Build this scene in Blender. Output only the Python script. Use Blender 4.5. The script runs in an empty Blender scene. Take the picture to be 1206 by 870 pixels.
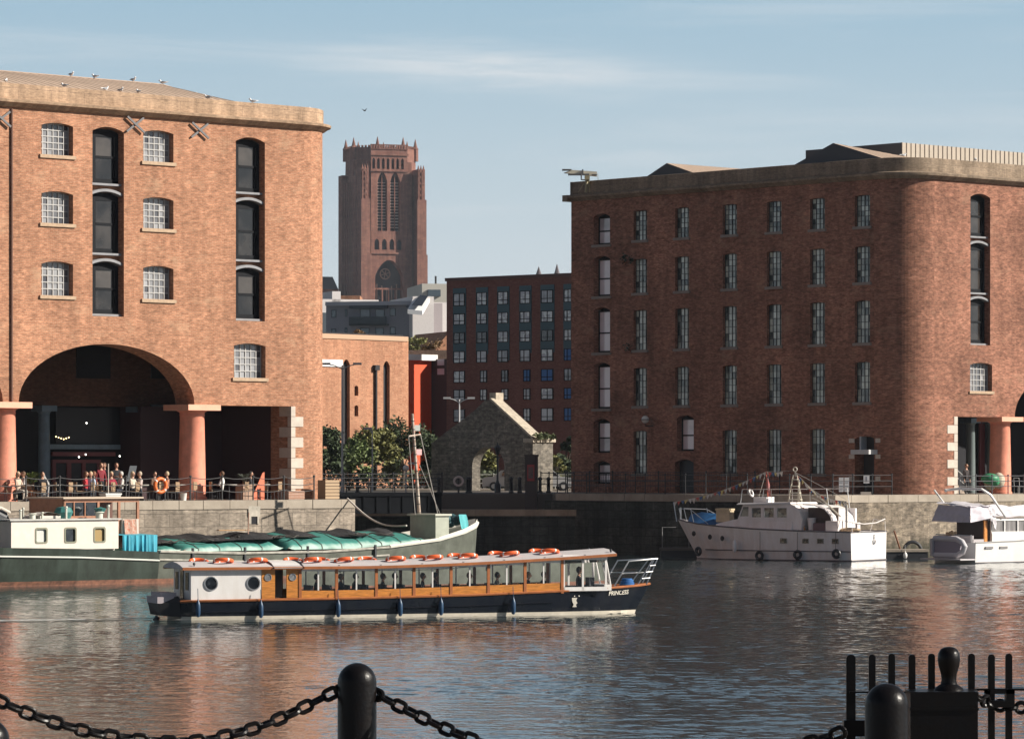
import bpy, math, random
from mathutils import Matrix, Vector
from mathutils.geometry import delaunay_2d_cdt
random.seed(7)
S = bpy.context.scene
COL = S.collection
R = math.radians
# ---------------------------------------------------------------- camera
H, F, CX, CY = 1.54, 4580.0, 603.0, 551.0      # eye height, focal length and principal point in photo pixels
cam_d = bpy.data.cameras.new('camera'); cam = bpy.data.objects.new('camera', cam_d); COL.objects.link(cam)
cam.location = (0, 0, H); cam.rotation_euler = (R(90), 0, 0)
cam_d.sensor_width = 36; cam_d.lens = 36 * F / 1206; cam_d.shift_y = (CY - 435) / 1206
cam_d.clip_start = .5; cam_d.clip_end = 60000
S.camera = cam
# ---------------------------------------------------------------- sky, sun, exposure
SUN_AZ, SUN_EL = -7.0, 29.0
w = bpy.data.worlds.new('World'); S.world = w; w.use_nodes = True
nt = w.node_tree; nt.nodes.clear()
def N(nt, t, **k):
    n = nt.nodes.new(t)
    for a, b in k.items(): setattr(n, a, b)
    return n
out = N(nt, 'ShaderNodeOutputWorld'); bg = N(nt, 'ShaderNodeBackground'); sky = N(nt, 'ShaderNodeTexSky', sky_type='NISHITA')
sky.sun_disc = False; sky.sun_elevation = R(SUN_EL); sky.sun_rotation = R(90 - SUN_AZ)
sky.air_density = 1.0; sky.dust_density = .4; sky.ozone_density = 1.6; sky.altitude = 20
SKYS = .06
bg.inputs[1].default_value = SKYS
# the low sky over a city is paler blue than the raw model: look it up a little higher
tc = N(nt, 'ShaderNodeTexCoord'); L_ = nt.links.new
sp = N(nt, 'ShaderNodeSeparateXYZ'); mr = N(nt, 'ShaderNodeMapRange'); mr.inputs[1].default_value = 0; mr.inputs[2].default_value = 1; mr.inputs[3].default_value = .16; mr.inputs[4].default_value = 1.1
cb = N(nt, 'ShaderNodeCombineXYZ')
L_(tc.outputs['Generated'], sp.inputs[0]); L_(sp.outputs[0], cb.inputs[0]); L_(sp.outputs[1], cb.inputs[1]); L_(sp.outputs[2], mr.inputs[0]); L_(mr.outputs[0], cb.inputs[2]); L_(cb.outputs[0], sky.inputs[0])
# thin cirrus and pale horizon air: properties of the sky dome, by direction
def M2(op, a, b=None, c=None):
    n = N(nt, 'ShaderNodeMath', operation=op)
    for i, x in enumerate((a, b, c)):
        if x is None: continue
        if isinstance(x, (int, float)): n.inputs[i].default_value = x
        else: L_(x, n.inputs[i])
    return n.outputs[0]
def NZ(scale, det, sc, rough=.6, dist=0):
    mp = N(nt, 'ShaderNodeMapping'); mp.inputs['Scale'].default_value = sc; mp.inputs['Rotation'].default_value = (0, R(2), 0)
    n = N(nt, 'ShaderNodeTexNoise'); n.inputs['Scale'].default_value = scale; n.inputs['Detail'].default_value = det; n.inputs['Roughness'].default_value = rough; n.inputs['Distortion'].default_value = dist
    L_(tc.outputs['Generated'], mp.inputs[0]); L_(mp.outputs[0], n.inputs[0]); return n.outputs[0]
def sm(x, lo, hi, a, b):
    n = N(nt, 'ShaderNodeMapRange', interpolation_type='SMOOTHSTEP'); n.inputs[1].default_value = lo; n.inputs[2].default_value = hi; n.inputs[3].default_value = a; n.inputs[4].default_value = b; L_(x, n.inputs[0]); return n.outputs[0]
X_, Z_ = sp.outputs[0], sp.outputs[2]
wisp = M2('MULTIPLY', sm(M2('ABSOLUTE', M2('SUBTRACT', X_, -.008)), .0, .07, 1, 0), sm(M2('ABSOLUTE', M2('ADD', M2('SUBTRACT', Z_, .1015), M2('MULTIPLY', X_, .05))), .0, .009, 1, 0))
wisp = M2('MULTIPLY', wisp, sm(NZ(2.2, 6, (14, 14, 160), .6, .5), .3, .65, .15, .62))
veil = sm(NZ(1.2, 6, (6, 6, 60), .6, .4), .45, .72, 0, .34)
fac = M2('MINIMUM', M2('ADD', wisp, veil), 1)
# pale air towards the horizon over the plain model sky
band = N(nt, 'ShaderNodeValToRGB'); el_ = band.color_ramp.elements
el_[0].position = 0; el_[0].color = (.76, .80, .82, 1); el_[1].position = .6; el_[1].color = (.27, .43, .60, 1)
for p_, c_ in ((.10, (.71, .77, .80, 1)), (.25, (.55, .67, .745, 1)), (.395, (.385, .565, .70, 1))):
    e = el_.new(p_); e.color = c_
L_(M2('DIVIDE', Z_, .3), band.inputs[0])
bs = N(nt, 'ShaderNodeVectorMath', operation='SCALE'); bs.inputs['Scale'].default_value = 10; L_(band.outputs[0], bs.inputs[0])
m1 = N(nt, 'ShaderNodeMixRGB'); L_(M2('MULTIPLY', sm(Z_, .13, .27, 1, 0), sm(sp.outputs[1], -.45, .15, .3, 1)), m1.inputs[0])   # pale band dimmed behind the viewer, shaped to cut fill on shaded walls
mx = N(nt, 'ShaderNodeMixRGB'); mx.inputs['Color2'].default_value = (7.8, 8.2, 8.5, 1)
hs = N(nt, 'ShaderNodeHueSaturation'); hs.inputs['Saturation'].default_value = .85; hs.inputs['Value'].default_value = .5
L_(fac, mx.inputs[0])
L_(sky.outputs[0], hs.inputs['Color']); L_(hs.outputs[0], m1.inputs['Color1']); L_(bs.outputs[0], m1.inputs['Color2']); L_(m1.outputs[0], mx.inputs['Color1']); L_(mx.outputs[0], bg.inputs[0]); L_(bg.outputs[0], out.inputs[0])
sd = bpy.data.lights.new('sun', 'SUN'); sd.energy = 4.8; sd.angle = R(.53); sd.color = (1, .93, .82)
so = bpy.data.objects.new('sun', sd); COL.objects.link(so)
_d = Vector((math.cos(R(SUN_AZ)) * math.cos(R(SUN_EL)), math.sin(R(SUN_AZ)) * math.cos(R(SUN_EL)), math.sin(R(SUN_EL))))
so.rotation_euler = _d.to_track_quat('Z', 'Y').to_euler(); so.location = (60, -20, 60)
S.view_settings.view_transform = 'Standard'; S.view_settings.look = 'None'; S.view_settings.gamma = 1
S.view_settings.exposure = .66
# ---------------------------------------------------------------- materials
MATS = {}
def mat(name, col, rough=.7, metal=0, noise=.0, nscale=3, bump=0, bscale=20, spec=.5, col2=None, emit=None, island=0, trans=0, stretch=None):
    if name in MATS: return MATS[name]
    m = bpy.data.materials.new(name); m.use_nodes = True; t = m.node_tree; b = t.nodes['Principled BSDF']
    b.inputs['Base Color'].default_value = (*col, 1); b.inputs['Roughness'].default_value = rough; b.inputs['Metallic'].default_value = metal
    b.inputs['Specular IOR Level'].default_value = spec
    if trans: b.inputs['Transmission Weight'].default_value = trans
    co = t.nodes.new('ShaderNodeTexCoord'); src = co.outputs['Object']
    if stretch:
        mpn = t.nodes.new('ShaderNodeMapping'); mpn.inputs['Scale'].default_value = stretch; t.links.new(src, mpn.inputs[0]); src = mpn.outputs[0]
    if noise or col2:
        n = t.nodes.new('ShaderNodeTexNoise'); n.inputs['Scale'].default_value = nscale; n.inputs['Detail'].default_value = 7; n.inputs['Roughness'].default_value = .65
        t.links.new(src, n.inputs[0])
        r = t.nodes.new('ShaderNodeValToRGB'); r.color_ramp.elements[0].position = .32; r.color_ramp.elements[1].position = .68
        c2 = col2 or tuple(c * (1 - noise) for c in col); c1 = col if col2 else tuple(min(1, c * (1 + noise * .6)) for c in col)
        r.color_ramp.elements[0].color = (*c2, 1); r.color_ramp.elements[1].color = (*c1, 1)
        t.links.new(n.outputs[0], r.inputs[0]); last = r.outputs[0]
        if island:
            g = t.nodes.new('ShaderNodeNewGeometry'); h = t.nodes.new('ShaderNodeHueSaturation')
            mr = t.nodes.new('ShaderNodeMapRange'); mr.inputs[3].default_value = 1 - island; mr.inputs[4].default_value = 1 + island
            t.links.new(g.outputs['Random Per Island'], mr.inputs[0]); t.links.new(mr.outputs[0], h.inputs['Value']); t.links.new(last, h.inputs['Color']); last = h.outputs[0]
        t.links.new(last, b.inputs['Base Color'])
    if bump:
        n2 = t.nodes.new('ShaderNodeTexNoise'); n2.inputs['Scale'].default_value = bscale; n2.inputs['Detail'].default_value = 5; t.links.new(src, n2.inputs[0])
        bp = t.nodes.new('ShaderNodeBump'); bp.inputs['Strength'].default_value = bump; bp.inputs['Distance'].default_value = .03
        t.links.new(n2.outputs[0], bp.inputs['Height']); t.links.new(bp.outputs[0], b.inputs['Normal'])
    if emit:
        b.inputs['Emission Color'].default_value = (*emit[:3], 1); b.inputs['Emission Strength'].default_value = emit[3]
    MATS[name] = m; return m

def brick(name, c1, c2, mortar, bw=.225, bh=.075, msize=.010, stain=.35, patch=(.5, .3, .2), big=.25, rough=.85, bump=.4, streak=.3, offset=.5, tide=None):
    if name in MATS: return MATS[name]
    m = bpy.data.materials.new(name); m.use_nodes = True; t = m.node_tree; b = t.nodes['Principled BSDF']; lk = t.links.new
    uv = t.nodes.new('ShaderNodeUVMap')
    br = t.nodes.new('ShaderNodeTexBrick'); br.inputs['Scale'].default_value = 1; br.inputs['Brick Width'].default_value = bw; br.inputs['Row Height'].default_value = bh
    br.inputs['Mortar Size'].default_value = msize; br.inputs['Mortar Smooth'].default_value = .3; br.inputs['Bias'].default_value = 0; br.offset = offset
    br.inputs['Color1'].default_value = (*c1, 1); br.inputs['Color2'].default_value = (*c2, 1); br.inputs['Mortar'].default_value = (*mortar, 1)
    lk(uv.outputs[0], br.inputs['Vector'])
    # medium noise -> brightness, patches of rebuilt brick, vertical streaks
    def noise(scale, detail, sc=(1, 1, 1)):
        mpn = t.nodes.new('ShaderNodeMapping'); mpn.inputs['Scale'].default_value = sc
        n = t.nodes.new('ShaderNodeTexNoise'); n.inputs['Scale'].default_value = scale; n.inputs['Detail'].default_value = detail; n.inputs['Roughness'].default_value = .7
        lk(uv.outputs[0], mpn.inputs[0]); lk(mpn.outputs[0], n.inputs[0]); return n.outputs[0]
    def rng(o, a, bb, lo=.3, hi=.7):
        r = t.nodes.new('ShaderNodeMapRange'); r.inputs[1].default_value = lo; r.inputs[2].default_value = hi; r.inputs[3].default_value = a; r.inputs[4].default_value = bb; lk(o, r.inputs[0]); return r.outputs[0]
    def mul(a, bb):
        n = t.nodes.new('ShaderNodeMath'); n.operation = 'MULTIPLY'; lk(a, n.inputs[0]); lk(bb, n.inputs[1]); return n.outputs[0]
    v = mul(rng(noise(2.2, 6, (1, 2.2, 1)), 1 - stain, 1 + stain), rng(noise(.22, 5), 1 - big, 1 + big))
    v = mul(v, rng(noise(.9, 5, (1, .08, 1)), 1 - streak, 1 + streak * .4))
    v = mul(v, rng(noise(5.5, 3, (.8, 2.4, 1)), .72, 1.28))
    hsn = t.nodes.new('ShaderNodeHueSaturation'); lk(v, hsn.inputs['Value']); lk(br.outputs[0], hsn.inputs['Color'])
    mx = t.nodes.new('ShaderNodeMixRGB'); mx.inputs[2].default_value = (*patch, 1); lk(rng(noise(.45, 8, (1, 1.8, 1)), 0, .55, .55, .72), mx.inputs[0]); lk(hsn.outputs[0], mx.inputs[1])
    fin = mx.outputs[0]
    if tide is not None:      # weed and slime up to the high-water mark, ragged on top
        su = t.nodes.new('ShaderNodeSeparateXYZ'); lk(uv.outputs[0], su.inputs[0]); ad = t.nodes.new('ShaderNodeMath'); ad.operation = 'ADD'; lk(su.outputs[1], ad.inputs[0]); lk(rng(noise(1.6, 6, (1, .25, 1)), -.45, .45), ad.inputs[1])
        mr_ = t.nodes.new('ShaderNodeMapRange'); mr_.inputs[1].default_value = tide-.25; mr_.inputs[2].default_value = tide+.35; mr_.inputs[3].default_value = .85; mr_.inputs[4].default_value = 0; lk(ad.outputs[0], mr_.inputs[0])
        m3 = t.nodes.new('ShaderNodeMixRGB'); m3.inputs[2].default_value = (.035, .036, .024, 1); lk(mr_.outputs[0], m3.inputs[0]); lk(fin, m3.inputs[1]); fin = m3.outputs[0]
    lk(fin, b.inputs['Base Color']); b.inputs['Roughness'].default_value = rough; b.inputs['Specular IOR Level'].default_value = .2
    bp = t.nodes.new('ShaderNodeBump'); bp.inputs['Strength'].default_value = bump; bp.inputs['Distance'].default_value = .02
    lk(noise(9, 4, (1, 2.5, 1)), bp.inputs['Height']); lk(bp.outputs[0], b.inputs['Normal'])
    MATS[name] = m; return m

def glass_mat(name, col=(.02, .025, .03), rough=.04, wob=.25, wscale=1.5, spec=1.0, var=0):
    if name in MATS: return MATS[name]
    m = bpy.data.materials.new(name); m.use_nodes = True; t = m.node_tree; b = t.nodes['Principled BSDF']; lk = t.links.new
    b.inputs['Base Color'].default_value = (*col, 1); b.inputs['Roughness'].default_value = rough; b.inputs['Specular IOR Level'].default_value = spec; b.inputs['IOR'].default_value = 1.6
    co = t.nodes.new('ShaderNodeTexCoord'); oi = t.nodes.new('ShaderNodeObjectInfo')
    ad = t.nodes.new('ShaderNodeVectorMath'); ad.operation = 'ADD'; lk(co.outputs['Object'], ad.inputs[0])
    sc = t.nodes.new('ShaderNodeVectorMath'); sc.operation = 'SCALE'; sc.inputs['Scale'].default_value = 40; cb = t.nodes.new('ShaderNodeCombineXYZ'); lk(oi.outputs['Random'], cb.inputs[0]); lk(oi.outputs['Random'], cb.inputs[1]); lk(cb.outputs[0], sc.inputs[0]); lk(sc.outputs[0], ad.inputs[1])
    n = t.nodes.new('ShaderNodeTexNoise'); n.inputs['Scale'].default_value = wscale; n.inputs['Detail'].default_value = 2; lk(ad.outputs[0], n.inputs[0])
    bp = t.nodes.new('ShaderNodeBump'); bp.inputs['Strength'].default_value = wob; bp.inputs['Distance'].default_value = .1; lk(n.outputs[0], bp.inputs['Height']); lk(bp.outputs[0], b.inputs['Normal'])
    if var:   # blinds and furnishings seen behind the pane: blocks of lighter tone
        n2 = t.nodes.new('ShaderNodeTexVoronoi'); n2.feature = 'F1'; n2.distance = 'CHEBYCHEV'; n2.inputs['Scale'].default_value = 3.2; lk(ad.outputs[0], n2.inputs[0])
        r = t.nodes.new('ShaderNodeValToRGB'); r.color_ramp.elements[0].position = .35; r.color_ramp.elements[0].color = (*col, 1); r.color_ramp.elements[1].position = .6; r.color_ramp.elements[1].color = (*[c + var * k for c, k in zip(col, (.85, 1, .9))], 1)
        sp = t.nodes.new('ShaderNodeSeparateColor'); lk(n2.outputs['Color'], sp.inputs[0]); lk(sp.outputs[0], r.inputs[0]); lk(r.outputs[0], b.inputs['Base Color'])
    MATS[name] = m; return m
def pane_cells(name, dark, light, lo=.3, hi=.8, rough=.08):
    """old glazing: every small pane has its own tone (curtain, reflection) and catches the sky a little differently"""
    if name in MATS: return MATS[name]
    m = bpy.data.materials.new(name); m.use_nodes = True; t = m.node_tree; b = t.nodes['Principled BSDF']; lk = t.links.new
    b.inputs['Roughness'].default_value = rough; b.inputs['Specular IOR Level'].default_value = .9
    g = t.nodes.new('ShaderNodeNewGeometry'); oi = t.nodes.new('ShaderNodeObjectInfo')
    a = t.nodes.new('ShaderNodeMath'); a.operation = 'MULTIPLY_ADD'; a.inputs[1].default_value = 13.7; lk(g.outputs['Random Per Island'], a.inputs[0])
    c = t.nodes.new('ShaderNodeMath'); c.operation = 'MULTIPLY'; c.inputs[1].default_value = 91.3; lk(oi.outputs['Random'], c.inputs[0]); lk(c.outputs[0], a.inputs[2])
    f = t.nodes.new('ShaderNodeMath'); f.operation = 'FRACT'; lk(a.outputs[0], f.inputs[0])
    co = t.nodes.new('ShaderNodeTexCoord'); n = t.nodes.new('ShaderNodeTexNoise'); n.inputs['Scale'].default_value = 1.1; n.noise_dimensions = '4D'; lk(co.outputs['Object'], n.inputs['Vector']); lk(c.outputs[0], n.inputs['W'])
    s = t.nodes.new('ShaderNodeMath'); s.operation = 'MULTIPLY_ADD'; s.inputs[1].default_value = .45; lk(f.outputs[0], s.inputs[0]); q = t.nodes.new('ShaderNodeMath'); q.operation = 'MULTIPLY'; q.inputs[1].default_value = .62; lk(n.outputs[0], q.inputs[0]); lk(q.outputs[0], s.inputs[2])
    r = t.nodes.new('ShaderNodeValToRGB'); r.color_ramp.elements[0].position = lo; r.color_ramp.elements[0].color = (*dark, 1); r.color_ramp.elements[1].position = hi; r.color_ramp.elements[1].color = (*light, 1); lk(s.outputs[0], r.inputs[0]); lk(r.outputs[0], b.inputs['Base Color'])
    MATS[name] = m; return m
# ---------------------------------------------------------------- mesh builder
class MB:
    def __init__(s): s.v = []; s.f = []; s.uv = []
    def face(s, pts, uvs=None):
        n = len(s.v); s.v += [tuple(p) for p in pts]; s.f.append(tuple(range(n, n + len(pts)))); s.uv.append(uvs)
    def mesh(s, verts, faces, M=None):
        n = len(s.v); s.v += [tuple(M @ Vector(p)) if M else tuple(p) for p in verts]
        for f in faces: s.f.append(tuple(i + n for i in f)); s.uv.append(None)
    def box(s, x0, x1, y0, y1, z0, z1, M=None):
        x0, x1 = sorted((x0, x1)); y0, y1 = sorted((y0, y1)); z0, z1 = sorted((z0, z1))
        s.mesh([(x0,y0,z0),(x1,y0,z0),(x1,y1,z0),(x0,y1,z0),(x0,y0,z1),(x1,y0,z1),(x1,y1,z1),(x0,y1,z1)],
               [(0,3,2,1),(4,5,6,7),(0,1,5,4),(1,2,6,5),(2,3,7,6),(3,0,4,7)], M)
    def tube(s, pts, r, n=8, caps=True, M=None):
        pts = [Vector(p) for p in pts]; rs = r if isinstance(r, (list, tuple)) else [r] * len(pts); base = len(s.v); prev = None
        for i, p in enumerate(pts):
            t = (pts[min(i+1, len(pts)-1)] - pts[max(i-1, 0)]).normalized()
            if prev is None: a = t.orthogonal().normalized()
            else: a = (prev - t * prev.dot(t)); a = a.normalized() if a.length > 1e-6 else t.orthogonal().normalized()
            prev = a; b = t.cross(a)
            for k in range(n):
                q = p + (a * math.cos(2*math.pi*k/n) + b * math.sin(2*math.pi*k/n)) * rs[i]
                s.v.append(tuple(M @ q) if M else tuple(q))
        for i in range(len(pts)-1):
            for k in range(n):
                k2 = (k+1) % n; s.f.append((base+i*n+k, base+i*n+k2, base+(i+1)*n+k2, base+(i+1)*n+k)); s.uv.append(None)
        if caps:
            s.f.append(tuple(base+k for k in reversed(range(n)))); s.uv.append(None)
            s.f.append(tuple(base+(len(pts)-1)*n+k for k in range(n))); s.uv.append(None)
    def lathe(s, prof, c=(0,0,0), n=16, M=None):
        base = len(s.v); c = Vector(c)
        for r, z in prof:
            for k in range(n):
                q = c + Vector((r*math.cos(2*math.pi*k/n), r*math.sin(2*math.pi*k/n), z)); s.v.append(tuple(M @ q) if M else tuple(q))
        for i in range(len(prof)-1):
            for k in range(n):
                k2 = (k+1) % n; s.f.append((base+i*n+k, base+i*n+k2, base+(i+1)*n+k2, base+(i+1)*n+k)); s.uv.append(None)
        s.f.append(tuple(base+k for k in reversed(range(n)))); s.uv.append(None)
        s.f.append(tuple(base+(len(prof)-1)*n+k for k in range(n))); s.uv.append(None)
    def ball(s, c, r, n=12, m=8, sc=(1,1,1), M=None):
        prof = [(max(.001, math.sin(math.pi*i/m)), -math.cos(math.pi*i/m)) for i in range(m+1)]
        T = Matrix.Translation(c) @ Matrix.Diagonal((r*sc[0], r*sc[1], r*sc[2], 1)); s.lathe(prof, n=n, M=(M @ T) if M else T)
    def torus(s, c, R_, r, n=16, m=8, M=None, sx=1):
        T = Matrix.Translation(c); T = (T @ M) if M else T; base = len(s.v)
        for i in range(n):
            a = 2*math.pi*i/n
            for k in range(m):
                b = 2*math.pi*k/m; q = Vector(((R_ + r*math.cos(b))*math.cos(a)*sx, (R_ + r*math.cos(b))*math.sin(a), r*math.sin(b))); s.v.append(tuple(T @ q))
        for i in range(n):
            for k in range(m):
                i2, k2 = (i+1) % n, (k+1) % m; s.f.append((base+i*m+k, base+i2*m+k, base+i2*m+k2, base+i*m+k2)); s.uv.append(None)
    def prism(s, poly, y0, y1, M=None):      # poly in (x,z), extruded along y
        n = len(poly); s.mesh([(x, y0, z) for x, z in poly] + [(x, y1, z) for x, z in poly],
            [tuple(range(n)), tuple(reversed(range(n, 2*n)))] + [(i, i+n, (i+1) % n + n, (i+1) % n) for i in range(n)], M)
    def loft(s, secs, cap=True, close=False):
        m = len(secs[0]); base = len(s.v)
        for sec in secs: s.v += [tuple(p) for p in sec]
        for i in range(len(secs)-1):
            for k in range(m if close else m-1):
                k2 = (k+1) % m; s.f.append((base+i*m+k, base+i*m+k2, base+(i+1)*m+k2, base+(i+1)*m+k)); s.uv.append(None)
        if cap:
            s.f.append(tuple(base+k for k in reversed(range(m)))); s.uv.append(None)
            s.f.append(tuple(base+(len(secs)-1)*m+k for k in range(m))); s.uv.append(None)
    def data(s, name, mt, smooth=False):
        me = bpy.data.meshes.new(name); me.from_pydata(s.v, [], s.f); me.update()
        ul = me.uv_layers.new(name='UVMap').data
        for p, uvs in zip(me.polygons, s.uv):
            if uvs:
                for li, q in zip(p.loop_indices, uvs): ul[li].uv = q
            else:
                nn = p.normal
                if abs(nn.z) > .75: tx, ty = Vector((1,0,0)), Vector((0,1,0))
                else: tx = Vector((-nn.y, nn.x, 0)).normalized(); ty = Vector((0,0,1))
                for li in p.loop_indices:
                    co = me.vertices[me.loops[li].vertex_index].co; ul[li].uv = (co.dot(tx), co.dot(ty))
        for q in (mt if isinstance(mt, (list, tuple)) else [mt]): me.materials.append(q)
        if smooth:
            me.polygons.foreach_set('use_smooth', [True]*len(me.polygons))
            try: me.set_sharp_from_angle(angle=R(40))
            except Exception: pass
        return me
    def build(s, name, mt, parent=None, smooth=False, loc=(0,0,0), rz=0):
        return obj(name, s.data(name, mt, smooth), parent, loc, rz)
def obj(name, me, parent=None, loc=(0,0,0), rz=0):
    o = bpy.data.objects.new(name, me); COL.objects.link(o); o.parent = parent; o.location = loc; o.rotation_euler = (0, 0, rz); return o
def tag(o, label=None, cat=None, group=None, kind=None):
    if label: o['label'] = label
    if cat: o['category'] = cat
    if group: o['group'] = group
    if kind: o['kind'] = kind
    return o
def thing(name, label, cat, loc=(0,0,0), rz=0, group=None):
    o = obj(name, None, None, loc, rz); return tag(o, label, cat, group)
def copy_tree(o, parent=None):
    c = o.copy(); COL.objects.link(c); c.parent = parent
    for ch in list(KIDS(o)): copy_tree(ch, c)
    return c
def KIDS(o): return [k for k in bpy.data.objects if k.parent == o]
def struct(o): return tag(o, kind='structure')
# ---------------------------------------------------------------- measuring planes (photo pixel -> metres on a real wall)
class Plane:
    def __init__(s, x, y, a, z0=0): s.x, s.y, s.a, s.z0 = x, y, R(a), z0
    def uz(s, px, py, d=0):
        q = (px-CX)/F; c, n = math.cos(s.a), math.sin(s.a); X = s.x-n*d; Y = s.y+c*d
        u = (Y*q-X)/(c-n*q); return u, H+(CY-py)*(Y+n*u)/F-s.z0
    def u(s, px, d=0): return s.uz(px, CY, d)[0]
def P(px, py, D): return Vector(((px-CX)/F*D, D, H+(CY-py)*D/F))
LP = Plane(-15.1, 188, 42.6); R2P = Plane(23, 227, 42.6); R1P = Plane(23, 227, -47.4)
# ---------------------------------------------------------------- walls with openings
def arch_hole(cx, z0, w, h, rise=.15, n=8, kind='seg'):
    pts = [(cx-w/2, z0), (cx+w/2, z0)]
    if rise <= 0: return pts + [(cx+w/2, z0+h), (cx-w/2, z0+h)]
    for i in range(n+1):
        t = math.pi*i/n if kind == 'ell' else None
        if kind == 'ell': pts.append((cx + w/2*math.cos(t), z0+h-rise + rise*math.sin(t)))
        elif kind == 'pt':
            x = w/2*(1-2*i/n); f = 1-abs(x)/(w/2); pts.append((cx+x, z0+h-rise + rise*math.sin(f*math.pi/2)**.8))
        else:
            x = w/2*(1-2*i/n); pts.append((cx+x, z0+h-rise + rise*(1-(2*x/w)**2)))
    return pts
def inside(p, poly):
    c = False; n = len(poly)
    for i in range(n):
        x1, y1 = poly[i]; x2, y2 = poly[(i+1) % n]
        if (y1 > p[1]) != (y2 > p[1]) and p[0] < (x2-x1)*(p[1]-y1)/(y2-y1)+x1: c = not c
    return c
def wall(mb, outer, holes, M=None, depths=.4, outer_depth=0, skip_back=None):
    """planar wall in (u,z) at d=0, holes get reveals of their depth"""
    M = M or Matrix.Identity(4)
    loops = [outer] + holes; vs = []; es = []
    for lp in loops:
        b = len(vs); vs += [Vector(p) for p in lp]; es += [(b+i, b+(i+1) % len(lp)) for i in range(len(lp))]
    ov, oe, of, *_ = delaunay_2d_cdt(vs, es, [], 0, 1e-5)
    for f in of:
        c = sum((ov[i] for i in f), Vector((0, 0)))/len(f)
        if not inside(c, outer) or any(inside(c, h) for h in holes): continue
        a = (ov[f[1]]-ov[f[0]]).cross(ov[f[2]]-ov[f[0]]); ff = f if a > 0 else tuple(reversed(f))
        mb.face([M @ Vector((ov[i].x, 0, ov[i].y)) for i in ff], [tuple(ov[i]) for i in ff])
    for k, h in enumerate(holes):
        dd = depths[k] if isinstance(depths, list) else depths
        if dd <= 0: continue
        L = 0
        for i in range(len(h)):
            p, q = h[i], h[(i+1) % len(h)]; e = math.dist(p, q)
            mb.face([M @ Vector((p[0], 0, p[1])), M @ Vector((q[0], 0, q[1])), M @ Vector((q[0], dd, q[1])), M @ Vector((p[0], dd, p[1]))],
                    [(0+.1*i, L), (.0+.1*i, L+e), (dd+.1*i, L+e), (dd+.1*i, L)]); L += e
def arc_pts(cx, cy, r, a0, a1, n):
    return [(cx+r*math.cos(R(a0+(a1-a0)*i/n)), cy+r*math.sin(R(a0+(a1-a0)*i/n)), a0+(a1-a0)*i/n) for i in range(n+1)]
def sweep(mb, path, prof, closed_prof=False):
    """path: (x, y, normal angle deg); prof: (out, z) - sheet swept along the path"""
    rows = []; L = 0; Ls = []
    for i, (x, y, a) in enumerate(path):
        if i: L += math.dist(path[i-1][:2], (x, y))
        Ls.append(L); rows.append([(x+o*math.cos(R(a)), y+o*math.sin(R(a)), z) for o, z in prof])
    pl = [0]
    for k in range(1, len(prof)): pl.append(pl[-1]+math.dist(prof[k-1], prof[k]))
    for i in range(len(rows)-1):
        for k in range(len(prof)-1):
            mb.face([rows[i][k], rows[i+1][k], rows[i+1][k+1], rows[i][k+1]], [(Ls[i], pl[k]), (Ls[i+1], pl[k]), (Ls[i+1], pl[k+1]), (Ls[i], pl[k+1])])
# ---------------------------------------------------------------- material palette
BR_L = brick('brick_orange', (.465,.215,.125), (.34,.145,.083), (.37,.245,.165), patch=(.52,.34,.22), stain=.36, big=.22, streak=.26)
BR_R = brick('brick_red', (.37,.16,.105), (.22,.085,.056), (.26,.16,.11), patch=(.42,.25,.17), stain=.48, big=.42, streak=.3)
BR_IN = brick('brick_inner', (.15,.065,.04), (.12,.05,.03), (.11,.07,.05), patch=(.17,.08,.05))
BR_ORG = brick('brick_far', (.47,.235,.14), (.39,.18,.105), (.4,.25,.17), bw=.5, bh=.15, patch=(.5,.28,.18), stain=.22, big=.1)
BR_DK = brick('brick_flats', (.19,.085,.07), (.16,.07,.058), (.13,.075,.06), bw=.4, bh=.15, patch=(.2,.095,.078), stain=.12, big=.1, streak=.1)
STONE_Q = brick('quay_stone', (.34,.285,.23), (.25,.21,.17), (.14,.12,.1), bw=1.5, bh=.62, msize=.016, patch=(.26,.21,.165), stain=.35, big=.3, streak=.5, tide=-2.9)
STONE_RUB = brick('rubble_stone', (.30,.245,.185), (.17,.14,.11), (.20,.165,.13), bw=.47, bh=.24, msize=.012, patch=(.38,.32,.24), tide=-2.8, stain=.6, big=.3, streak=.5, bump=.8)
STONE_RUIN = brick('ruin_stone', (.27,.24,.20), (.16,.145,.125), (.15,.135,.115), bw=.43, bh=.21, msize=.012, patch=(.13,.12,.105), stain=.6, big=.3, streak=.35, bump=1)
STONE_CATH = brick('cathedral_stone', (.28,.135,.10), (.22,.10,.078), (.2,.11,.09), bw=2.4, bh=1.1, msize=.05, patch=(.38,.2,.15), stain=.2, big=.2, streak=.4)
COPE = mat('coping_stone', (.44,.315,.215), .85, noise=.28, nscale=1.2, bump=.3)
COPE_R = mat('coping_stone_weathered', (.40,.30,.215), .85, noise=.4, nscale=.8, bump=.3)
QUOIN = mat('quoin_stone', (.56,.49,.42), .85, noise=.15, nscale=2)
SILL = mat('sill_stone', (.48,.34,.23), .85, noise=.2)
GREYST = mat('grey_lintel', (.27,.27,.285), .8, noise=.15)
IRON_RED = mat('iron_column_paint', (.78,.29,.19), .55, noise=.2, nscale=2.5, bump=.15)
IRON_CAP = mat('iron_capital_paint', (.80,.40,.27), .55, noise=.1)
IRON_BLUE = mat('blue_iron_paint', (.10,.15,.19), .5, noise=.2)
FRAME_BK = mat('dark_window_frame', (.008,.009,.012), .6, spec=.12)
BAR_W = mat('pale_glazing_bar', (.44,.43,.42), .6)
BAR_DK = mat('dark_glazing_bar', (.03,.035,.04), .6)
GL_PALE = pane_cells('pane_pale', (.06,.06,.07), (.36,.36,.37), .25, .7)
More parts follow.
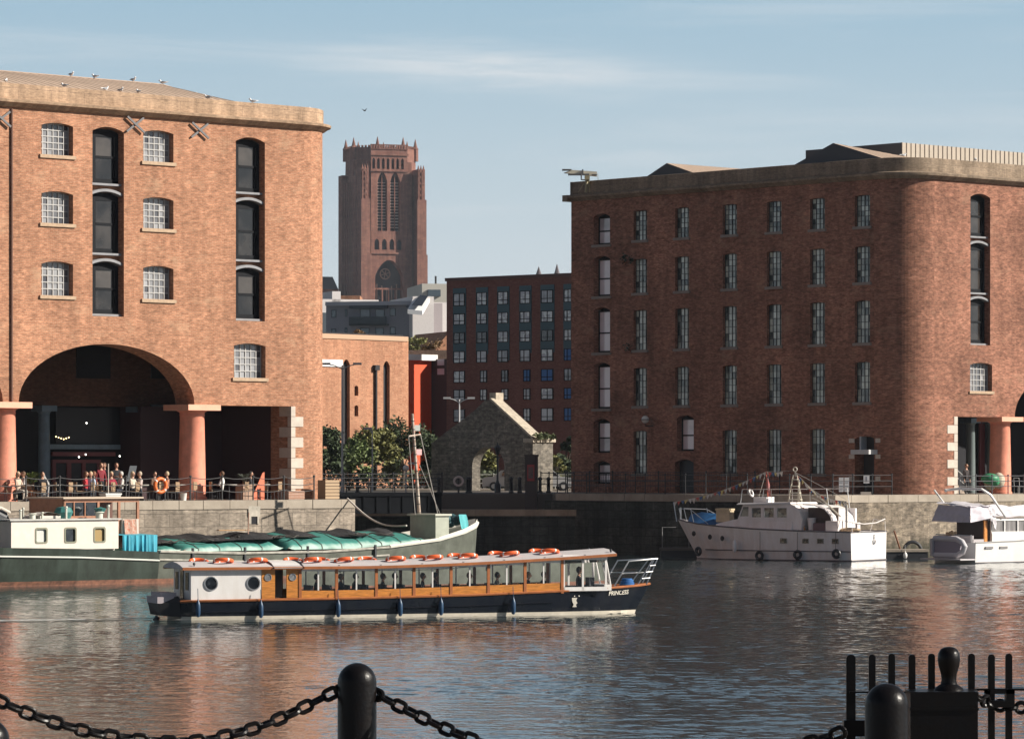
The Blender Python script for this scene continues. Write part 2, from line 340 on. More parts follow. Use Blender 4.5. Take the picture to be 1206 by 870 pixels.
GL_SASH = pane_cells('pane_sash', (.012,.011,.011), (.09,.078,.07), .3, .8, .06)
GL_R1 = pane_cells('pane_shaded', (.03,.05,.05), (.62,.70,.62), .35, .8)
GL_WH = pane_cells('pane_blind', (.25,.24,.26), (.80,.74,.78), .2, .6)
GL_DK = glass_mat('pane_dark', (.012,.014,.018), .05, .3)
ROOF = mat('seamed_metal_roof', (.50,.37,.28), .55, .0, noise=.2, nscale=.7)
ROOF_G = mat('plant_cladding', (.42,.36,.29), .5, .0, noise=.1)
BLACK = mat('black_iron', (.012,.013,.016), .38, noise=.2)
BLACKP = mat('black_paint', (.02,.022,.028), .5)
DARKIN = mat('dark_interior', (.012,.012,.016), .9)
PAVE = brick('paving', (.27,.235,.2), (.22,.19,.165), (.12,.1,.09), bw=.9, bh=.6, patch=(.25,.21,.18))
MAROON = mat('maroon_paint', (.13,.025,.028), .6)
TEAL = mat('teal_panel', (.03,.12,.10), .6)
# ---------------------------------------------------------------- water
WZ = -3.6; WAVE_SLOPE = .060
def water_mat():
    m = bpy.data.materials.new('dock_water'); m.use_nodes = True; t = m.node_tree; b = t.nodes['Principled BSDF']; lk = t.links.new
    b.inputs['Base Color'].default_value = (.032, .048, .052, 1); b.inputs['Roughness'].default_value = .04; b.inputs['IOR'].default_value = 1.5
    co = t.nodes.new('ShaderNodeTexCoord'); mpn = t.nodes.new('ShaderNodeMapping'); mpn.inputs['Scale'].default_value = (1, .7, 1)
    n = t.nodes.new('ShaderNodeTexNoise'); n.inputs['Scale'].default_value = 7; n.inputs['Detail'].default_value = 3
    lk(co.outputs['Object'], mpn.inputs[0]); lk(mpn.outputs[0], n.inputs[0])
    bp = t.nodes.new('ShaderNodeBump'); bp.inputs['Distance'].default_value = .012; lk(n.outputs[0], bp.inputs['Height']); lk(bp.outputs[0], b.inputs['Normal'])
    return m
WM = water_mat()
# wind ripples as real geometry: many short sine trains of random heading, stronger in breezy patches
import numpy as np
rg = np.random.RandomState(11)
ys_w = [58.0]
while ys_w[-1] < 244: ys_w.append(ys_w[-1] + .11 + .16*max(0, (ys_w[-1]-75)/165))
ys_w = np.array(ys_w); nc = 430; fr = np.linspace(-1, 1, nc)
Yw = np.repeat(ys_w[:, None], nc, 1); Xw = fr[None, :]*(.150*ys_w[:, None] + 5)
Zw = np.zeros_like(Xw); K = 110
for i in range(K):
    lam = .30*(1.9/.30)**rg.rand(); th = rg.normal(1.25, .75); k = 2*np.pi/lam; sl = WAVE_SLOPE*np.sqrt(2/K)*(1.15 if lam < .8 else .8)
    Zw += sl/k*np.sin(k*(np.cos(th)*Xw + np.sin(th)*Yw) + rg.rand()*6.283)
patch = np.zeros_like(Xw)
for i in range(14):
    lam = rg.uniform(9, 45); th = rg.normal(1.4, .35); k = 2*np.pi/lam; patch += np.sin(k*(np.cos(th)*Xw*.7 + np.sin(th)*Yw) + rg.rand()*6.283)
patch = 1/(1+np.exp(-patch/2.2)); amp = .42 + .85*patch; amp *= 1 + .35*np.clip((Xw/(Yw*.13)), -.6, 1)
Zw = Zw*amp
nr = len(ys_w); co_ = np.stack([Xw, Yw, Zw+WZ], -1).reshape(-1, 3).astype(np.float32)
idx = np.arange(nr*nc).reshape(nr, nc); qd = np.stack([idx[:-1, :-1], idx[:-1, 1:], idx[1:, 1:], idx[1:, :-1]], -1).reshape(-1, 4)
me = bpy.data.meshes.new('water'); me.vertices.add(len(co_)); me.vertices.foreach_set('co', co_.ravel()); me.loops.add(qd.size); me.loops.foreach_set('vertex_index', qd.ravel().astype(np.int32))
me.polygons.add(len(qd)); me.polygons.foreach_set('loop_start', np.arange(0, qd.size, 4, dtype=np.int32)); me.polygons.foreach_set('loop_total', np.full(len(qd), 4, dtype=np.int32)); me.update(calc_edges=True); me.polygons.foreach_set('use_smooth', np.ones(len(qd), dtype=bool)); me.materials.append(WM)
struct(obj('water', me))
mb = MB(); e0, e1 = .150*58+5, .150*float(ys_w[-1])+5; y1_ = float(ys_w[-1])
for sg in (-1, 1): mb.face([(sg*e0, 58, WZ), (sg*600, 58, WZ), (sg*600, y1_, WZ), (sg*e1, y1_, WZ)][::sg])
mb.face([(-600, 10, WZ), (600, 10, WZ), (600, 58, WZ), (-600, 58, WZ)]); struct(mb.build('water', WM))
# the bed of the dock, under the water sheet, and land to the horizon as one stepped sheet
def land_z(x, y):
    z = -.05
    if y > 330: z = -.05 + 31*min(1, (y-330)/1050)**1.1
    return z
mb = MB(); ys = [240, 262, 290, 330, 380, 450, 540, 650, 800, 1000, 1200, 1380, 1700, 2500, 3400]; xs = [-900, -300, -120, -60, -20, 0, 20, 60, 120, 300, 900]
for i in range(len(ys)-1):
    for j in range(len(xs)-1):
        mb.face([(xs[j], ys[i], land_z(0, ys[i])), (xs[j+1], ys[i], land_z(0, ys[i])), (xs[j+1], ys[i+1], land_z(0, ys[i+1])), (xs[j], ys[i+1], land_z(0, ys[i+1]))])
mb.face([(-600, 240, -6), (600, 240, -6), (600, 240, -.05), (-600, 240, -.05)])
struct(mb.build('ground', mat('city_ground', (.10,.09,.08), .9, noise=.3, nscale=.05)))
mb = MB(); mb.face([(-600, -60, -5), (600, -60, -5), (600, 241, -5), (-600, 241, -5)]); struct(mb.build('dock_bed', mat('mud', (.06,.055,.045), .9)))
mb = MB(); mb.box(-60, 60, -12, 19.2, -6, 0); struct(mb.build('near_quay', PAVE))
# ---- ledge in front of the shaded back quay
zl = -.98
mb = MB(); mb.box(-26, 10, 235.6, 240.2, -6, zl-.38); struct(mb.build('back_quay_wall', brick('shade_dark_wall', (.075,.08,.07), (.05,.055,.05), (.02,.022,.02), bw=1.1, bh=.5, msize=.02, patch=(.13,.13,.12), stain=.5, big=.4, streak=.7)))
mb = MB()
for i in range(26): mb.box(-26+i*1.4, -26+i*1.4+1.38, 235.5, 236.9, zl-.38, zl)
mb.box(-26, 10, 236.9, 240.3, zl-.38, zl-.02)
struct(mb.build('back_quay_ledge', COPE_R))
# ---- left quay: prism in the left warehouse's frame
LROOT = (LP.x, LP.y, 0); LA = R(42.6)
def quay(name, x0, x1, y0, y1, root, rz, wm, coping, cop_edges):
    mb = MB(); mb.box(x0, x1, y0, y1, -6, -.42); o = struct(mb.build(name + '_wall', wm, None, False, root, rz))
    mb = MB(); mb.box(x0+1, x1-1, y0+1, y1, -.42, -.01); struct(mb.build(name + '_paving', PAVE, None, False, root, rz))
    mb = MB(); rnd = random.Random(3)
    for (ax, ay, bx, by, ix, iy) in cop_edges:
        L = math.dist((ax, ay), (bx, by)); t = 0; ux, uy = (bx-ax)/L, (by-ay)/L
        while t < L:
            e = min(L, t + rnd.uniform(1.2, 1.9)); g = .015
            pr = rnd.uniform(.0, .03)
            xa, ya, xb, yb = ax+ux*(t+g), ay+uy*(t+g), ax+ux*(e-g), ay+uy*(e-g)
            mb.box(min(xa, xb, xa+ix, xb+ix)-(pr if ix else 0), max(xa, xb, xa+ix, xb+ix), min(ya, yb, ya+iy, yb+iy)-(pr if iy else 0), max(ya, yb, ya+iy, yb+iy), -.42, 0)
            t = e
    struct(mb.build(name + '_coping', COPE_R if coping is None else coping, None, False, root, rz))
QLX = LP.u(418, -2.5)
COPE_Q = mat('quay_coping', (.40,.345,.28), .85, noise=.3, nscale=.7, bump=.4, col2=(.27,.225,.18))
quay('left_quay', -60, QLX, -2.5, 60, LROOT, LA, STONE_Q, COPE_Q, [(-40, -2.53, QLX, -2.53, 0, 1.0), (QLX-.97, -1.5, QLX-.97, 40, 1, 0)])
RROOT = (R2P.x, R2P.y, 0)
QRX = -8.3
SHADEW = brick('shade_dark_wall', (.075,.08,.07), (.05,.055,.05), (.02,.022,.02), bw=1.1, bh=.5, msize=.02, patch=(.13,.13,.12), stain=.5, big=.4, streak=.7)  # dark facing for the unlit quay side: shade put into the stone colour
quay('right_quay', QRX, 60, -2.0, 21, RROOT, LA, STONE_RUB, COPE_Q, [(QRX, -2.03, 40, -2.03, 0, 1.0), (QRX-.03, -1, QRX-.03, 21, 1, 0)])
mb = MB(); mb.box(QRX-.012, QRX+.4, -1.98, 22, -6, -.43); struct(mb.build('shaded_quay_wall', SHADEW, None, False, RROOT, LA))
mb = MB(); mb.box(QRX+2, 30, 20, 45, -6, -.03); struct(mb.build('back_paving', PAVE, None, False, RROOT, LA))
# pier wall pale stone surround with drain opening in the left quay wall
u0, z0 = LP.uz(299.5, 608, -2.55)
mb = MB(); mb.box(u0-.36, u0+.36, -2.56, -2.4, z0, z0+.5); mb.box(u0-.32, u0-.19, -2.56, -2.4, z0-.36, z0); mb.box(u0+.19, u0+.3, -2.56, -2.4, z0-.36, z0)
dr = mb.build('drain_surround', mat('drain_stone', (.42,.38,.32), .85, noise=.3), None, False, LROOT, LA); tag(dr, 'pale stone surround of the square drain opening in the left quay wall', 'drain')
mb = MB(); mb.box(u0-.19, u0+.19, -2.52, -2.3, z0-.36, z0); mb.build('opening', DARKIN, dr)
# ---------------------------------------------------------------- window builder, in face coordinates
CACHE = {}
def win_meshes(w_, h, rise, style):
    k = (round(w_, 2), round(h, 2), rise, style)
    if k in CACHE: return CACHE[k]
    fr = MB(); pane = MB(); hole = arch_hole(0, 0, w_, h, rise, 8)
    if style in ('grid', 'gridd'):
        nx, ny, t = (6, 5, .022) if style == 'grid' else (4, 6, .016)
        for i in range(nx+1):
            x = -w_/2+w_*i/nx; x = min(max(x, -w_/2+t), w_/2-t); hh = h-rise*(2*x/w_)**2 if rise else h
            fr.box(x-t, x+t, 0, .05, 0, hh)
        for j in range(ny+1):
            z = h*j/ny*.98+.0; wf = 1 if z < h-rise else .75; fr.box(-w_/2*wf, w_/2*wf, -.004, .04, z-t if j else 0, z+t)
        for i in range(nx):
            for j in range(ny):
                xa, xb, za, zb_ = -w_/2+w_*i/nx, -w_/2+w_*(i+1)/nx, h*j/ny, h*(j+1)/ny; tl = random.uniform(-.006, .006); tz = random.uniform(-.006, .006)
                pane.face([(xa, .04+tl, za), (xb, .04-tl, za), (xb, .04-tl+tz, zb_), (xa, .04+tl+tz, zb_)])
        fm, pm = (BAR_W, GL_PALE) if style == 'grid' else (BAR_DK, GL_R1)
    elif style == 'sash':
        t = .17
        fr.box(-w_/2, -w_/2+.5, 0, .05, 0, h-rise+.1); fr.box(w_/2-t, w_/2, 0, .05, 0, h-rise); fr.box(-w_/2+.5, w_/2-t, 0, .05, 0, .2); fr.box(-w_/2+.5, w_/2-t, -.01, .05, h*.46, h*.46+.11)
        fr.prism([(x, z) for x, z in hole[2:]] + [(-w_/2, h-rise-.18), (w_/2, h-rise-.18)], .002, .05)
        fr.box(w_*.32, w_*.32+.08, -.005, .05, .12, h-rise-.1)
        for za, zb_ in ((.1, h*.48), (h*.48, h)): pane.face([(-w_/2, .045, za), (w_/2, .045, za), (w_/2, .045, zb_), (-w_/2, .045, zb_)])
        fm, pm = FRAME_BK, GL_SASH
    elif style == 'sashb':
        t = .09
        fr.box(-w_/2, -w_/2+t, 0, .05, 0, h-rise); fr.box(w_/2-t, w_/2, 0, .05, 0, h-rise); fr.box(-w_/2+t, w_/2-t, 0, .05, 0, .12); fr.box(-w_/2+t, w_/2-t, -.01, .05, h*.42, h*.42+.09)
        fr.prism([(x, z) for x, z in hole[2:]] + [(-w_/2, h-rise-.08), (w_/2, h-rise-.08)], .002, .05)
        for za, zb_ in ((.1, h*.46), (h*.46, h)): pane.face([(-w_/2, .045, za), (w_/2, .045, za), (w_/2, .045, zb_), (-w_/2, .045, zb_)])
        fm, pm = FRAME_BK, GL_WH
    CACHE[k] = (fr.data('window', fm), pane.data('pane', pm)); return CACHE[k]
def window(root, M, cx, z0, w_, h, rise, d, style, sill=True, name='window', fm=None, sillm=None):
    f, p = win_meshes(w_, h, rise, style)
    a = math.atan2(M[1][0], M[0][0])
    o = obj(name, f, root, M @ Vector((cx, d, z0)), a); pn = obj('pane', p, o)
    if sill:
        k = ('sill', round(w_, 2), round(d, 2), (sillm or SILL).name)
        if k not in CACHE:
            s = MB(); s.box(-w_/2-.12, w_/2+.12, -d-.09, -d+.0, -.17, -.01); s.box(-w_/2, w_/2, -d+.0, .05, -.08, .0); CACHE[k] = s.data('sill', sillm or SILL)
        obj('sill', CACHE[k], o)
    return o
ML = Matrix.Identity(4); MR1 = Matrix.Rotation(R(-90), 4, 'Z')
# ================================================================ LEFT WAREHOUSE (local frame: x along the lit front, y inward)
LW = thing('brick_warehouse', 'sunlit orange brick warehouse on the left with a wide arch over the quayside terrace', 'warehouse', LROOT, LA, 'old dockside warehouses')
def ell(cx, a, z0, rise, n=24, rev=True):
    pts = [(cx - a*math.cos(math.pi*i/n), z0 + rise*math.sin(math.pi*i/n)) for i in range(n+1)]
    return pts
ZB = 4.58; FE = 6.55; RC = 2.5
outer = [(-24, ZB)] + ell(-16.7, 5.17, ZB, 2.83) + ell(-5.48, 5.17, ZB, 2.83) + [(5.72, ZB), (5.72, 0), (FE, 0), (FE, 18.3), (-24, 18.3)]
slots = [(-16.7, 1.82), (-5.48, 1.85), (3.14, 1.82)]
smalls = [(-14.1, 16.2, 1.82, 1.5), (-14.1, 13.0, 1.82, 1.5), (-14.1, 9.62, 1.82, 1.55)]
for cx in (-8.44, -2.50): smalls += [(cx, 16.2, 1.82, 1.5), (cx, 13.0, 1.82, 1.5), (cx, 9.62, 1.82, 1.6)]
smalls += [(3.10, 5.95, 1.98, 1.68)]
holes = [arch_hole(cx, 8.72, w_, 8.97, .22) for cx, w_ in slots] + [arch_hole(a, b, c, d, .13) for a, b, c, d in smalls]
mb = MB(); wall(mb, outer, holes, ML, [.95]*3 + [.4]*len(smalls))
# arch soffits and the pier's deep jamb
for cx in (-16.7, -5.48):
    e = ell(cx, 5.17, ZB, 2.83)
    for i in range(len(e)-1):
        mb.face([(e[i][0], 0, e[i][1]), (e[i][0], 1.5, e[i][1]), (e[i+1][0], 1.5, e[i+1][1]), (e[i+1][0], 0, e[i+1][1])], [(0, i*.4), (1.5, i*.4), (1.5, i*.4+.4), (0, i*.4+.4)])
for a, b in ((-24, -21.87), (-11.53, -10.65), (-.31, 5.72)): mb.face([(a, 0, ZB), (a, 1.5, ZB), (b, 1.5, ZB), (b, 0, ZB)])
mb.face([(5.72, 0, 0), (5.72, 0, ZB), (5.72, 1.6, ZB), (5.72, 1.6, 0)])
# inner face of the front wall so the arch has thickness
# rounded corner, side and back walls
sweep(mb, [(FE, 0, -90)] + arc_pts(FE, RC, RC, -90, 0, 16)[1:] + [(FE+RC, 30, 0), (-24, 30, 90), (-24, 0, 180)], [(0, 0), (0, 18.3)])
mb.face([(-24, .2, 18.2), (FE, .2, 18.2), (FE+RC-.3, RC, 18.2), (FE+RC-.3, 30, 18.2), (-24, 30, 18.2)])
mb.build('wall', BR_L, LW)
path = [(-24, 0, -90), (FE, 0, -90)] + arc_pts(FE, RC, RC, -90, 0, 16)[1:] + [(FE+RC, 30, 0)]
def cornice(root, path, m, zc, zt, zp):
    mb = MB(); sweep(mb, path, [(-.3, zc), (.02, zc), (.12, zc+.03), (.30, zc+.16), (.42, zc+.2), (.45, zc+.3), (.45, zt-.03), (.40, zt), (.05, zt+.06), (.05, zp), (.0, zp+.03), (-.42, zp+.03), (-.42, zc)])
    mb.build('cornice', m, root)
def block_stone(name, c1, c2, mo): return brick(name, c1, c2, mo, bw=1.9, bh=.9, msize=.012, patch=tuple(x*.8 for x in c1), stain=.2, big=.2, streak=.5, bump=.3)
cornice(LW, path, block_stone('parapet_stone', (.47,.32,.215), (.42,.285,.19), (.25,.17,.12)), 18.28, 18.62, 19.36)
# slots: spandrel brickwork, lintels and tall windows
for cx, w_ in slots:
    d = .46
    mb = MB(); mb.face([(cx-w_/2, d+.08, 8.72), (cx+w_/2, d+.08, 8.72), (cx+w_/2, d+.08, 17.7), (cx-w_/2, d+.08, 17.7)]); mb.build('spandrel', BR_L, LW)
    for z0, z1 in ((15.05, 17.62), (11.75, 14.6), (8.86, 11.3)):
        window(LW, ML, cx, z0, w_-.02, z1-z0, .2, d-.02, 'sash', False, 'loading_window')
        mb = MB(); mb.box(cx-w_/2, cx+w_/2, .2, d+.05, z0-.12, z0-.02); mb.build('ledge', GREYST, LW)
        if z1 < 17: mb = MB(); h = arch_hole(cx, z1-.3, w_, .34, .2); h2 = arch_hole(cx, z1-.3, w_, .47, .2); mb.prism(h[2:] + list(reversed(h2[2:])), .12, d+.05); mb.build('lintel', GREYST, LW)
for a, b, c, d in smalls: window(LW, ML, a, b, c, d, .13, .34, 'grid')
# shallow brick arch over the openings are part of wall; iron columns
def column(root, x, y, r0, h, m1, m2, name='column'):
    mb = MB(); mb.lathe([(r0*1.08, 0), (r0*1.08, .12), (r0, .14), (r0*.985, h*.3), (r0*.9, h-.55), (r0*.93, h-.52), (r0*.93, h-.47), (r0*.9, h-.45), (r0*.95, h-.36), (r0*1.25, h-.26)], (x, y, 0), 28)
    c = mb.build(name, m1, root, True); mb = MB(); mb.box(x-r0*1.5, x+r0*1.5, y-r0*1.5, y+r0*1.5, h-.28, h+.0); mb.build('capital', m2, c)
for x in (-22.4, -11.12, 0.02): column(LW, x, .62, .66, ZB+.02, IRON_RED, IRON_CAP)
# quoins on the pier
mb = MB()
for i in range(9):
    z = i*.51; ln = .72 if i % 2 else .22
    mb.box(5.69, 5.74+ln, -.03, .25 if i % 2 else .9, z+.012, z+.5)
mb.build('quoin', QUOIN, LW)
# iron ties under the cornice
for px, py in ((158, 147), (234, 154), (0, 140)):
    u, z = LP.uz(px, py)
    mb = MB()
    for sg in (-1, 1): mb.box(-.62, .62, -.14 - .03*sg, -.08-.03*sg, -.05, .05, Matrix.Translation((u, 0, z)) @ Matrix.Rotation(R(35*sg), 4, 'Y'))
    mb.build('iron_tie', mat('galvanised', (.12,.115,.12), .5, .3), LW)
mb = MB(); mb.tube([(LP.u(13), -.07, ZB), (LP.u(13), -.07, 18.2)], .05, 6); mb.build('drainpipe', mat('pipe_brown', (.16,.08,.055), .7), LW)
# roof: low curved metal, hipped to the rounded end, with standing seams
def roof_z(x, y, xe=8.3, y0=.55, W=6.5, rise=1.68, zb=19.1):
    dy = y-y0; dx = xe-x; r = min(1, max(0, dy)/W); q = min(1, max(0, dx)/5.2)
    return zb + rise*min(1, r**.8)*min(1, q**.55)
mb = MB(); nx, ny = 70, 12; gx = [-24+(32.3)*i/nx for i in range(nx+1)]; gy = [.55+13*j/(2*ny) for j in range(2*ny+1)]
mb_v = [[(x, y, roof_z(x, min(y, 13.55-(y-.55) if y > 7.05 else y))) for y in gy] for x in gx]
for i in range(nx):
    for j in range(2*ny): mb.face([mb_v[i][j], mb_v[i+1][j], mb_v[i+1][j+1], mb_v[i][j+1]])
rf = mb.build('roof', ROOF, LW, True)
mb = MB()
for i in range(66):
    x = -23.6+i*.5
    if x > 8.0: break
    mb.tube([(x, y, roof_z(x, y)) for y in (.6, 1.2, 2, 3, 4.2, 5.6, 7)], .02, 4, False)
mb.tube([(x, 7.05, roof_z(x, 7.05)+.01) for x in gx if x < 8], .04, 5)
mb.build('seam', mat('seam_metal', (.33,.235,.175), .6), rf)
# interior of the arcade
def arcade(root, x0, x1, depth, cols, seed):
    mb = MB()
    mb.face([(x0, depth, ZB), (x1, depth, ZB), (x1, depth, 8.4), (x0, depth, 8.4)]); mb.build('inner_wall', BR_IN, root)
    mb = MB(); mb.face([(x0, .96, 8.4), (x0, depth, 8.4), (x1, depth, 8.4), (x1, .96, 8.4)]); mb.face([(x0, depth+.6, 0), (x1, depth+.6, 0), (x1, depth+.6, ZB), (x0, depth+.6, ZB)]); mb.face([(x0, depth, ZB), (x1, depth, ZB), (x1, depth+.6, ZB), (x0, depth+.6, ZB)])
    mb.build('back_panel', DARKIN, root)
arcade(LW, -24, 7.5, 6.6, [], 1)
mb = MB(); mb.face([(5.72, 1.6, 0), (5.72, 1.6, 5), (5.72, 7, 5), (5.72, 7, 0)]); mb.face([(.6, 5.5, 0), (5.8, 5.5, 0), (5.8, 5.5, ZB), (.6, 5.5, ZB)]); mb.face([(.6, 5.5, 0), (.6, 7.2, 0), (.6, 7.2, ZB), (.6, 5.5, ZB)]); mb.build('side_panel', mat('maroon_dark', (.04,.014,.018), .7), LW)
D6 = 6.2
for px in (-40, 52, 163): column(LW, LP.u(px, D6), D6, .30, ZB, IRON_BLUE, IRON_BLUE, 'inner_column')
for px0, px1, py0, py1 in ((90, 130, 405, 446), (178, 205, 405, 446)):
    a, zt = LP.uz(px0, py0, 6.57); b, zb = LP.uz(px1, py1, 6.57); mb = MB(); mb.box(a, b, 6.55, 6.6, zb, zt); mb.build('dark_window', DARKIN, LW)
def lp_box(px0, px1, py0, py1, d, th, mt, name, parent=LW, pl=LP, MM=ML):
    a, zt = pl.uz(px0, py0, d); b, zb = pl.uz(px1, py1, d); mb = MB(); mb.box(a, b, d, d+th, zb, zt, MM); return mb.build(name, mt, parent)
lp_box(56, 142, 523, 529, 6.6, .3, IRON_BLUE, 'beam'); lp_box(62, 136, 532, 537, 6.5, .15, MAROON, 'door_head')
sf = lp_box(62, 119, 541, 545, 6.5, .15, MAROON, 'door_frame')
for a, b in ((62, 66), (79, 84), (97, 101), (115, 119)): lp_box(a, b, 545, 583, 6.5, .15, MAROON, 'door_frame')
for a, b in ((66, 79), (84, 97), (101, 115)): lp_box(a, b, 545, 583, 6.58, .05, mat('dim_glass', (.02,.02,.025), .5, spec=.2), 'door_pane')
lp_box(178, 214, 476, 525, 6.2, .1, mat('grey_panel', (.16,.165,.17), .8), 'wall_panel'); lp_box(175, 220, 525, 543, 6.15, .1, MAROON, 'wall_panel'); lp_box(178, 219, 543, 562, 6.1, .1, TEAL, 'wall_panel'); lp_box(193, 214, 546, 562, 6.0, .1, DARKIN, 'menu_board'); lp_box(173, 178, 478, 583, 6.1, .2, MAROON, 'wall_panel')
lp_box(66, 132, 480, 522, 6.75, .05, mat('dim_glass', (.02,.02,.025), .5, spec=.2), 'shop_window')
lamp = mat('warm_lamp', (1, .8, .5), .5, emit=(1, .72, .35, 3)); lampw = mat('white_lamp', (1, .95, .9), .5, emit=(1, .95, .85, 3.5))
mb = MB()
for px, py in ((66, 514), (69, 515), (72, 516), (75, 517), (78, 516), (81, 515)): u, z = LP.uz(px, py, 6.3); mb.ball((u, 6.3, z), .035, 6, 4)
tag(mb.build('string_light', lamp, None, False, LROOT, LA), 'row of small amber lamps glowing inside the dark arcade window', 'lights')
for i, (px, py) in enumerate(((102, 498), (93, 538), (101, 535), (141, 537))):
    u, z = LP.uz(px, py, 6.3); mb = MB(); mb.ball((0, 0, 0), .04, 8, 6); o = mb.build('ceiling_lamp', lampw, None, True, Matrix.Translation(LROOT) @ Matrix.Rotation(LA, 4, 'Z') @ Vector((u, 6.3, z))); tag(o, ['small white lamp hung highest in the dark arcade window', 'small white lamp over the left leaf of the maroon doors', 'small white lamp over the middle of the maroon doors', 'small white lamp to the right of the maroon doors'][i], 'lamp', 'lamps in the arcade')
# gulls on the roof
def gull_mesh():
    mb = MB(); mb.ball((0, 0, .14), .1, 10, 7, (1.9, .8, .85)); mb.ball((.19, 0, .25), .062, 8, 6); mb.tube([(.13, 0, .17), (.18, 0, .24)], [.06, .05], 8); mb.tube([(-.15, 0, .15), (-.36, 0, .17)], [.06, .012], 6)
    return mb
GM = gull_mesh().data('gull', mat('gull_white', (.75,.75,.76), .7), True)
gw = MB(); gw.ball((-.04, .065, .16), .09, 8, 6, (1.9, .35, .6)); gw.ball((-.04, -.065, .16), .09, 8, 6, (1.9, .35, .6)); GWM = gw.data('wing', mat('gull_grey', (.35,.36,.39), .7), True)
gl = MB(); gl.tube([(.02, .03, 0), (.02, .03, .1)], .009, 4); gl.tube([(.02, -.03, 0), (.02, -.03, .1)], .009, 4); gl.tube([(.24, 0, .25), (.32, 0, .235)], [.016, .004], 5); GLM = gl.data('leg', mat('gull_leg', (.5,.25,.08), .7))
WL = Matrix.Translation(LROOT) @ Matrix.Rotation(LA, 4, 'Z'); WR = Matrix.Translation(RROOT) @ Matrix.Rotation(LA, 4, 'Z')
ORD = ['first', 'second', 'third', 'fourth', 'fifth', 'sixth', 'seventh', 'eighth']
def gull(p, rz, label, group='gulls on the left warehouse roof'):
    o = thing('gull', label, 'gull', p, rz, group); o.scale = (.8, .8, .8); obj('body', GM, o); obj('wing', GWM, o); obj('leg', GLM, o)
for i, (px, py) in enumerate(((7, 96), (76, 102), (124, 106), (142, 106), (163, 107), (245, 115), (298, 121))):
    d = .15; u, z = LP.uz(px, py, d); gull(WL @ Vector((u, d, 19.39)), random.uniform(0, 6), 'small white gull standing on the left warehouse parapet edge, %s from the left' % ORD[i])
for i, px in enumerate((84, 112, 157, 192, 235)):
    d = 7.05; u = LP.u(px, d); gull(WL @ Vector((u, d, roof_z(u, d)+.02)), random.uniform(0, 6), 'small gull perched on the roof ridge of the left warehouse, %s from the left' % ORD[i])
u = LP.u(376, 1.2); gull(WL @ Vector((8.3, 1.6, 19.38)), 2, 'lone gull at the rounded right end of the left warehouse parapet', None)

# ================================================================ RIGHT WAREHOUSE
RW = thing('brick_warehouse', 'red brick warehouse on the right with its long side in shade', 'warehouse', RROOT, LA, 'old dockside warehouses')
outer = [(RC, 0), (4.51, 0), (4.51, ZB)] + [(9.78, ZB)] + ell(14.95, 5.17, ZB, 2.83)[1:] + [(21, ZB), (21, 18.5), (RC, 18.5)]
hs2 = [arch_hole(6.63, 8.85, 1.8, 9.0, .22), arch_hole(6.70, 6.12, 2.0, 1.68, .13), arch_hole(14.95, 8.85, 1.8, 9, .22), arch_hole(11.9, 16.2, 1.82, 1.5, .13)]
mb = MB(); wall(mb, outer, hs2, ML, [.95, .4, .95, .4])
for i, e in enumerate([ell(14.95, 5.17, ZB, 2.83)]):
    for i in range(len(e)-1): mb.face([(e[i][0], 0, e[i][1]), (e[i][0], 1.5, e[i][1]), (e[i+1][0], 1.5, e[i+1][1]), (e[i+1][0], 0, e[i+1][1])])
mb.face([(4.51, 0, ZB), (4.51, 1.5, ZB), (9.78, 1.5, ZB), (9.78, 0, ZB)]); mb.face([(4.51, 0, 0), (4.51, 1.5, 0), (4.51, 1.5, ZB), (4.51, 0, ZB)])
# shaded side, in R1 face coordinates (u = -y)
cols = [-3.43, -7.04, -10.6, -14.33, -18.44, -22.13]
rows = [(15.8, 1.85), (12.5, 2.13), (8.93, 2.5), (5.43, 2.38), (1.2, 2.68)]
R1W = []
for ci, c in enumerate(cols):
    for ri, (z, h) in enumerate(rows):
        if ri == 4 and ci in (0, 4): continue
        R1W.append((c, z, 1.2, h, .06, 'gridd'))
cs = -25.6
for z, h in ((15.66, 1.95), (12.4, 2.55), (8.84, 2.85), (5.3, 2.9), (2.5, 2.15), (.55, 1.45)): R1W.append((cs, z, 1.5, h, .2, 'sashb'))
a, zt = R1P.uz(797, 489); b, zb = R1P.uz(817, 531); R1W.append(((a+b)/2, zb, b-a, zt-zb, .2, 'sashb'))
holes = [arch_hole(a, b, c, d, e) for a, b, c, d, e, f in R1W]
a, zt = R1P.uz(795, 541); b, zb = R1P.uz(817, 582); dhole = arch_hole((a+b)/2, .02, b-a, zt, .2); holes.append(dhole); dA = (a, b, zt)
a, zt = R1P.uz(1003, 514); b, _ = R1P.uz(1034, 580); dB = (a+.25, b-.2, zt); holes.append(arch_hole((dB[0]+dB[1])/2, .02, dB[1]-dB[0], zt, .15))
wall(mb, [(-28.4, 0), (-RC, 0), (-RC, 18.5), (-28.4, 18.5)], holes, MR1, [.3 if w_[5] == 'gridd' else .5 for w_ in R1W] + [.6, .9])
sweep(mb, [(0, RC, 180)] + arc_pts(RC, RC, RC, 180, 270, 20)[1:], [(0, 0), (0, 18.5)])
sweep(mb, [(0, 28.4, 90), (9, 28.4, 0), (9, 12.4, 90), (21, 12.4, 0), (21, 0, 0)], [(0, 0), (0, 18.5)])
mb.face([(.2, RC, 18.3), (RC, .2, 18.3), (20.8, .2, 18.3), (20.8, 12.2, 18.3), (.2, 12.2, 18.3)]); mb.face([(.2, 12.2, 18.3), (8.8, 12.2, 18.3), (8.8, 28.2, 18.3), (.2, 28.2, 18.3)])
mb.build('wall', BR_R, RW)
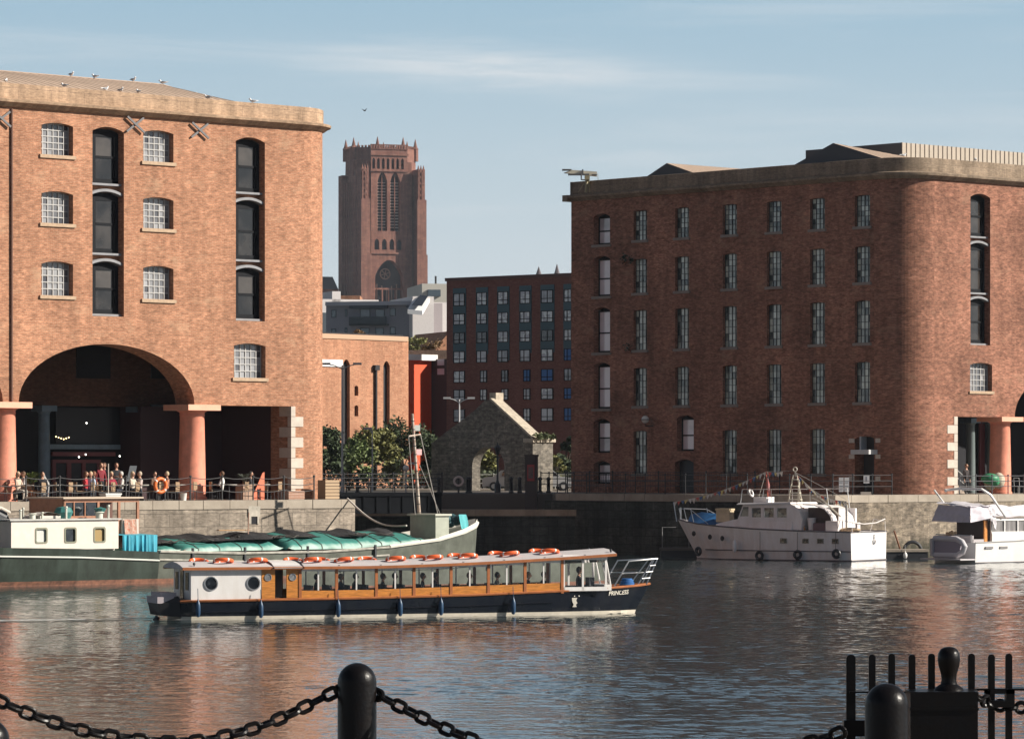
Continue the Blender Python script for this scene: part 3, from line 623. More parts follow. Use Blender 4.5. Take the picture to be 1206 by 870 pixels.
cornice(RW, [(21, 0, -90), (RC, 0, -90)] [::-1] and [(0, 28.4, 180), (0, RC, 180)] + arc_pts(RC, RC, RC, 180, 270, 20)[1:] + [(21, 0, 270)], block_stone('parapet_stone_darkened', (.31,.235,.17), (.26,.195,.14), (.22,.16,.12)), 18.5, 18.88, 19.72)  # stone darker than the left parapet: shade put into its colour
mb = MB(); mb.box(-.46, 3, 28.3, 28.75, 18.5, 18.9); mb.box(-.05, 3, 28.2, 28.45, 18.9, 19.75); mb.build('cornice_return', mat('cornice_darkened', (.26,.2,.145), .85, noise=.3), RW)  # return darkened likewise, for shade
for a, b, c, d, e, st in R1W:
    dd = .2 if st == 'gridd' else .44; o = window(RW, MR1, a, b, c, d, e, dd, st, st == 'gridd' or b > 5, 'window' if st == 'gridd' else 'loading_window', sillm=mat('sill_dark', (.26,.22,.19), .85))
mb = MB(); mb.box(dA[0], dA[1], .4, .46, 0, dA[2]+.2, MR1); mb.build('door', BLACKP, RW)
mb = MB(); mb.box(dB[0], dB[1], .8, .86, 0, dB[2]+.2, MR1); dd_ = mb.build('door', BLACKP, RW)
mb = MB()
for i, z in enumerate((.3, 1.25, 1.95)):
    for x0, x1 in ((dB[0]-.45, dB[0]-.02), (dB[1]+.02, dB[1]+.35)): mb.box(x0, x1, -.03, .12, z*1.35+.4, z*1.35+.65, MR1)
mb.build('quoin', QUOIN, RW)
mb = MB(); mb.box(dB[0]+.35, dB[1]+.15, -.75, .4, 2.35, 2.62, MR1); mb.box(dB[0]+.4, dB[0]+.5, -.02, .5, 2.62, 3.4, MR1); mb.build('canopy', mat('canopy_grey', (.5,.5,.5), .6), RW)
# slots on the lit front
for cx, w_ in ((6.63, 1.8), (14.95, 1.8)):
    d = .46
    mb = MB(); mb.face([(cx-w_/2, d+.08, 8.85), (cx+w_/2, d+.08, 8.85), (cx+w_/2, d+.08, 17.9), (cx-w_/2, d+.08, 17.9)]); mb.build('spandrel', BR_R, RW)
    for z0, z1 in ((15.35, 17.8), (12.0, 14.9), (8.98, 11.6)):
        window(RW, ML, cx, z0, w_-.02, z1-z0, .2, d-.02, 'sash', False, 'loading_window')
        mb = MB(); mb.box(cx-w_/2, cx+w_/2, .2, d+.05, z0-.12, z0-.02); mb.build('ledge', GREYST, RW)
        if z1 < 17: mb = MB(); h = arch_hole(cx, z1-.3, w_, .34, .2); h2 = arch_hole(cx, z1-.3, w_, .47, .2); mb.prism(h[2:] + list(reversed(h2[2:])), .12, d+.05); mb.build('lintel', GREYST, RW)
window(RW, ML, 6.70, 6.12, 2.0, 1.68, .13, .34, 'grid'); window(RW, ML, 11.9, 16.2, 1.82, 1.5, .13, .34, 'grid')
for x in (9.15+.02,): column(RW, x, .62, .66, ZB+.02, IRON_RED, IRON_CAP)
mb = MB()
for i in range(9):
    z = i*.51; ln = .9 if i % 2 else .3
    mb.box(4.54-.0-ln, 4.55, -.03, .9 if i % 2 == 0 else .25, z+.012, z+.5)
mb.build('quoin', QUOIN, RW)
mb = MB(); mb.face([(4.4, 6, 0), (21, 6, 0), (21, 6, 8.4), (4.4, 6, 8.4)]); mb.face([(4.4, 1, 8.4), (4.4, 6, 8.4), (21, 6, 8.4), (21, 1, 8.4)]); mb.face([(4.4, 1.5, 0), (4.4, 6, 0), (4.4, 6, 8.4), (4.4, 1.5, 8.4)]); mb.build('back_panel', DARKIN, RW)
for px in (1143, 1168): column(RW, R2P.u(px, 5.2), 5.2, .30, ZB, mat('green_grey_paint', (.13,.16,.16), .5), IRON_BLUE, 'inner_column')
lp_box(1154, 1160, 494, 580, 5.6, .1, MAROON, 'door_frame', RW, R2P)
# roofs behind the parapet
def gable_roof(root, x0, x1, y0, y1, ze, zr, yr=None):
    yr = yr or (y0+y1)/2
    mb = MB(); mb.face([(x0, y0, ze), (x1, y0, ze), (x1, yr, zr), (x0, yr, zr)]); mb.face([(x0, yr, zr), (x1, yr, zr), (x1, y1, ze), (x0, y1, ze)]); r = mb.build('roof', ROOF, root)
    mb = MB(); mb.face([(x0+.02, y1, ze), (x0+.02, y0, ze), (x0+.02, yr, zr)]); mb.build('gable', mat('shade_gable', (.07,.075,.085), .8), root); mb = MB(); mb.face([(x1-.02, y0, ze), (x1-.02, y1, ze), (x1-.02, yr, zr)]); mb.build('gable', mat('shade_gable', (.07,.075,.085), .8), root)  # gable ends coloured darker than the slopes, standing in for their shade
    mb = MB(); n = int((x1-x0)/.42)
    for i in range(n+1): x = x0+.05+i*.42; mb.tube([(x, y0, ze), (x, yr, zr)], .013, 4, False)
    mb.build('seam', mat('seam_metal', (.33,.235,.175), .6), r)
gable_roof(RW, .8, 8.7, 16.6, 23.6, 19.3, 20.55, 20.6)
A_, E1, E2, E3 = (.9, 6.6, 20.95), (.9, 1.2, 19.4), (7.6, 1.2, 19.4), (7.6, 11, 19.4); E4 = (.9, 11, 19.4)
mb = MB(); mb.face([E1, E2, A_]); mb.face([E2, E3, A_]); mb.face([E3, E4, A_]); r_h = mb.build('roof', ROOF, RW); mb = MB(); mb.face([E4, E1, A_]); mb.build('gable', mat('shade_gable', (.07,.075,.085), .8), RW)  # left face darkened: the shade opposite the lit slope is in its colour
mb = MB()
for i in range(1, 15): t = i/15; e = Vector(E1).lerp(Vector(E2), t); q = Vector(A_).lerp(Vector(E2), t); mb.tube([e, q], .013, 4, False)
mb.build('seam', mat('seam_metal', (.33,.235,.175), .6), r_h)
px0 = R2P.u(1062, 7.5); zt = R2P.uz(1062, 168, 7.5)[1]
mb = MB(); mb.box(px0, 20.5, 7.5, 15.5, 18.4, zt); pe = mb.build('plant_room', ROOF_G, RW)
mb = MB(); x = px0
while x < 20: mb.box(x, x+.035, 7.46, 7.51, 18.4, zt+.01); x += .42
mb.build('rib', mat('rib_shadow_metal', (.24,.2,.165), .6), pe)
mb = MB(); mb.box(px0-.03, px0, 7.5, 15.5, 18.4, zt); mb.build('side_cladding', mat('shade_gable', (.07,.075,.085), .8), pe)  # dark sheet over the unlit side, its shade put into the colour
# ivy-like stains / plants growing from the shaded wall
for px, py, s in ((737, 305, .35), (741, 409, .35), (745, 306, .25)):
    u, z = R1P.uz(px, py); mb = MB()
    for k in range(40):
        p = Vector((u+random.gauss(0, s*.5), -.05-random.random()*.2, z+random.gauss(0, s*.4))); a = Vector([random.uniform(-.07, .07) for _ in range(3)]); b = Vector([random.uniform(-.07, .07) for _ in range(3)]); mb.face([MR1 @ (p-a), MR1 @ (p+b), MR1 @ (p+a), MR1 @ (p-b)])
    tag(mb.build('wall_plant', mat('dark_leaf', (.02,.035,.02), .8), None, False, RROOT, LA), {737: 'small weed tuft rooted high in the shaded brick wall left of the first window column', 741: 'small weed tuft rooted at mid height of the shaded brick wall', 745: 'tiny weed sprig beside the high tuft on the shaded brick wall'}[px], 'plant')
# ================================================================ CATHEDRAL (1.5 km away on its hill)
DC = 1500.0
CP = Plane(*(P(423, CY, DC).xy), 19.5)      # front (lit) face, starting at its left corner
CLOC = (CP.x, CP.y, 25)
def cz(py, px=460, d=0): return CP.uz(px, py, d)[1]-25
def cu(px, d=0): return CP.u(px, d)
CA = thing('cathedral', 'distant reddish sandstone cathedral tower with pinnacles on the skyline', 'cathedral', CLOC, CP.a)
W_ = cu(499)                                     # about 25 m
zs, zp_, zt = cz(199), cz(172), cz(163)
dark = mat('belfry_dark', (.03,.032,.04), .9); louv = mat('louvre', (.5,.43,.38), .8)
# main shaft, front wall with belfry lancets and the great arch
b0, b1 = cu(438), cu(481)
mb = MB(); c1, c2 = cu(451.5), cu(466.5)
hb = [arch_hole(c1, cz(272), 3.9, cz(203)-cz(272), 3.5, 8, 'pt'), arch_hole(c2, cz(272), 3.9, cz(203)-cz(272), 3.5, 8, 'pt')]
ca = (cu(443)+cu(476))/2; hb.append(arch_hole(ca, cz(356), cu(476)-cu(443), cz(306)-cz(356), 6.2, 12, 'pt'))
for k in range(4): x = b0+2.4+k*3.05; hb.append(arch_hole(x, cz(294), 1.9, 4.2, 1.3, 6, 'pt'))
for k in range(7): x = b0+1.1+k*1.95; hb.append(arch_hole(x, cz(199), 1.1, 4.2, .8, 6, 'pt'))
wall(mb, [(b0, -2), (b1, -2), (b1, cz(176)), (b0, cz(176))], hb, Matrix.Translation((0, 1.2, 0)), [3, 3, 4.5]+[1.2]*4+[1.5]*7)
def cface(pts): mb.face(pts)
xc = cu(449, 18.5); Ro = 13.0/math.cos(R(22.5))
M8 = Matrix.Translation((xc, 19.4, 0)) @ Matrix.Rotation(R(22.5), 4, 'Z')
mb.lathe([(Ro, -2), (Ro, cz(206)), (Ro*.985, cz(205)), (Ro*.97, cz(172)), (Ro*.99, cz(171.5))], n=8, M=M8)
for x0, x1, y0, y1, top in ((cu(424), cu(432.5), -1.6, 6, zs), (cu(490.5), W_, -1.6, 6, zs), (0, 5, 4, 9, zs-2.5), (W_-5, W_, 5, 9, zs-2), (-.3, 5, 21, 26.5, cz(203)), (1, 8, 8, 22, cz(232)), (W_-7, W_-.5, 8, 20, cz(240)), (b1, cu(487), 2.2, 9, cz(190)), (cu(434), b0, 2.2, 9, cz(190))):
    mb.box(x0, x1, y0, y1, -2, top)
for y in (5.2, 9.5, 12.4, 15.3, 18.2, 21.4): mb.box(-.25, 1.6, y, y+1.1, -2, cz(212+(y % 3)*4))
for px in (425.5, 429, 491.5, 495.5): mb.box(cu(px)-.25, cu(px)+.25, -2.0, -1.5, -2, zs-1)
for k in range(5):
    for px in (427.3, 431, 493.5, 497.3): x = cu(px); mb.box(x-.3, x+.3, -1.9, -1.5, cz(203+k*7), cz(200+k*7))
# stepped buttress set-offs
for x0, x1 in ((cu(424), cu(433)), (cu(490), W_)):
    mb.box(x0-.3, x1+.3, -2.6, -1.2, -2, cz(235)); mb.box(x0-.6, x1+.5, -3.4, -2.3, -2, cz(300))
# octagonal top with parapet, mouldings
for z in (cz(201), cz(298), cz(182)): mb.box(b0-.25, b1+.25, .7, 1.3, z-.35, z+.3)
for i in range(15): x = b0+.2+i*(b1-b0-.4)/14; mb.box(x-.28, x+.28, .9, 1.7, cz(176), cz(170))
mb.box(b0, b1, .9, 1.7, cz(170.8), cz(170)); mb.box(b0, b1, .9, 1.7, cz(176), cz(175))
for k in range(8):
    for i in range(7):
        a0_, a1_ = R(45*k), R(45*(k+1)); q = M8 @ Vector((Ro*.96*math.cos(a0_), Ro*.96*math.sin(a0_), 0)); q2 = M8 @ Vector((Ro*.96*math.cos(a1_), Ro*.96*math.sin(a1_), 0)); p_ = q.lerp(q2, (i+.5)/7)
        mb.box(p_.x-.35, p_.x+.35, p_.y-.35, p_.y+.35, cz(172), cz(169))
for x in (ca-2.6, ca, ca+2.6): mb.box(x-.22, x+.22, 1.6, 2.1, cz(356), cz(340))
mb.box(cu(443), cu(476), 1.6, 2.2, cz(341), cz(339)); mb.box(c1-.15, c1+.15, 1.8, 2.2, cz(272), cz(206)); mb.box(c2-.15, c2+.15, 1.8, 2.2, cz(272), cz(206))
mb.build('tower', STONE_CATH, CA)
mb = MB(); mb.torus((ca-.6, 4.6, cz(322)), 2.0, .25, 16, 6, Matrix.Rotation(R(90), 4, 'X'))
for k in range(6): a = k*math.pi/3+.3; mb.tube([(ca-.6, 4.6, cz(322)), (ca-.6+2*math.cos(a), 4.6, cz(322)+2*math.sin(a))], .16, 5)
for k in range(5): x = ca-4+k*2; mb.box(x-.2, x+.2, 4.3, 4.8, cz(356), cz(338-abs(k-2)*2))
mb.build('rose_window', mat('tracery', (.36,.25,.2), .8), CA)
mb = MB(); mb.box(cu(443), cu(476), 4.9, 5.1, cz(356), cz(304)); mb.box(b0+.4, b1-.4, 3.9, 4.1, cz(272), cz(202)); mb.box(b0+.4, b1-.4, 2.3, 2.5, cz(296), cz(278)); mb.box(b0+.4, b1-.4, 2.6, 2.8, cz(200), cz(181)); mb.build('opening', dark, CA)
for c in (c1, c2):
    mb = MB()
    for k in range(16): z = cz(268)+k*1.15; mb.box(c-1.7, c+1.7, 2.4, 3.4, z, z+.28)
    mb.build('louvre', louv, CA)
for k in range(8):
    a_ = R(45*k); q = M8 @ Vector((Ro*.97*math.cos(a_), Ro*.97*math.sin(a_), 0)); z0 = cz(186)
    mb = MB(); mb.lathe([(1.25, z0), (1.2, cz(172)), (1.4, cz(171.5)), (.8, cz(169)), (.08, cz(159.5))], (q.x, q.y, 0), 8); mb.build('pinnacle', STONE_CATH, CA)
for x0, x1, y0 in ((cu(424), cu(433), -1.6), (cu(490), W_, -1.6), (0, 2.5, 8)):
    for k in range(3): xx = x0+.5+k*(x1-x0-1)/2; mb = MB(); mb.lathe([(.45, zs-6), (.45, zs), (.05, zs+1.6)], (xx, y0+.3, 0), 6); mb.build('pinnacle', STONE_CATH, CA)
# nave roof to the left
a, zt_ = CP.uz(377, 332, 14); b, zb_ = CP.uz(412, 341, 14)
mb = MB(); mb.box(a-30, b-5, 13, 28, -2, zb_-25); mb.build('nave', STONE_CATH, CA)
mb = MB(); mb.prism([(13, zb_-25), (28, zb_-25), (20.5, zt_-25+2.4)], a-30, b-5, Matrix.Rotation(R(90), 4, 'Z') @ Matrix.Diagonal((1, -1, 1, 1))) ; mb.build('nave_roof', mat('nave_slate', (.07,.085,.1), .8), CA)
# ================================================================ helper: box building placed by its visible face
def bldg(name, label, cat, px0, px1, pyt, D, ang, depth, m, zbase=0, flat=True, holes=None, group=None):
    pl = Plane(*(P(px0, CY, D).xy), ang); w_ = pl.u(px1); zt = pl.uz(px0, pyt)[1]
    o = thing(name, label, cat, (pl.x, pl.y, zbase), pl.a, group); mb = MB()
    wall(mb, [(0, 0), (w_, 0), (w_, zt-zbase), (0, zt-zbase)], holes or [], ML, .3)
    mb.face([(0, 0, 0), (0, 0, zt-zbase), (0, depth, zt-zbase), (0, depth, 0)][::-1]); mb.face([(w_, 0, 0), (w_, depth, 0), (w_, depth, zt-zbase), (w_, 0, zt-zbase)]); mb.face([(0, depth, 0), (0, depth, zt-zbase), (w_, depth, zt-zbase), (w_, depth, 0)])
    mb.face([(0, 0, zt-zbase), (w_, 0, zt-zbase), (w_, depth, zt-zbase), (0, depth, zt-zbase)][::1])
    mb.build('wall', m, o)
    return o, pl, w_, zt

def bx(o, pl, zb, px0, px1, py0, py1, d0, d1, m, name):
    a, zt = pl.uz(px0, py0, d0); b, z1 = pl.uz(px1, py1, d0); mb = MB(); mb.box(a, b, d0, d1, z1-zb, zt-zb); return mb.build(name, m, o)
# ---- orange brick building behind the trees
slot_m = mat('slot_dark', (.02,.02,.024), .8)
pl = Plane(*(P(340, CY, 296).xy), 50)
hl = [arch_hole(pl.u((px0+px1)/2), 0.5, pl.u(px1)-pl.u(px0), pl.uz(px0, pyt)[1]-.5, .4, 8) for px0, px1, pyt in ((404, 412, 423), (451.5, 459, 425))]
for px0, px1, py0, py1 in ((417.5, 422, 454, 466), (417.5, 422, 477, 490)): a, zt = pl.uz(px0, py0); b, zb = pl.uz(px1, py1); hl.append(arch_hole((a+b)/2, zb, b-a, zt-zb, .1))
ob, pl, wb, zt = bldg('brick_building', 'windowless orange brick building with two tall dark slots behind the quayside trees', 'building', 340, 481, 391, 296, 50, 12, BR_ORG, 0, holes=hl)
o = bx(ob, pl, 0, 376, 481, 392.5, 402, -.08, .3, mat('pale_coping', (.5,.33,.22), .8), 'parapet')
mb = MB(); mb.face([(.2, .32, .3), (wb-.2, .32, .3), (wb-.2, .32, 12), (.2, .32, 12)]); mb.build('opening', slot_m, ob)
bx(ob, pl, 0, 377, 404, 423, 432, -.1, .02, mat('white_board', (.8,.8,.8), .6), 'white_band')
mb = MB(); u = pl.u(441.5); mb.tube([(u, -.12, .3), (u, -.12, pl.uz(441, 430)[1])], .12, 6); mb.box(u-.25, u+.25, -.3, 0, pl.uz(441, 436)[1], pl.uz(441, 430)[1]); mb.build('drainpipe', slot_m, ob)
# ---- red rendered building
ob, pl, wr, zt = bldg('red_building', 'low building with a bright red wall and white sloping roof edge', 'building', 479, 508, 424, 334, 42.6, 22, mat('red_render', (.75,.10,.03), .7, noise=.08), 0)
mb = MB(); mb.box(-.6, wr+.3, -.5, 22, zt, zt+.5); mb.build('roof', mat('white_roof', (.78,.77,.76), .6), ob)
# wing of dark glass beyond it
ob, pl, wr, zt = bldg('stair_block', 'narrow dark brick stair block with two pale windows between the red building and flats', 'building', 508, 526.5, 423, 336, -42, 1.2, mat('dark_block', (.035,.022,.026), .7), 0)
for py in (423, 434): bx(ob, pl, 0, 515, 523, py, py+7, -.03, .1, mat('pane_lilac', (.45,.46,.55), .3), 'window')
# gabled house behind
ob, pl, wr, zt = bldg('gabled_house', 'small pink brick house gable between the scrub and the dark flats', 'house', 513, 530, 410, 430, 20, 12, BR_ORG, 0)
mb = MB(); mb.prism([(0, 0), (wr, 0), (wr, 1.9)], 0, 12, Matrix.Translation((0, 0, zt))); mb.build('gable', BR_ORG, ob)
# ---- dark block of flats, in its own shade
FD = 330.0
pl = Plane(*(P(526, CY, FD).xy), -40)
bays = [((535, 548), (9, 1)), ((562, 574), (9, 0)), ((587, 599), (9, 0)), ((613, 625), (9, 0)), ((638, 652), (9, 0)), ((665, 674), (9, 0))]
# measured pane rows on the first bay
prow = [(346, 361), (370, 383), (392, 405), (414, 428), (437, 451), (459, 472), (482, 497)]
ob, pl, wf, zt = bldg('apartment_block', 'dark red brick block of flats with teal panels between its windows', 'flats', 526, 690, 331, FD, -40, 5, BR_DK, 0)
tealp = mat('teal_cladding', (.022,.075,.10), .5); gwin = [pane_cells('flat_pane_a', (.02,.03,.04), (.42,.47,.52), .35, .75), glass_mat('flat_pane_b', (.3,.33,.37), .1, .3, .8, .8, var=.25)]
bluep = mat('blue_blind', (.02,.13,.38), .5)
q0 = pl.u(528)
for bi, ((x0, x1), _) in enumerate(bays):
    a, b = pl.u(x0), pl.u(x1)
    ztop = pl.uz(526, 340)[1]; zb4 = pl.uz(526, 426-8*(bi in (1, 3, 4)))[1]
    mb = MB(); mb.box(a-.1, b+.1, -.05, .1, zb4, ztop); mb.build('panel', tealp, ob)
    for ri, (y0, y1) in enumerate(prow):
        z1, z0 = pl.uz(526, y0)[1], pl.uz(526, y1)[1]; narrow = ri >= 4 and bi in (1, 2, 3) ; aa = a+(b-a)*.35 if narrow else a
        mb = MB(); t = .06
        for x in (aa, b-t, aa+(b-aa)*(.5 if ri % 2 == 0 or bi in (0, 4) else .38)): mb.box(x, x+t, -.12, -.02, z0, z1)
        for z in (z0, z1-t, z0+(z1-z0)*.32): mb.box(aa, b, -.12, -.02, z, z+t)
        wn = mb.build('window', FRAME_BK, ob); mb = MB(); rr = random.Random(bi*13+ri)
        lit = rr.random() < (.75 if ri < 3 else .35)
        blue = (bi, ri) in ((5, 3), (5, 5), (5, 6), (3, 4), (4, 4))
        mb.box(aa, b, -.085, -.055, z0, z1); mb.build('pane', bluep if blue else gwin[int(lit)], wn)
mb = MB(); mb.box(-.1, wf+.1, -.12, .3, zt-.02, zt+.25); mb.build('parapet', mat('brown_coping', (.1,.05,.045), .7), ob)
# spires behind the flats
for px, py, D, lb in ((634.5, 314, 900, 'left of two small dark spires poking above the dark flats'), (656, 311, 900, 'right and taller of two small dark spires poking above the dark flats')):
    p = P(px, 336, D); g = land_z(0, D); o = thing('church_spire', lb, 'spire', (p.x, p.y, g), R(20), 'twin spires behind the flats')
    z1 = P(px, 329, D).z-g; zt = P(px, py, D).z-g
    mb = MB(); mb.box(-1.1, 1.1, -1.1, 1.1, 0, z1); mb.build('turret', STONE_CATH, o)
    mb = MB(); mb.lathe([(1.25, z1), (.9, z1+.6), (.06, zt)], n=8); mb.build('spire', mat('spire_slate', (.12,.1,.11), .8), o)
# ---- grey flats with balcony, white buildings around them
GF = 560.0; gz = land_z(0, GF); greyw = mat('grey_render', (.24,.25,.285), .8, noise=.08); white = mat('white_render', (.66,.62,.61), .8, noise=.06)
ob, pl, wg, zt = bldg('grey_flats', 'grey rendered flats with a long dark balcony below the cathedral', 'flats', 384, 482, 357, GF, -14, 14, greyw, gz)
bx(ob, pl, gz, 383, 483, 355.5, 359, -.9, 14, mat('flat_roof_grey', (.35,.36,.4), .7), 'roof')
bx(ob, pl, gz, 411, 455, 359, 363, -.85, -.1, mat('dark_teal', (.03,.045,.06), .6), 'eaves_shadow_board')
bc = bx(ob, pl, gz, 411, 455, 373, 383, -1.4, -1.3, mat('balcony_dark', (.03,.05,.06), .4), 'balcony'); bx(bc, pl, gz, 411, 455, 381, 383, -1.4, 0, mat('balcony_dark', (.03,.05,.06), .4), 'balcony_floor')
for x0, x1, y0, y1 in ((390, 396, 365, 374), (406, 409, 364, 373), (424, 436, 364, 381), (442, 453, 364, 381), (459, 466, 363, 372), (390, 396, 387, 395), (406, 409, 386, 392), (424, 435, 386, 397), (442, 452, 386, 397), (459, 466, 385, 394)):
    wn = bx(ob, pl, gz, x0, x1, y0, y1, -.06, .1, mat('dark_teal_frame', (.02,.04,.055), .5), 'window'); bx(wn, pl, gz, x0+.9, x1-.9, y0+.9, y1-.9, -.1, -.05, glass_mat('flat_glass', (.06,.1,.12), .08, .3, .5), 'pane')
ob, pl, wg, zt = bldg('white_house', 'white angular house with a sloping dark rooflight right of the grey flats', 'house', 486, 511, 349, 555, 15, 14, white, gz)
mb = MB(); z = zt-gz; a = pl.u(480, -1)
mb.prism([(a, z-6.2), (a, 0), (a+.4, 0), (a+.4, z-6.2)], -.2, 3); 
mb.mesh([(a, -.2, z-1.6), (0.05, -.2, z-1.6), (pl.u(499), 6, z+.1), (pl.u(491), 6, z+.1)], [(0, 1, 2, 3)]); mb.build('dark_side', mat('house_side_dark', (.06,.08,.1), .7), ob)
pts = [P(484, 362, 551), P(496, 363, 551), P(503.5, 351, 556), P(494, 350, 556)]
mb = MB(); inv = (Matrix.Translation(ob.location) @ Matrix.Rotation(pl.a, 4, 'Z')).inverted(); q = [inv @ p for p in pts]; off = Vector((0, -.4, .3))
mb.face([p+off for p in q]); rl = mb.build('rooflight', GL_DK, ob)
pts = [P(480, 364.5, 550.7), P(497.5, 366, 550.7), P(507, 349, 556.3), P(488, 349, 556.3)]; mb = MB(); q = [inv @ p for p in pts]; mb.face(q); mb.face([p-Vector((0, 0, .6)) for p in q]); 
for i in range(4): mb.face([q[i], q[(i+1) % 4], q[(i+1) % 4]-Vector((0, 0, .6)), q[i]-Vector((0, 0, .6))])
mb.build('rooflight_frame', mat('white_trim', (.8,.8,.8), .6), ob)
ob, pl, wg, zt = bldg('white_block', 'plain white block with a flat grey end beside the dark flats', 'house', 511, 530, 356, 565, 15, 12, white, gz)
bx(ob, pl, gz, 511, 521, 357, 396, -.15, .1, mat('mauve_panel', (.36,.32,.33), .8), 'wall_panel')
ob, pl, wg, zt = bldg('pale_block', 'pale cream flat-topped block with a dark roof box behind the white houses', 'building', 497, 540, 334, 760, 10, 20, mat('cream_render', (.55,.52,.46), .8), land_z(0, 760))
bx(ob, pl, land_z(0, 760), 504, 519, 341, 349, -.5, .1, mat('dark_slate_box', (.06,.09,.12), .7), 'plant_box'); mb = MB(); u = pl.u(515); mb.tube([(u, 2, zt-land_z(0, 760)), (u, 2, zt-land_z(0, 760)+1.6)], .2, 5); mb.build('vent', slot_m, ob)
ob, pl, wg, zt = bldg('slate_roof_house', 'dark slate-roofed house at the left edge below the cathedral nave', 'house', 360, 391, 344, 640, 5, 16, mat('slate_wall', (.07,.09,.11), .8), land_z(0, 640))
ob, pl, wg, zt = bldg('white_gable_house', 'white stepped house wall at the left edge beside the grey flats', 'house', 370, 386, 352, 575, 20, 14, white, gz); z = zt-gz
mb = MB(); mb.box(0, 10, -.1, 3, z-7, z+0); mb.box(pl.u(391), pl.u(401), -.1, 8, 0, pl.uz(391, 343)[1]-gz); mb.build('step', white, ob)
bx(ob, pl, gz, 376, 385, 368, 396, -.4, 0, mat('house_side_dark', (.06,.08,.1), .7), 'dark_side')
ob, pl, wg, zt = bldg('brown_house', 'brown brick house front between the white wall and the cathedral foot', 'house', 399, 424, 348, 600, 0, 10, BR_ORG, land_z(0, 600))
mb = MB(); 
for i in range(9): mb.box(.3+i*.35, .45+i*.35, -.3, -.1, zt-land_z(0, 600)-3.2, zt-land_z(0, 600)-1.0)
mb.build('fence_panel', mat('grey_rail', (.2,.18,.17), .7), ob)
# ================================================================ RUINED GABLE
GD = 262.0
GP = Plane(*(P(628, CY, GD).xy), -47.4)      # face coords: u negative to the left, d inward
GR = thing('stone_gable', 'ruined dark stone gable wall with an arched opening and sunlit right end', 'ruin', (GP.x, GP.y, 0), GP.a)
def g(px, py, d=0): return GP.uz(px, py, d)
ul = g(508, 520)[0]; ap = g(575, 471); er = g(628, 517); el2 = g(512, 517)
a0 = g(556, 545); a1 = g(594, 545); azt = g(575, 526)[1]
TH = .75
out_ = [(ul, 0), (a0[0], 0)] + [(a0[0]*.5+a1[0]*.5-(a1[0]-a0[0])/2*math.cos(math.pi*i/14), 1.6+(azt-1.6)*math.sin(math.pi*i/14)) for i in range(15)] + [(a1[0], 0), (0, 0), (0, er[1]), (ap[0]+.25, ap[1]), (ap[0]-.3, ap[1]+.02), (g(560, 482)[0], g(560, 482)[1]), (g(545, 494)[0], g(545, 494)[1]), (g(526, 508)[0], g(526, 508)[1]), (ul, g(512, 522)[1])]
mb = MB(); wall(mb, out_, [], ML)
back = [(x, TH, z) for x, z in out_]
n = len(out_)
for i in range(n):
    j = (i+1) % n; p, q = out_[i], out_[j]; L = math.dist(p, q)
    mb.face([(p[0], 0, p[1]), (p[0], TH, p[1]), (q[0], TH, q[1]), (q[0], 0, q[1])][::-1] if False else [(p[0], 0, p[1]), (p[0], TH, p[1]), (q[0], TH, q[1]), (q[0], 0, q[1])], [(0, 0), (TH, 0), (TH, L), (0, L)])
m2 = MB(); wall(m2, out_, [], ML); 
for f, uv in zip(m2.f, m2.uv): mb.face([(m2.v[k][0], TH, m2.v[k][2]) for k in reversed(f)], list(reversed(uv)))
mb.box(-.75, .02, -.06, 1.8, 0, er[1]-.2); mb.build('wall', STONE_RUIN, GR)
mb = MB(); rnd = random.Random(5)
sx, sz = out_[15+2+1]; tx, tz = ap[0]+.25, ap[1]
for i in range(9):
    t0, t1 = i/9, (i+.95)/9; A = Vector((0+(tx)*t0, 0, er[1]+(tz-er[1])*t0)); B = Vector((tx*t1, 0, er[1]+(tz-er[1])*t1)); h = Vector((.05, 0, .14))
    mb.mesh([A+Vector((0, -.08, 0)), B+Vector((0, -.08, 0)), B+Vector((0, TH+.1, 0)), A+Vector((0, TH+.1, 0))]+[A+h+Vector((0, -.08, 0)), B+h+Vector((0, -.08, 0)), B+h+Vector((0, TH+.1, 0)), A+h+Vector((0, TH+.1, 0))], [(0,3,2,1),(4,5,6,7),(0,1,5,4),(1,2,6,5),(2,3,7,6),(3,0,4,7)])
mb.box(ap[0]-.2, ap[0]+.45, .3, 1.0, ap[1], ap[1]+.5); mb.box(-.85, .15, -.15, 1.95, er[1]-.2, er[1]+.05)
mb.build('coping', mat('gable_coping', (.5,.43,.34), .85, noise=.3), GR)
mb = MB(); rr = random.Random(8)
for k in range(260): c = Vector((rr.uniform(-.9, .5), rr.uniform(0, 1.8), er[1]+rr.uniform(0, .45)*rr.random()+.05)); a = Vector([rr.uniform(-.16, .16) for _ in range(3)]); b = Vector([rr.uniform(-.12, .12) for _ in range(3)]); mb.face([c-a, c+b, c+a, c-b])
mb.build('weeds', mat('weed_green', (.10,.12,.05), .8, noise=.3), GR)
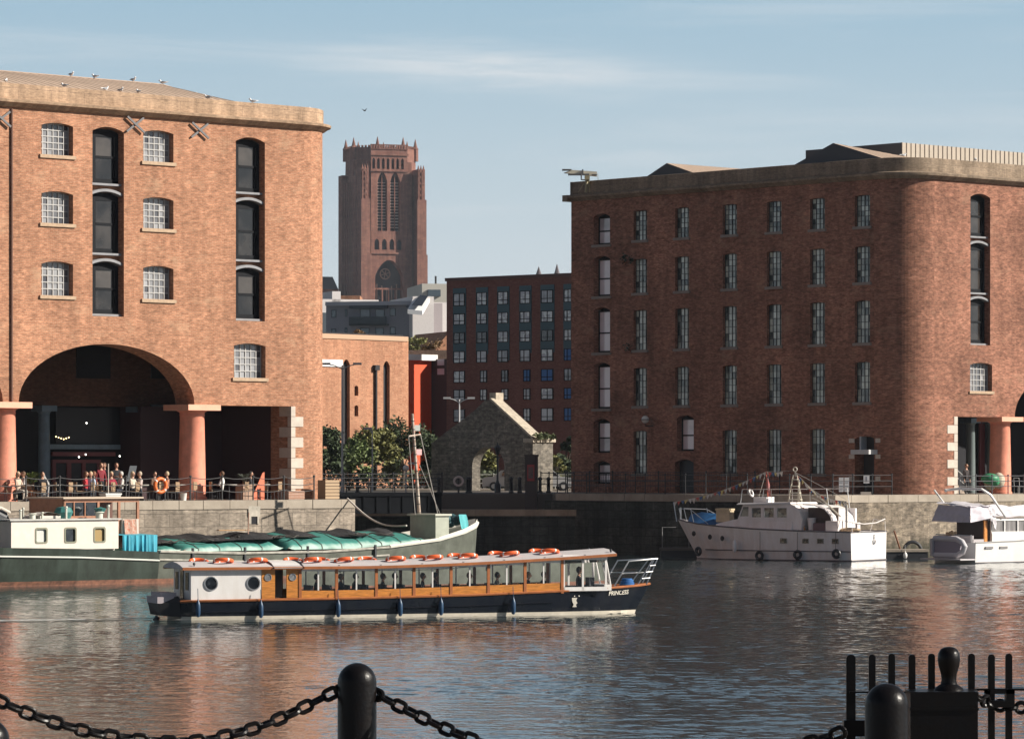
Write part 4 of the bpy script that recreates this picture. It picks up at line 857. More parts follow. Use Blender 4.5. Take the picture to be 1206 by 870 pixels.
# ================================================================ BOATS
def half(st, z, e=.7):
    x, ht, hw, zt = st[:4]; f = min(1, max(0, z/zt)) if zt else 0
    return hw+(ht-hw)*f**e
def xat(st, z):      # raked ends: optional 5th = x at the waterline
    x, zt = st[0], st[3]; xw = st[4] if len(st) > 4 else x
    return xw+(x-xw)*min(1, max(0, z/zt))
def band(mb, sts, c, z0, z1, n=4, off=0, stern=True, deck=False):
    """hull skin between heights z0 and z1 (functions of the station) on both sides"""
    fz = lambda z, s: z(s) if callable(z) else z
    rows = []
    for s in sts:
        a, b = fz(z0, s), fz(z1, s)
        near = [(xat(s, a+(b-a)*i/n), c-half(s, a+(b-a)*i/n)-off, a+(b-a)*i/n) for i in range(n+1)]
        far = [(x, 2*c-y, z) for x, y, z in near]
        rows.append((near, far))
    for i in range(len(rows)-1):
        for k in range(n):
            A, B = rows[i][0], rows[i+1][0]; mb.face([A[k], B[k], B[k+1], A[k+1]])
            A, B = rows[i][1], rows[i+1][1]; mb.face([A[k], A[k+1], B[k+1], B[k]])
    if stern:
        A, B = rows[0]
        for k in range(n): mb.face([A[k], A[k+1], B[k+1], B[k]])
    if deck:
        for i in range(len(rows)-1): mb.face([rows[i][0][-1], rows[i+1][0][-1], rows[i+1][1][-1], rows[i][1][-1]])
WATERLINE = -.25
def rail(mb, sts, c, r, dz=0, off=0, side=(-1, 1), frac=1, n=6):
    for sg in side: mb.tube([(xat(s, s[3]*frac+dz), c+sg*(half(s, s[3]*frac+dz)+off), s[3]*frac+dz) for s in sts], r, n)
def tyre(root, p, R_, r, rz=0):
    mb = MB(); mb.torus((0, 0, 0), R_, r, 20, 8, Matrix.Rotation(rz, 4, 'Z') @ Matrix.Rotation(R(90), 4, 'X')); o = mb.build('tyre_fender', BLACKP, root, True, p); return o
def fender(root, p, h, r, m):
    mb = MB(); mb.lathe([(.01, -h/2-.02), (r*.6, -h/2), (r, -h/2+.1), (r, h/2-.1), (r*.6, h/2), (.03, h/2+.04), (.02, h/2+.1)], (0, 0, 0), 12); mb.tube([(0, 0, h/2+.05), (0, .04, h/2+.45)], .012, 4); return mb.build('fender', m, root, True, p)
# ---------------------------------------------------------------- people
SKINM = mat('skin', (.50,.27,.18), .6); SKIN2 = mat('skin_dark', (.20,.10,.065), .6)
BODY = {}
def body_mesh(pose, arms):
    key = (pose, arms)
    if key in BODY: return BODY[key]
    J = {}; E = []
    def j(n, p, r, par=None):
        J[n] = (len(J), Vector(p), r)
        if par: E.append((J[par][0], J[n][0]))
    sit = pose == 'sit'; pz = .52 if sit else .93
    j('pel', (0, 0, pz), (.15, .115)); j('sp', (0, -.01, pz+.2), (.135, .10), 'pel'); j('ch', (0, -.01, pz+.40), (.165, .115), 'sp'); j('nk', (0, -.01, pz+.54), (.06, .06), 'ch'); j('hd', (0, -.02, pz+.64), (.055, .06), 'nk')
    AR = {'table': ((.24, -.12, pz+.18), (.13, -.36, pz+.22)), 'down': ((.25, .02, pz+.16), (.24, -.06, pz-.06)), 'up': ((.25, -.16, pz+.22), (.10, -.24, pz+.44)), 'carry': ((.24, -.05, pz+.17), (.14, -.33, pz+.20))}[arms]
    for sg, s in ((-1, 'l'), (1, 'r')):
        ar = AR if not (arms == 'up' and sg == 1) else ((.25, -.02, pz+.17), (.15, -.28, pz+.18))
        j('sh'+s, (sg*.17, 0, pz+.46), (.065, .065), 'ch'); j('el'+s, (sg*ar[0][0], ar[0][1], ar[0][2]), (.045, .045), 'sh'+s); j('wr'+s, (sg*ar[1][0], ar[1][1], ar[1][2]), (.03, .026), 'el'+s)
        d = (J['wr'+s][1]-J['el'+s][1]).normalized(); sd_ = Vector((0, 0, 1)).cross(d); sd_ = sd_.normalized() if sd_.length > .1 else Vector((0, 1, 0))
        w0 = J['wr'+s][1]; j('pa'+s, w0+d*.07, (.036, .02), 'wr'+s)
        for k, (o_, ln) in enumerate(((-.03, .075), (-.01, .09), (.01, .085), (.03, .065))): j('f%d' % k+s, w0+d*.10+sd_*o_, (.0095, .0095), 'pa'+s); j('g%d' % k+s, w0+d*(.10+ln)+sd_*o_*1.2+Vector((0, 0, -.02)), (.008, .008), 'f%d' % k+s)
        j('th'+s, w0+d*.05-sd_*.045*sg, (.011, .011), 'pa'+s)
        j('hp'+s, (sg*.09, -.01 if not sit else -.06, pz-.05), (.09, .085), 'pel')
        if sit: j('kn'+s, (sg*.12, -.44, .50), (.062, .062), 'hp'+s); j('an'+s, (sg*.12, -.40, .10), (.042, .042), 'kn'+s); j('to'+s, (sg*.13, -.57, .04), (.038, .03), 'an'+s)
        else: j('kn'+s, (sg*.10, -.03, .50), (.062, .062), 'hp'+s); j('an'+s, (sg*.11, .02, .10), (.042, .042), 'kn'+s); j('to'+s, (sg*.12, -.15, .04), (.038, .03), 'an'+s)
    me = bpy.data.meshes.new('sk'); me.from_pydata([tuple(v[1]) for v in J.values()], E, []); o = bpy.data.objects.new('sk', me); COL.objects.link(o)
    o.modifiers.new('s', 'SKIN'); sv = me.skin_vertices[0].data
    for n, (i, p, r) in J.items(): sv[i].radius = r; sv[i].use_root = (n == 'pel')
    sb = o.modifiers.new('u', 'SUBSURF'); sb.levels = 1; sb.render_levels = 1
    dg = bpy.context.evaluated_depsgraph_get(); em = bpy.data.meshes.new_from_object(o.evaluated_get(dg)); bpy.data.objects.remove(o)
    mb = MB(); mb.mesh([v.co for v in em.vertices], [tuple(p.vertices) for p in em.polygons])
    hz = pz+.73; hc = (0, -.03, hz)
    mb.ball(hc, .105, 14, 10, (.82, .95, 1.18)); mb.tube([(0, -.12, hz+.01), (0, -.15, hz-.025), (0, -.125, hz-.035)], [.012, .018, .012], 6)
    for sg in (-1, 1): mb.ball((sg*.088, -.02, hz-.005), .022, 6, 5, (.5, 1, 1.3))
    BODY[key] = (mb, J, pz, hc); return BODY[key]
def person(label, loc, rz, pose='sit', arms='table', top=(.3, .3, .3), legs=(.03, .035, .05), hair=(.03, .02, .015), skin=None, long=False, bald=False, sleeve='long', group='people on the quayside terrace', scale=1.0):
    mb, J, pz, hc = body_mesh(pose, arms)
    o = thing('person', label, 'person', loc, rz, group); o.scale = (scale,)*3
    me = mb.data('body', [skin or SKINM, mat('cloth_%.2f_%.2f_%.2f' % top, top, .85), mat('cloth_%.2f_%.2f_%.2f' % legs, legs, .85), BLACKP], True)
    seg = []
    for s in 'lr':
        seg += [('sh'+s, 'el'+s, 1), ('el'+s, 'wr'+s, 1 if sleeve == 'long' else 0), ('wr'+s, 'pa'+s, 0), ('pa'+s, 'g1'+s, 0), ('hp'+s, 'kn'+s, 2), ('kn'+s, 'an'+s, 2), ('an'+s, 'to'+s, 3)]
    seg += [('pel', 'sp', 1), ('sp', 'ch', 1), ('ch', 'nk', 1), ('nk', 'hd', 0)]
    S_ = [(J[a][1], J[b][1], m) for a, b, m in seg]
    for p in me.polygons:
        c = p.center
        if c.z > pz+.545: p.material_index = 0; continue
        best = None
        for a, b, m in S_:
            ab = b-a; t = max(0, min(1, (c-a).dot(ab)/ab.length_squared)); d = (c-(a+ab*t)).length
            if best is None or d < best[0]: best = (d, m)
        p.material_index = best[1]
        if best[1] == 1 and c.z < pz-.06 and arms != 'x' and abs(c.x) < .2: p.material_index = 2
    obj('body', me, o)
    e = MB()
    for sg in (-1, 1): e.ball((sg*.034, -.122, hc[2]+.012), .012, 6, 5)
    e.box(-.025, .025, -.128, -.118, hc[2]-.062, hc[2]-.054); e.build('face_features', BLACKP, o)
    if not bald:
        h = MB(); h.ball((0, -.008, hc[2]+.022), .116, 12, 9, (.86, .92, 1.06))
        if long: h.ball((0, .035, hc[2]-.07), .11, 10, 8, (.85, .6, 1.3))
        m_ = h.data('hair', mat('hair_%.2f_%.2f' % hair[:2], hair, .7), True)
        # keep the face clear
        import bmesh
        bm = bmesh.new(); bm.from_mesh(m_); bmesh.ops.delete(bm, geom=[f for f in bm.faces if f.calc_center_median().y < -.055 and f.calc_center_median().z < hc[2]+.06], context='FACES'); bm.to_mesh(m_); bm.free()
        obj('hair', m_, o)
    return o
def at(root_loc, ang, p): return Matrix.Translation(root_loc) @ Matrix.Rotation(ang, 4, 'Z') @ Vector(p)
# ---------------------------------------------------------------- TOUR BOAT
TP = Plane(-10.82, 131.5, 19.5, WZ); TL = (TP.x, TP.y, WZ)
TB = thing('tour_boat', 'long navy passenger boat with varnished wood sides and orange rings on its roof', 'tour boat', TL, TP.a)
NAVY = mat('navy_hull', (.005,.007,.014), .22, spec=.5, col2=(.012,.014,.018), nscale=2.5, stretch=(1, 1, .35)); CREAM = mat('cream_boot', (.62,.56,.46), .5, noise=.15, nscale=2); WOOD = mat('varnished_wood', (.60,.235,.05), .35, noise=.4, nscale=3, stretch=(1, 1, 8)); WOODR = mat('rail_wood', (.38,.13,.045), .45, noise=.25)
WHT = mat('boat_white', (.80,.78,.77), .4, col2=(.68,.64,.60), nscale=2.5, stretch=(1, 1, .3)); ROOFG = mat('boat_roof_grey', (.52,.48,.475), .7, noise=.12, nscale=1.5); STEEL = mat('stainless', (.55,.55,.55), .3, .9)
ORG = mat('ring_orange', (.80,.13,.03), .5, noise=.1); RWHT = mat('ring_tape', (.75,.72,.7), .5)
GL_CLR = mat('clear_glass', (.9, .93, .93), .02, trans=1.0, spec=.5)
c = 1.22
sts = [(-.35, 1.0, .9, .62, -.3), (0, 1.22, 1.1, .64), (2.5, 1.26, 1.2, .66), (6, 1.27, 1.22, .68), (10, 1.26, 1.2, .74), (13, 1.2, 1.08, .83), (14.6, 1.02, .84, .89), (15.8, .72, .5, .95), (16.6, .38, .2, .99, 16.1), (17.1, .03, .015, 1.03, 16.5)]
mb = MB(); band(mb, sts, c, .12, lambda s: s[3], 5, 0, True, True); hull = mb.build('hull', NAVY, TB, True)
mb = MB(); band(mb, sts, c, -.3, .12, 2, .004, True); mb.build('boot_stripe', CREAM, TB, True)
mb = MB(); rail(mb, sts, c, .045, .0, .0); mb.build('gunwale', WOODR, TB, True)
mb = MB(); rail(mb, sts[1:6], c, .035, -.38, -.0, (-1,)); mb.build('rubbing_strake', NAVY, TB, True)
# stern motor cover on the left end
mb = MB(); mb.loft([[(-.95, c-.75, .15), (-1.05, c-.7, .55), (-.95, c-.6, .7), (-.95, c+.6, .7), (-1.05, c+.7, .55), (-.95, c+.75, .15)], [(-.3, c-.95, .1), (-.3, c-.95, .6), (-.35, c-.75, .8), (-.35, c+.75, .8), (-.3, c+.95, .6), (-.3, c+.95, .1)]], True, True); mb.build('stern_locker', mat('locker_black', (.015,.014,.016), .6), TB)
mb = MB(); mb.box(-1.08, -.5, c-.74, c+.74, .56, .78); mb.box(-.95, -.4, c-.66, c+.66, .78, .92); mb.build('locker_lid', mat('lid_mauve', (.42,.37,.39), .6), TB); mb = MB(); mb.tube([(-.95, c-.3, .1), (-1.15, c-.3, -.2)], .09, 8); mb.build('rudder_post', BLACKP, TB)
# white stern cabin with portholes
zr = lambda x: 1.76+.34*max(0, (x-6)/9)**1.6 * 1.0
mb = MB(); x0, x1 = -.02, 2.44
wall(mb, [(x0, .66), (x1, .66), (x1, zr(0)), (x0, zr(0))], [[(px_+.22*math.cos(2*math.pi*i/20), 1.23+.22*math.sin(2*math.pi*i/20)) for i in range(20)] for px_ in (.68, 2.17)], Matrix.Translation((0, .06, 0)), .06)
mb.face([(x0, .06, .66), (x0, .06, 1.76), (x0, c, 1.93), (x0, 2*c-.06, 1.76), (x0, 2*c-.06, .66)][::-1] if False else [(x0, 2*c-.06, .66), (x0, .06, .66), (x0, .06, 1.76), (x0, c, 1.95), (x0, 2*c-.06, 1.76)])
mb.face([(x0, 2*c-.06, .66), (x0, 2*c-.06, 1.76), (x1, 2*c-.06, 1.76), (x1, 2*c-.06, .66)]); mb.face([(x1, .06, .66), (x1, 2*c-.06, .66), (x1, 2*c-.06, 1.76), (x1, c, 1.93), (x1, .06, 1.76)]); mb.build('stern_cabin', WHT, TB)
for px_ in (.68, 2.17):
    mb = MB(); mb.torus((px_, .05, 1.23), .225, .026, 24, 6, Matrix.Rotation(R(90), 4, 'X')); pt = mb.build('porthole', STEEL, TB, True); mb = MB(); mb.lathe([(.001, 0), (.225, 0)], n=20, M=Matrix.Translation((px_, .11, 1.23)) @ Matrix.Rotation(R(90), 4, 'X')); mb.build('pane', GL_DK, pt)
mb = MB(); mb.box(x0-.03, x0+.0, .35, .72, 1.0, 1.6); mb.box(x0-.03, x0, 1.72, 2.08, 1.0, 1.6); mb.box(x0-.03, x0, 1.0, 1.42, .7, 1.7); mb.build('stern_window', GL_DK, TB)
# wooden entrance with two round-window doors
mb = MB(); mb.box(2.46, 2.93, .05, .11, .68, 1.78); mb.box(3.34, 3.80, .05, .11, .72, 1.78); en = mb.build('entrance_panel', WOOD, TB)
for px_ in (2.68, 3.55): mb = MB(); mb.torus((px_, .045, 1.42), .115, .02, 20, 6, Matrix.Rotation(R(90), 4, 'X')); pt = mb.build('porthole', STEEL, TB, True); mb = MB(); mb.lathe([(.001, 0), (.115, 0)], n=18, M=Matrix.Translation((px_, .042, 1.42)) @ Matrix.Rotation(R(90), 4, 'X')); mb.build('pane', glass_mat('grey_round_pane', (.35,.35,.36), .1), pt)
mb = MB(); mb.box(2.93, 3.34, .6, .64, .72, 1.76); mb.box(3.05, 3.2, .55, .6, 1.3, 1.55); mb.build('inner_door', mat('door_shadow', (.10,.09,.09), .7), TB)
# side panels, posts, interior
xs_ = [3.82, 5.12, 6.55, 7.91, 9.26, 10.63, 11.98, 13.36]
def side_panel(y0, y1, nm='side_panel'):
    mb = MB()
    for i in range(len(xs_)-1):
        a, b = xs_[i]+.05, xs_[i+1]-.05
        za, zb2 = (half(sts[3], 1) and .70), .70
        zlo = lambda x: .66+.17*max(0, (x-6)/7)
        mb.mesh([(a, y0, zlo(a)), (b, y0, zlo(b)), (b, y1, zlo(b)), (a, y1, zlo(a)), (a, y0, zlo(a)+.30), (b, y0, zlo(b)+.29), (b, y1, zlo(b)+.29), (a, y1, zlo(a)+.30)], [(0,3,2,1),(4,5,6,7),(0,1,5,4),(1,2,6,5),(2,3,7,6),(3,0,4,7)])
    return mb.build(nm, WOOD, TB)
side_panel(.05, .10); side_panel(2*c-.10, 2*c-.05)
for x in xs_:
    for y in (.03, 2*c-.11): mb = MB(); mb.box(x-.05, x+.05, y, y+.08, .66+.1*max(0, (x-6)/7), zr(x)); mb.build('window_post', WOODR, TB)
for i in range(len(xs_)-1):
    a, b = xs_[i]+.05, xs_[i+1]-.05; m_ = (a+b)/2; z0 = .96+.16*max(0, (m_-6)/7)
    mb = MB(); mb.box(m_-.025, m_+.025, .05, .09, z0, zr(m_)-.02); mb.box(a, b, .045, .085, zr(m_)-.14, zr(m_)-.03); fr = mb.build('window_frame', WHT, TB)
    mb = MB(); mb.face([(a, .075, z0), (b, .075, z0), (b, .075, zr(m_)-.1), (a, .075, zr(m_)-.1)]); mb.build('pane', mat('thin_glass', (.95,.96,.96), .02, trans=1.0, spec=.3), fr)
    mb = MB(); mb.box(m_-.02, m_+.02, 2*c-.09, 2*c-.05, z0, zr(m_)-.02); mb.build('mullion', WHT, TB)
mb = MB(); mb.box(.1, 12.6, .2, 2*c-.2, .3, .34); mb.build('cabin_floor', mat('floor_dark', (.05,.035,.03), .8), TB)
mb = MB()
for i in range(14): x = 4.3+i*.66; mb.box(x, x+.08, .5, 2*c-.5, .6, 1.12); mb.box(x-.35, x+.05, .5, 2*c-.5, .58, .66)
mb.build('bench_seats', mat('seat_navy', (.02,.022,.035), .8), TB)
# roof
mb = MB(); secs = []
for i in range(29):
    x = -.35+i*(15.35+.35)/28; z = zr(x)+.02; secs.append([(x, -.06+.0, z-.05), (x, -.08, z), (x, .25, z+.075), (x, .7, z+.14), (x, c, z+.17), (x, 2*c-.7, z+.14), (x, 2*c-.25, z+.075), (x, 2*c+.08, z), (x, 2*c+.06, z-.05)])
mb.loft(secs, True, True); mb.build('roof', ROOFG, TB)
mb = MB(); 
for y in (-.1, 2*c+.04): mb.loft([[(s[0][0], y, s[1][2]-.09), (s[0][0], y, s[1][2]+.005), (s[0][0], y+.06, s[1][2]+.005), (s[0][0], y+.06, s[1][2]-.09)] for s in secs], True, True)
mb.build('roof_fascia', WOODR, TB)
# curved white cover over the entrance
mb = MB(); mb.loft([[(x, -.13, zr(x)-.02), (x, .25, zr(x)+.11), (x, .7, zr(x)+.18), (x, c, zr(x)+.21), (x, 2*c, zr(x)+.06)] for x in (2.85, 3.9)], False); cv = mb.build('hatch_cover', WHT, TB, True)
mb = MB()
for x in (2.84, 3.9): mb.tube([(x, -.14, zr(x)-.02), (x, .25, zr(x)+.12), (x, .7, zr(x)+.19), (x, c, zr(x)+.22)], .025, 5)
mb.build('cover_trim', BLACKP, cv)
# life rings on the roof
def ring_mesh(Rr=.30, rr=.062):
    a = MB(); a.torus((0, 0, 0), Rr, rr, 28, 8); b = MB()
    b.tube([Vector((Rr*math.cos(q), Rr*math.sin(q), 0)) for q in (-.09, 0, .09)], rr*1.07, 10)
    return a.data('ring', ORG, True), b.data('tape', RWHT, True)
RG, RT = ring_mesh()
rl = ['orange life ring on the boat roof, leftmost of the near row', 'orange life ring on the boat roof just left of the white hatch cover', 'orange life ring on the boat roof just right of the white hatch cover', 'orange life ring on the boat roof over the second passenger window', 'orange life ring on the boat roof, fifth in the near row', 'orange life ring on the boat roof, sixth in the near row', 'orange life ring on the boat roof, seventh in the near row', 'orange life ring on the boat roof, eighth in the near row', 'orange life ring on the boat roof nearest the bow']
for i, px in enumerate((263, 303, 367, 405, 466, 510, 551, 600, 647)):
    y = .62; x = TP.u(px, y); o = thing('life_ring', rl[i], 'life ring', at(TL, TP.a, (x, y, zr(x)+.215)), random.uniform(0, 3), 'life rings on the tour boat roof'); o.rotation_euler = (R(-12), R(random.uniform(-4, 4)), TP.a+random.uniform(-.2, .2)); obj('ring', RG, o); [obj('tape', RT, o, (0, 0, 0), q_*math.pi/2+.4) for q_ in range(4)]
for i, px in enumerate((234, 345, 377, 432, 494, 538, 586, 634)):
    y = 2.0; x = TP.u(px, y); o = thing('life_ring', 'orange life ring on the far side of the boat roof, ' + ['far left end', 'behind the hatch cover', 'second behind the hatch cover', 'fourth from the stern', 'fifth from the stern', 'sixth from the stern', 'seventh from the stern', 'nearest the bow'][i], 'life ring', at(TL, TP.a, (x, y, zr(x)+.16)), 0, 'life rings on the tour boat roof'); o.rotation_euler = (R(14), 0, TP.a); obj('ring', RG, o); [obj('tape', RT, o, (0, 0, 0), q_*math.pi/2+.4) for q_ in range(4)]
# wheelhouse at the bow end
mb = MB(); wy0, wy1 = .05, 2*c-.05
for x0, x1 in ((13.38, 13.46), (14.1, 14.17), (15.0, 15.08)):
    for y in (wy0+(.12 if x0 > 14.5 else 0), wy1-.06-(.12 if x0 > 14.5 else 0)): mb.box(x0, x1, y, y+.06, .86, zr(x0))
for y in (wy0, wy1-.06): mb.box(13.38, 15.05, y, y+.06, .84, .98); mb.box(13.38, 15.05, y, y+.06, zr(14)-.12, zr(14)+.06)
mb.box(15.0, 15.3, .3, 2*c-.3, .84, 1.05); mb.tube([(15.28, .35, 1.0), (15.05, .3, zr(15))], .035, 6); mb.tube([(15.28, 2*c-.35, 1.0), (15.05, 2*c-.3, zr(15))], .035, 6); mb.tube([(15.32, c, 1.0), (15.08, c, zr(15))], .03, 6)
wh = mb.build('wheelhouse', WHT, TB)
mb = MB(); mb.face([(13.46, .09, .98), (15.0, .12, .98), (15.0, .12, 1.85), (13.46, .09, 1.8)]); mb.face([(15.27, .35, 1.05), (15.31, c, 1.05), (15.09, c, 1.9), (15.06, .3, 1.9)]); mb.build('pane', mat('thin_glass', (.95,.96,.96), .02, trans=1.0, spec=.3), wh)
mb = MB(); mb.box(13.5, 14.9, 1.0, 2.1, .3, 1.0); mb.box(14.5, 14.7, .6, 1.2, .3, 1.3); mb.build('helm', mat('helm_dark', (.03,.03,.035), .6), TB)
# bow rail, blue coil, nav bits
mb = MB()
for y in (c-.55, c+.55):
    mb.tube([(15.55, y, .97), (16.1, y-.0, 1.85), (17.35, c+(y-c)*.25, 1.92)], .028, 6); mb.tube([(15.85, y, 1.42), (16.95, c+(y-c)*.4, 1.44)], .02, 6); mb.tube([(16.5, c+(y-c)*.7, 1.0), (17.15, c+(y-c)*.35, 1.9)], .022, 6); mb.tube([(16.9, c+(y-c)*.4, 1.02), (17.35, c+(y-c)*.25, 1.92)], .022, 6)
for t in (.25, .5, .75): mb.tube([(16.5+.65*t, c-.42+.13*t, 1.0+.9*t), (16.9+.45*t, c-.3+.1*t, 1.02+.9*t)], .018, 5)
mb.tube([(17.35, c-.15, 1.92), (17.35, c+.15, 1.92)], .028, 6)
mb.build('bow_rail', STEEL, TB, True)
mb = MB(); 
for k in range(5): mb.torus((16.2+.03*(k % 2), c-.1, 1.02+.045*k), .24-.02*k, .035, 16, 6)
tag(mb.build('mooring_rope', mat('rope_blue', (.02,.12,.35), .8), None, True, TL, TP.a), 'coil of blue rope on the bow of the passenger boat', 'rope')
FB = mat('fender_blue', (.015,.05,.11), .4)
for px, py in ((232, 717), (306, 718), (397, 717), (470, 716), (518, 715), (603, 714)): u, z = TP.uz(px, py); fender(TB, (u, -.14, max(.26, z)), .5, .085, FB)
for x, y in ((.1, .1), (15.2, .1), (15.2, 2.3)): mb = MB(); mb.ball((x, y, zr(x)+.14), .05, 8, 6); mb.tube([(x, y, zr(x)), (x, y, zr(x)+.12)], .02, 5); mb.build('deck_light', BLACKP, TB)
mb = MB()
for i in range(7): x = 5.2+i*1.5; mb.box(x-.03, x+.03, -.0, .05, zr(x)+.02, zr(x)+.06)
mb.build('roof_cleat', BLACKP, TB)
# writing on the bow and the pale painted emblem
def text(s, size, mt, parent, M, name, italic=0, ext=.004, width=None):
    cu_ = bpy.data.curves.new(name, 'FONT'); cu_.body = s; cu_.size = size; cu_.shear = italic; cu_.extrude = ext; cu_.align_x = 'CENTER'; cu_.offset = size*.01
    o = bpy.data.objects.new(name, cu_); COL.objects.link(o); dg = bpy.context.evaluated_depsgraph_get(); dg.update(); me = bpy.data.meshes.new_from_object(o.evaluated_get(dg)); bpy.data.objects.remove(o)
    me.transform(M); me.materials.clear(); me.materials.append(mt); me.name = name; return obj(name, me, parent)
def on_hull(x, z): 
    for a, b in zip(sts, sts[1:]):
        if a[0] <= x <= b[0]: t = (x-a[0])/(b[0]-a[0]); return c-(half(a, z)*(1-t)+half(b, z)*t)
    return c
xa, xb = 15.15, 16.1; ya, yb = on_hull(xa, .76), on_hull(xb, .76); ang = math.atan2(yb-ya, xb-xa)
text('PRINCESS', .22, mat('letter_cream', (.6,.56,.48), .6), hull, Matrix.Translation(((xa+xb)/2, (ya+yb)/2-.05, .68)) @ Matrix.Rotation(ang, 4, 'Z') @ Matrix.Rotation(R(-3), 4, 'Y') @ Matrix.Rotation(R(84), 4, 'X') @ Matrix.Scale(.95, 4), 'name_lettering', .3)
ye = on_hull(13.85, .5)
mb = MB(); M = Matrix.Translation((13.85, ye-.02, 0))
for dx in (-.17, 0, .17): mb.ball((dx, 0, .66), .028, 6, 5, (1, .4, 1), M)
mb.prism([(-.10, .60), (.10, .60), (.06, .5), (.11, .42), (.05, .36), (.08, .28), (-.08, .28), (-.03, .36), (-.08, .46)], -.012, .004, M); mb.build('emblem', mat('letter_cream', (.6,.56,.48), .6), hull)
# passengers
plist = [(4.55, .85, (.03,.03,.035), (.02,.015,.01)), (5.45, 1.0, (.05,.05,.07), (.25,.2,.15)), (6.1, 1.6, (.02,.02,.025), (.015,.012,.01)), (6.95, .9, (.06,.05,.05), (.03,.02,.015)), (7.5, 1.5, (.03,.03,.04), (.02,.015,.01)), (8.4, .9, (.02,.02,.03), (.05,.03,.02)), (9.0, 1.6, (.12,.03,.03), (.02,.015,.01)), (10.1, .9, (.03,.04,.06), (.3,.25,.2)), (11.2, 1.2, (.35,.33,.3), (.04,.03,.02)), (12.3, .95, (.04,.04,.05), (.25,.18,.1)), (13.0, 1.5, (.02,.02,.03), (.02,.015,.01))]
pl_lab = ['first', 'second', 'third', 'fourth', 'fifth', 'sixth', 'seventh', 'eighth', 'ninth', 'tenth', 'last']
for i, (x, y, tc_, hc_) in enumerate(plist): person('seated passenger inside the tour boat, %s from the stern' % pl_lab[i], at(TL, TP.a, (x, y, .24)), TP.a+R(90)+random.uniform(-.5, .3), 'sit', 'down', tc_, (.03, .03, .05), hc_, group='passengers in the tour boat', scale=.92)
person('skipper standing in the wheelhouse of the tour boat', at(TL, TP.a, (14.2, 1.0, -.12)), TP.a+R(90), 'stand', 'table', (.02,.02,.03), group='passengers in the tour boat')
# wake and small foam behind and beside the hull: part of the water
mb = MB(); rr = random.Random(4)
for k in range(700):
    t = rr.random()**1.2*18; x = -1.0-t; y = c+rr.gauss(0, .12+.05*t)-.2*t*0; s = rr.uniform(.04, .16); mb.face([(x-s*2, y, .035), (x, y-s*.6, .035), (x+s*2, y+.02, .035), (x, y+s*.6, .035)])
for k in range(200):
    x = rr.uniform(-.5, 16); y = -.05-abs(rr.gauss(0, .12)) + (max(0, x-14)*.45); s = rr.uniform(.03, .1); mb.face([(x-s*2, y, .035), (x, y-s*.5, .035), (x+s*2, y, .035), (x, y+s*.5, .035)])
fo = mb.build('wake_foam', mat('foam', (.75,.76,.75), .6), None, False, TL, TP.a); tag(fo, kind='stuff', label='thin line of pale foam trailing behind the passenger boat', cat='foam')
# ---------------------------------------------------------------- BARGE
BP = Plane(-20.44, 169.3, 42.6, WZ); BL = (BP.x, BP.y, WZ)
BG = thing('barge', 'old green and cream cargo barge moored under the left quay', 'barge', BL, BP.a)
GREEN = mat('barge_green', (.045,.062,.05), .55, noise=.4, nscale=1.6, col2=(.018,.024,.018), spec=.3, stretch=(1, 1, .4)); RUST = mat('rusty_waterline', (.30,.13,.08), .85, noise=.5, nscale=4, col2=(.10,.05,.035)); BGREY = mat('barge_grey_green', (.13,.14,.115), .65, noise=.35, nscale=1.5, col2=(.07,.075,.06), spec=.3)
BCREAM = mat('barge_cream', (.66,.59,.52), .5, noise=.08); c2 = 2.5
bs = [(-6.6, .35, .1, 2.2, -5.6), (-5.8, 1.1, .5, 2.05, -5.3), (-4.2, 1.9, 1.5, 1.85), (-2, 2.4, 1.8, 1.70), (2, 2.5, 2.15, 1.60), (6.4, 2.5, 2.3, 1.40), (11, 2.5, 2.35, 1.25), (16, 2.5, 2.45, 1.25), (20, 2.42, 2.3, 1.40), (23.4, 2.1, 1.8, 1.68), (25.6, 1.45, 1.0, 2.0), (27.0, .7, .4, 2.25), (27.7, .06, .05, 2.42, 27.5)]
mb = MB(); band(mb, bs[:6], c2, .2, lambda s: s[3], 4, 0, False, True); hb_ = mb.build('hull', GREEN, BG, True)
mb = MB(); band(mb, bs[5:], c2, .2, lambda s: s[3], 4, 0, False, True); mb.build('bow_hull', BGREY, BG, True)
mb = MB(); band(mb, bs, c2, -.3, .2, 3, .0, False); mb.build('waterline', RUST, BG, True)
mb = MB(); band(mb, bs[9:], c2, lambda s: s[3]-.02, lambda s: s[3]+.16+.10*(s[0]-23)/5, 1, .01, False); 
mb.tube([(xat(s, s[3]), c2-half(s, s[3])-.02, s[3]+.05) for s in bs[8:]], .09, 6); mb.build('bulwark', mat('bulwark_white', (.66,.63,.56), .5, noise=.15), BG, True)
mb = MB(); rail(mb, bs[2:6], c2, .04, -.38, .03, (-1,)); mb.build('rubbing_strake', mat('strake_white', (.65,.65,.6), .5), BG, True)
mb = MB(); rail(mb, bs[5:9], c2, .06, .02, .02, (-1,)); rail(mb, bs[5:9], c2, .05, -.35, .02, (-1,)); mb.build('side_rail', mat('rail_pale', (.40,.38,.33), .7, noise=.4), BG, True)
for x in (8.2, 11.2, 14.9, 19): mb = MB(); mb.box(x, x+.1, -.06, .02, .85, 1.55); mb.build('side_post', BLACKP, BG)
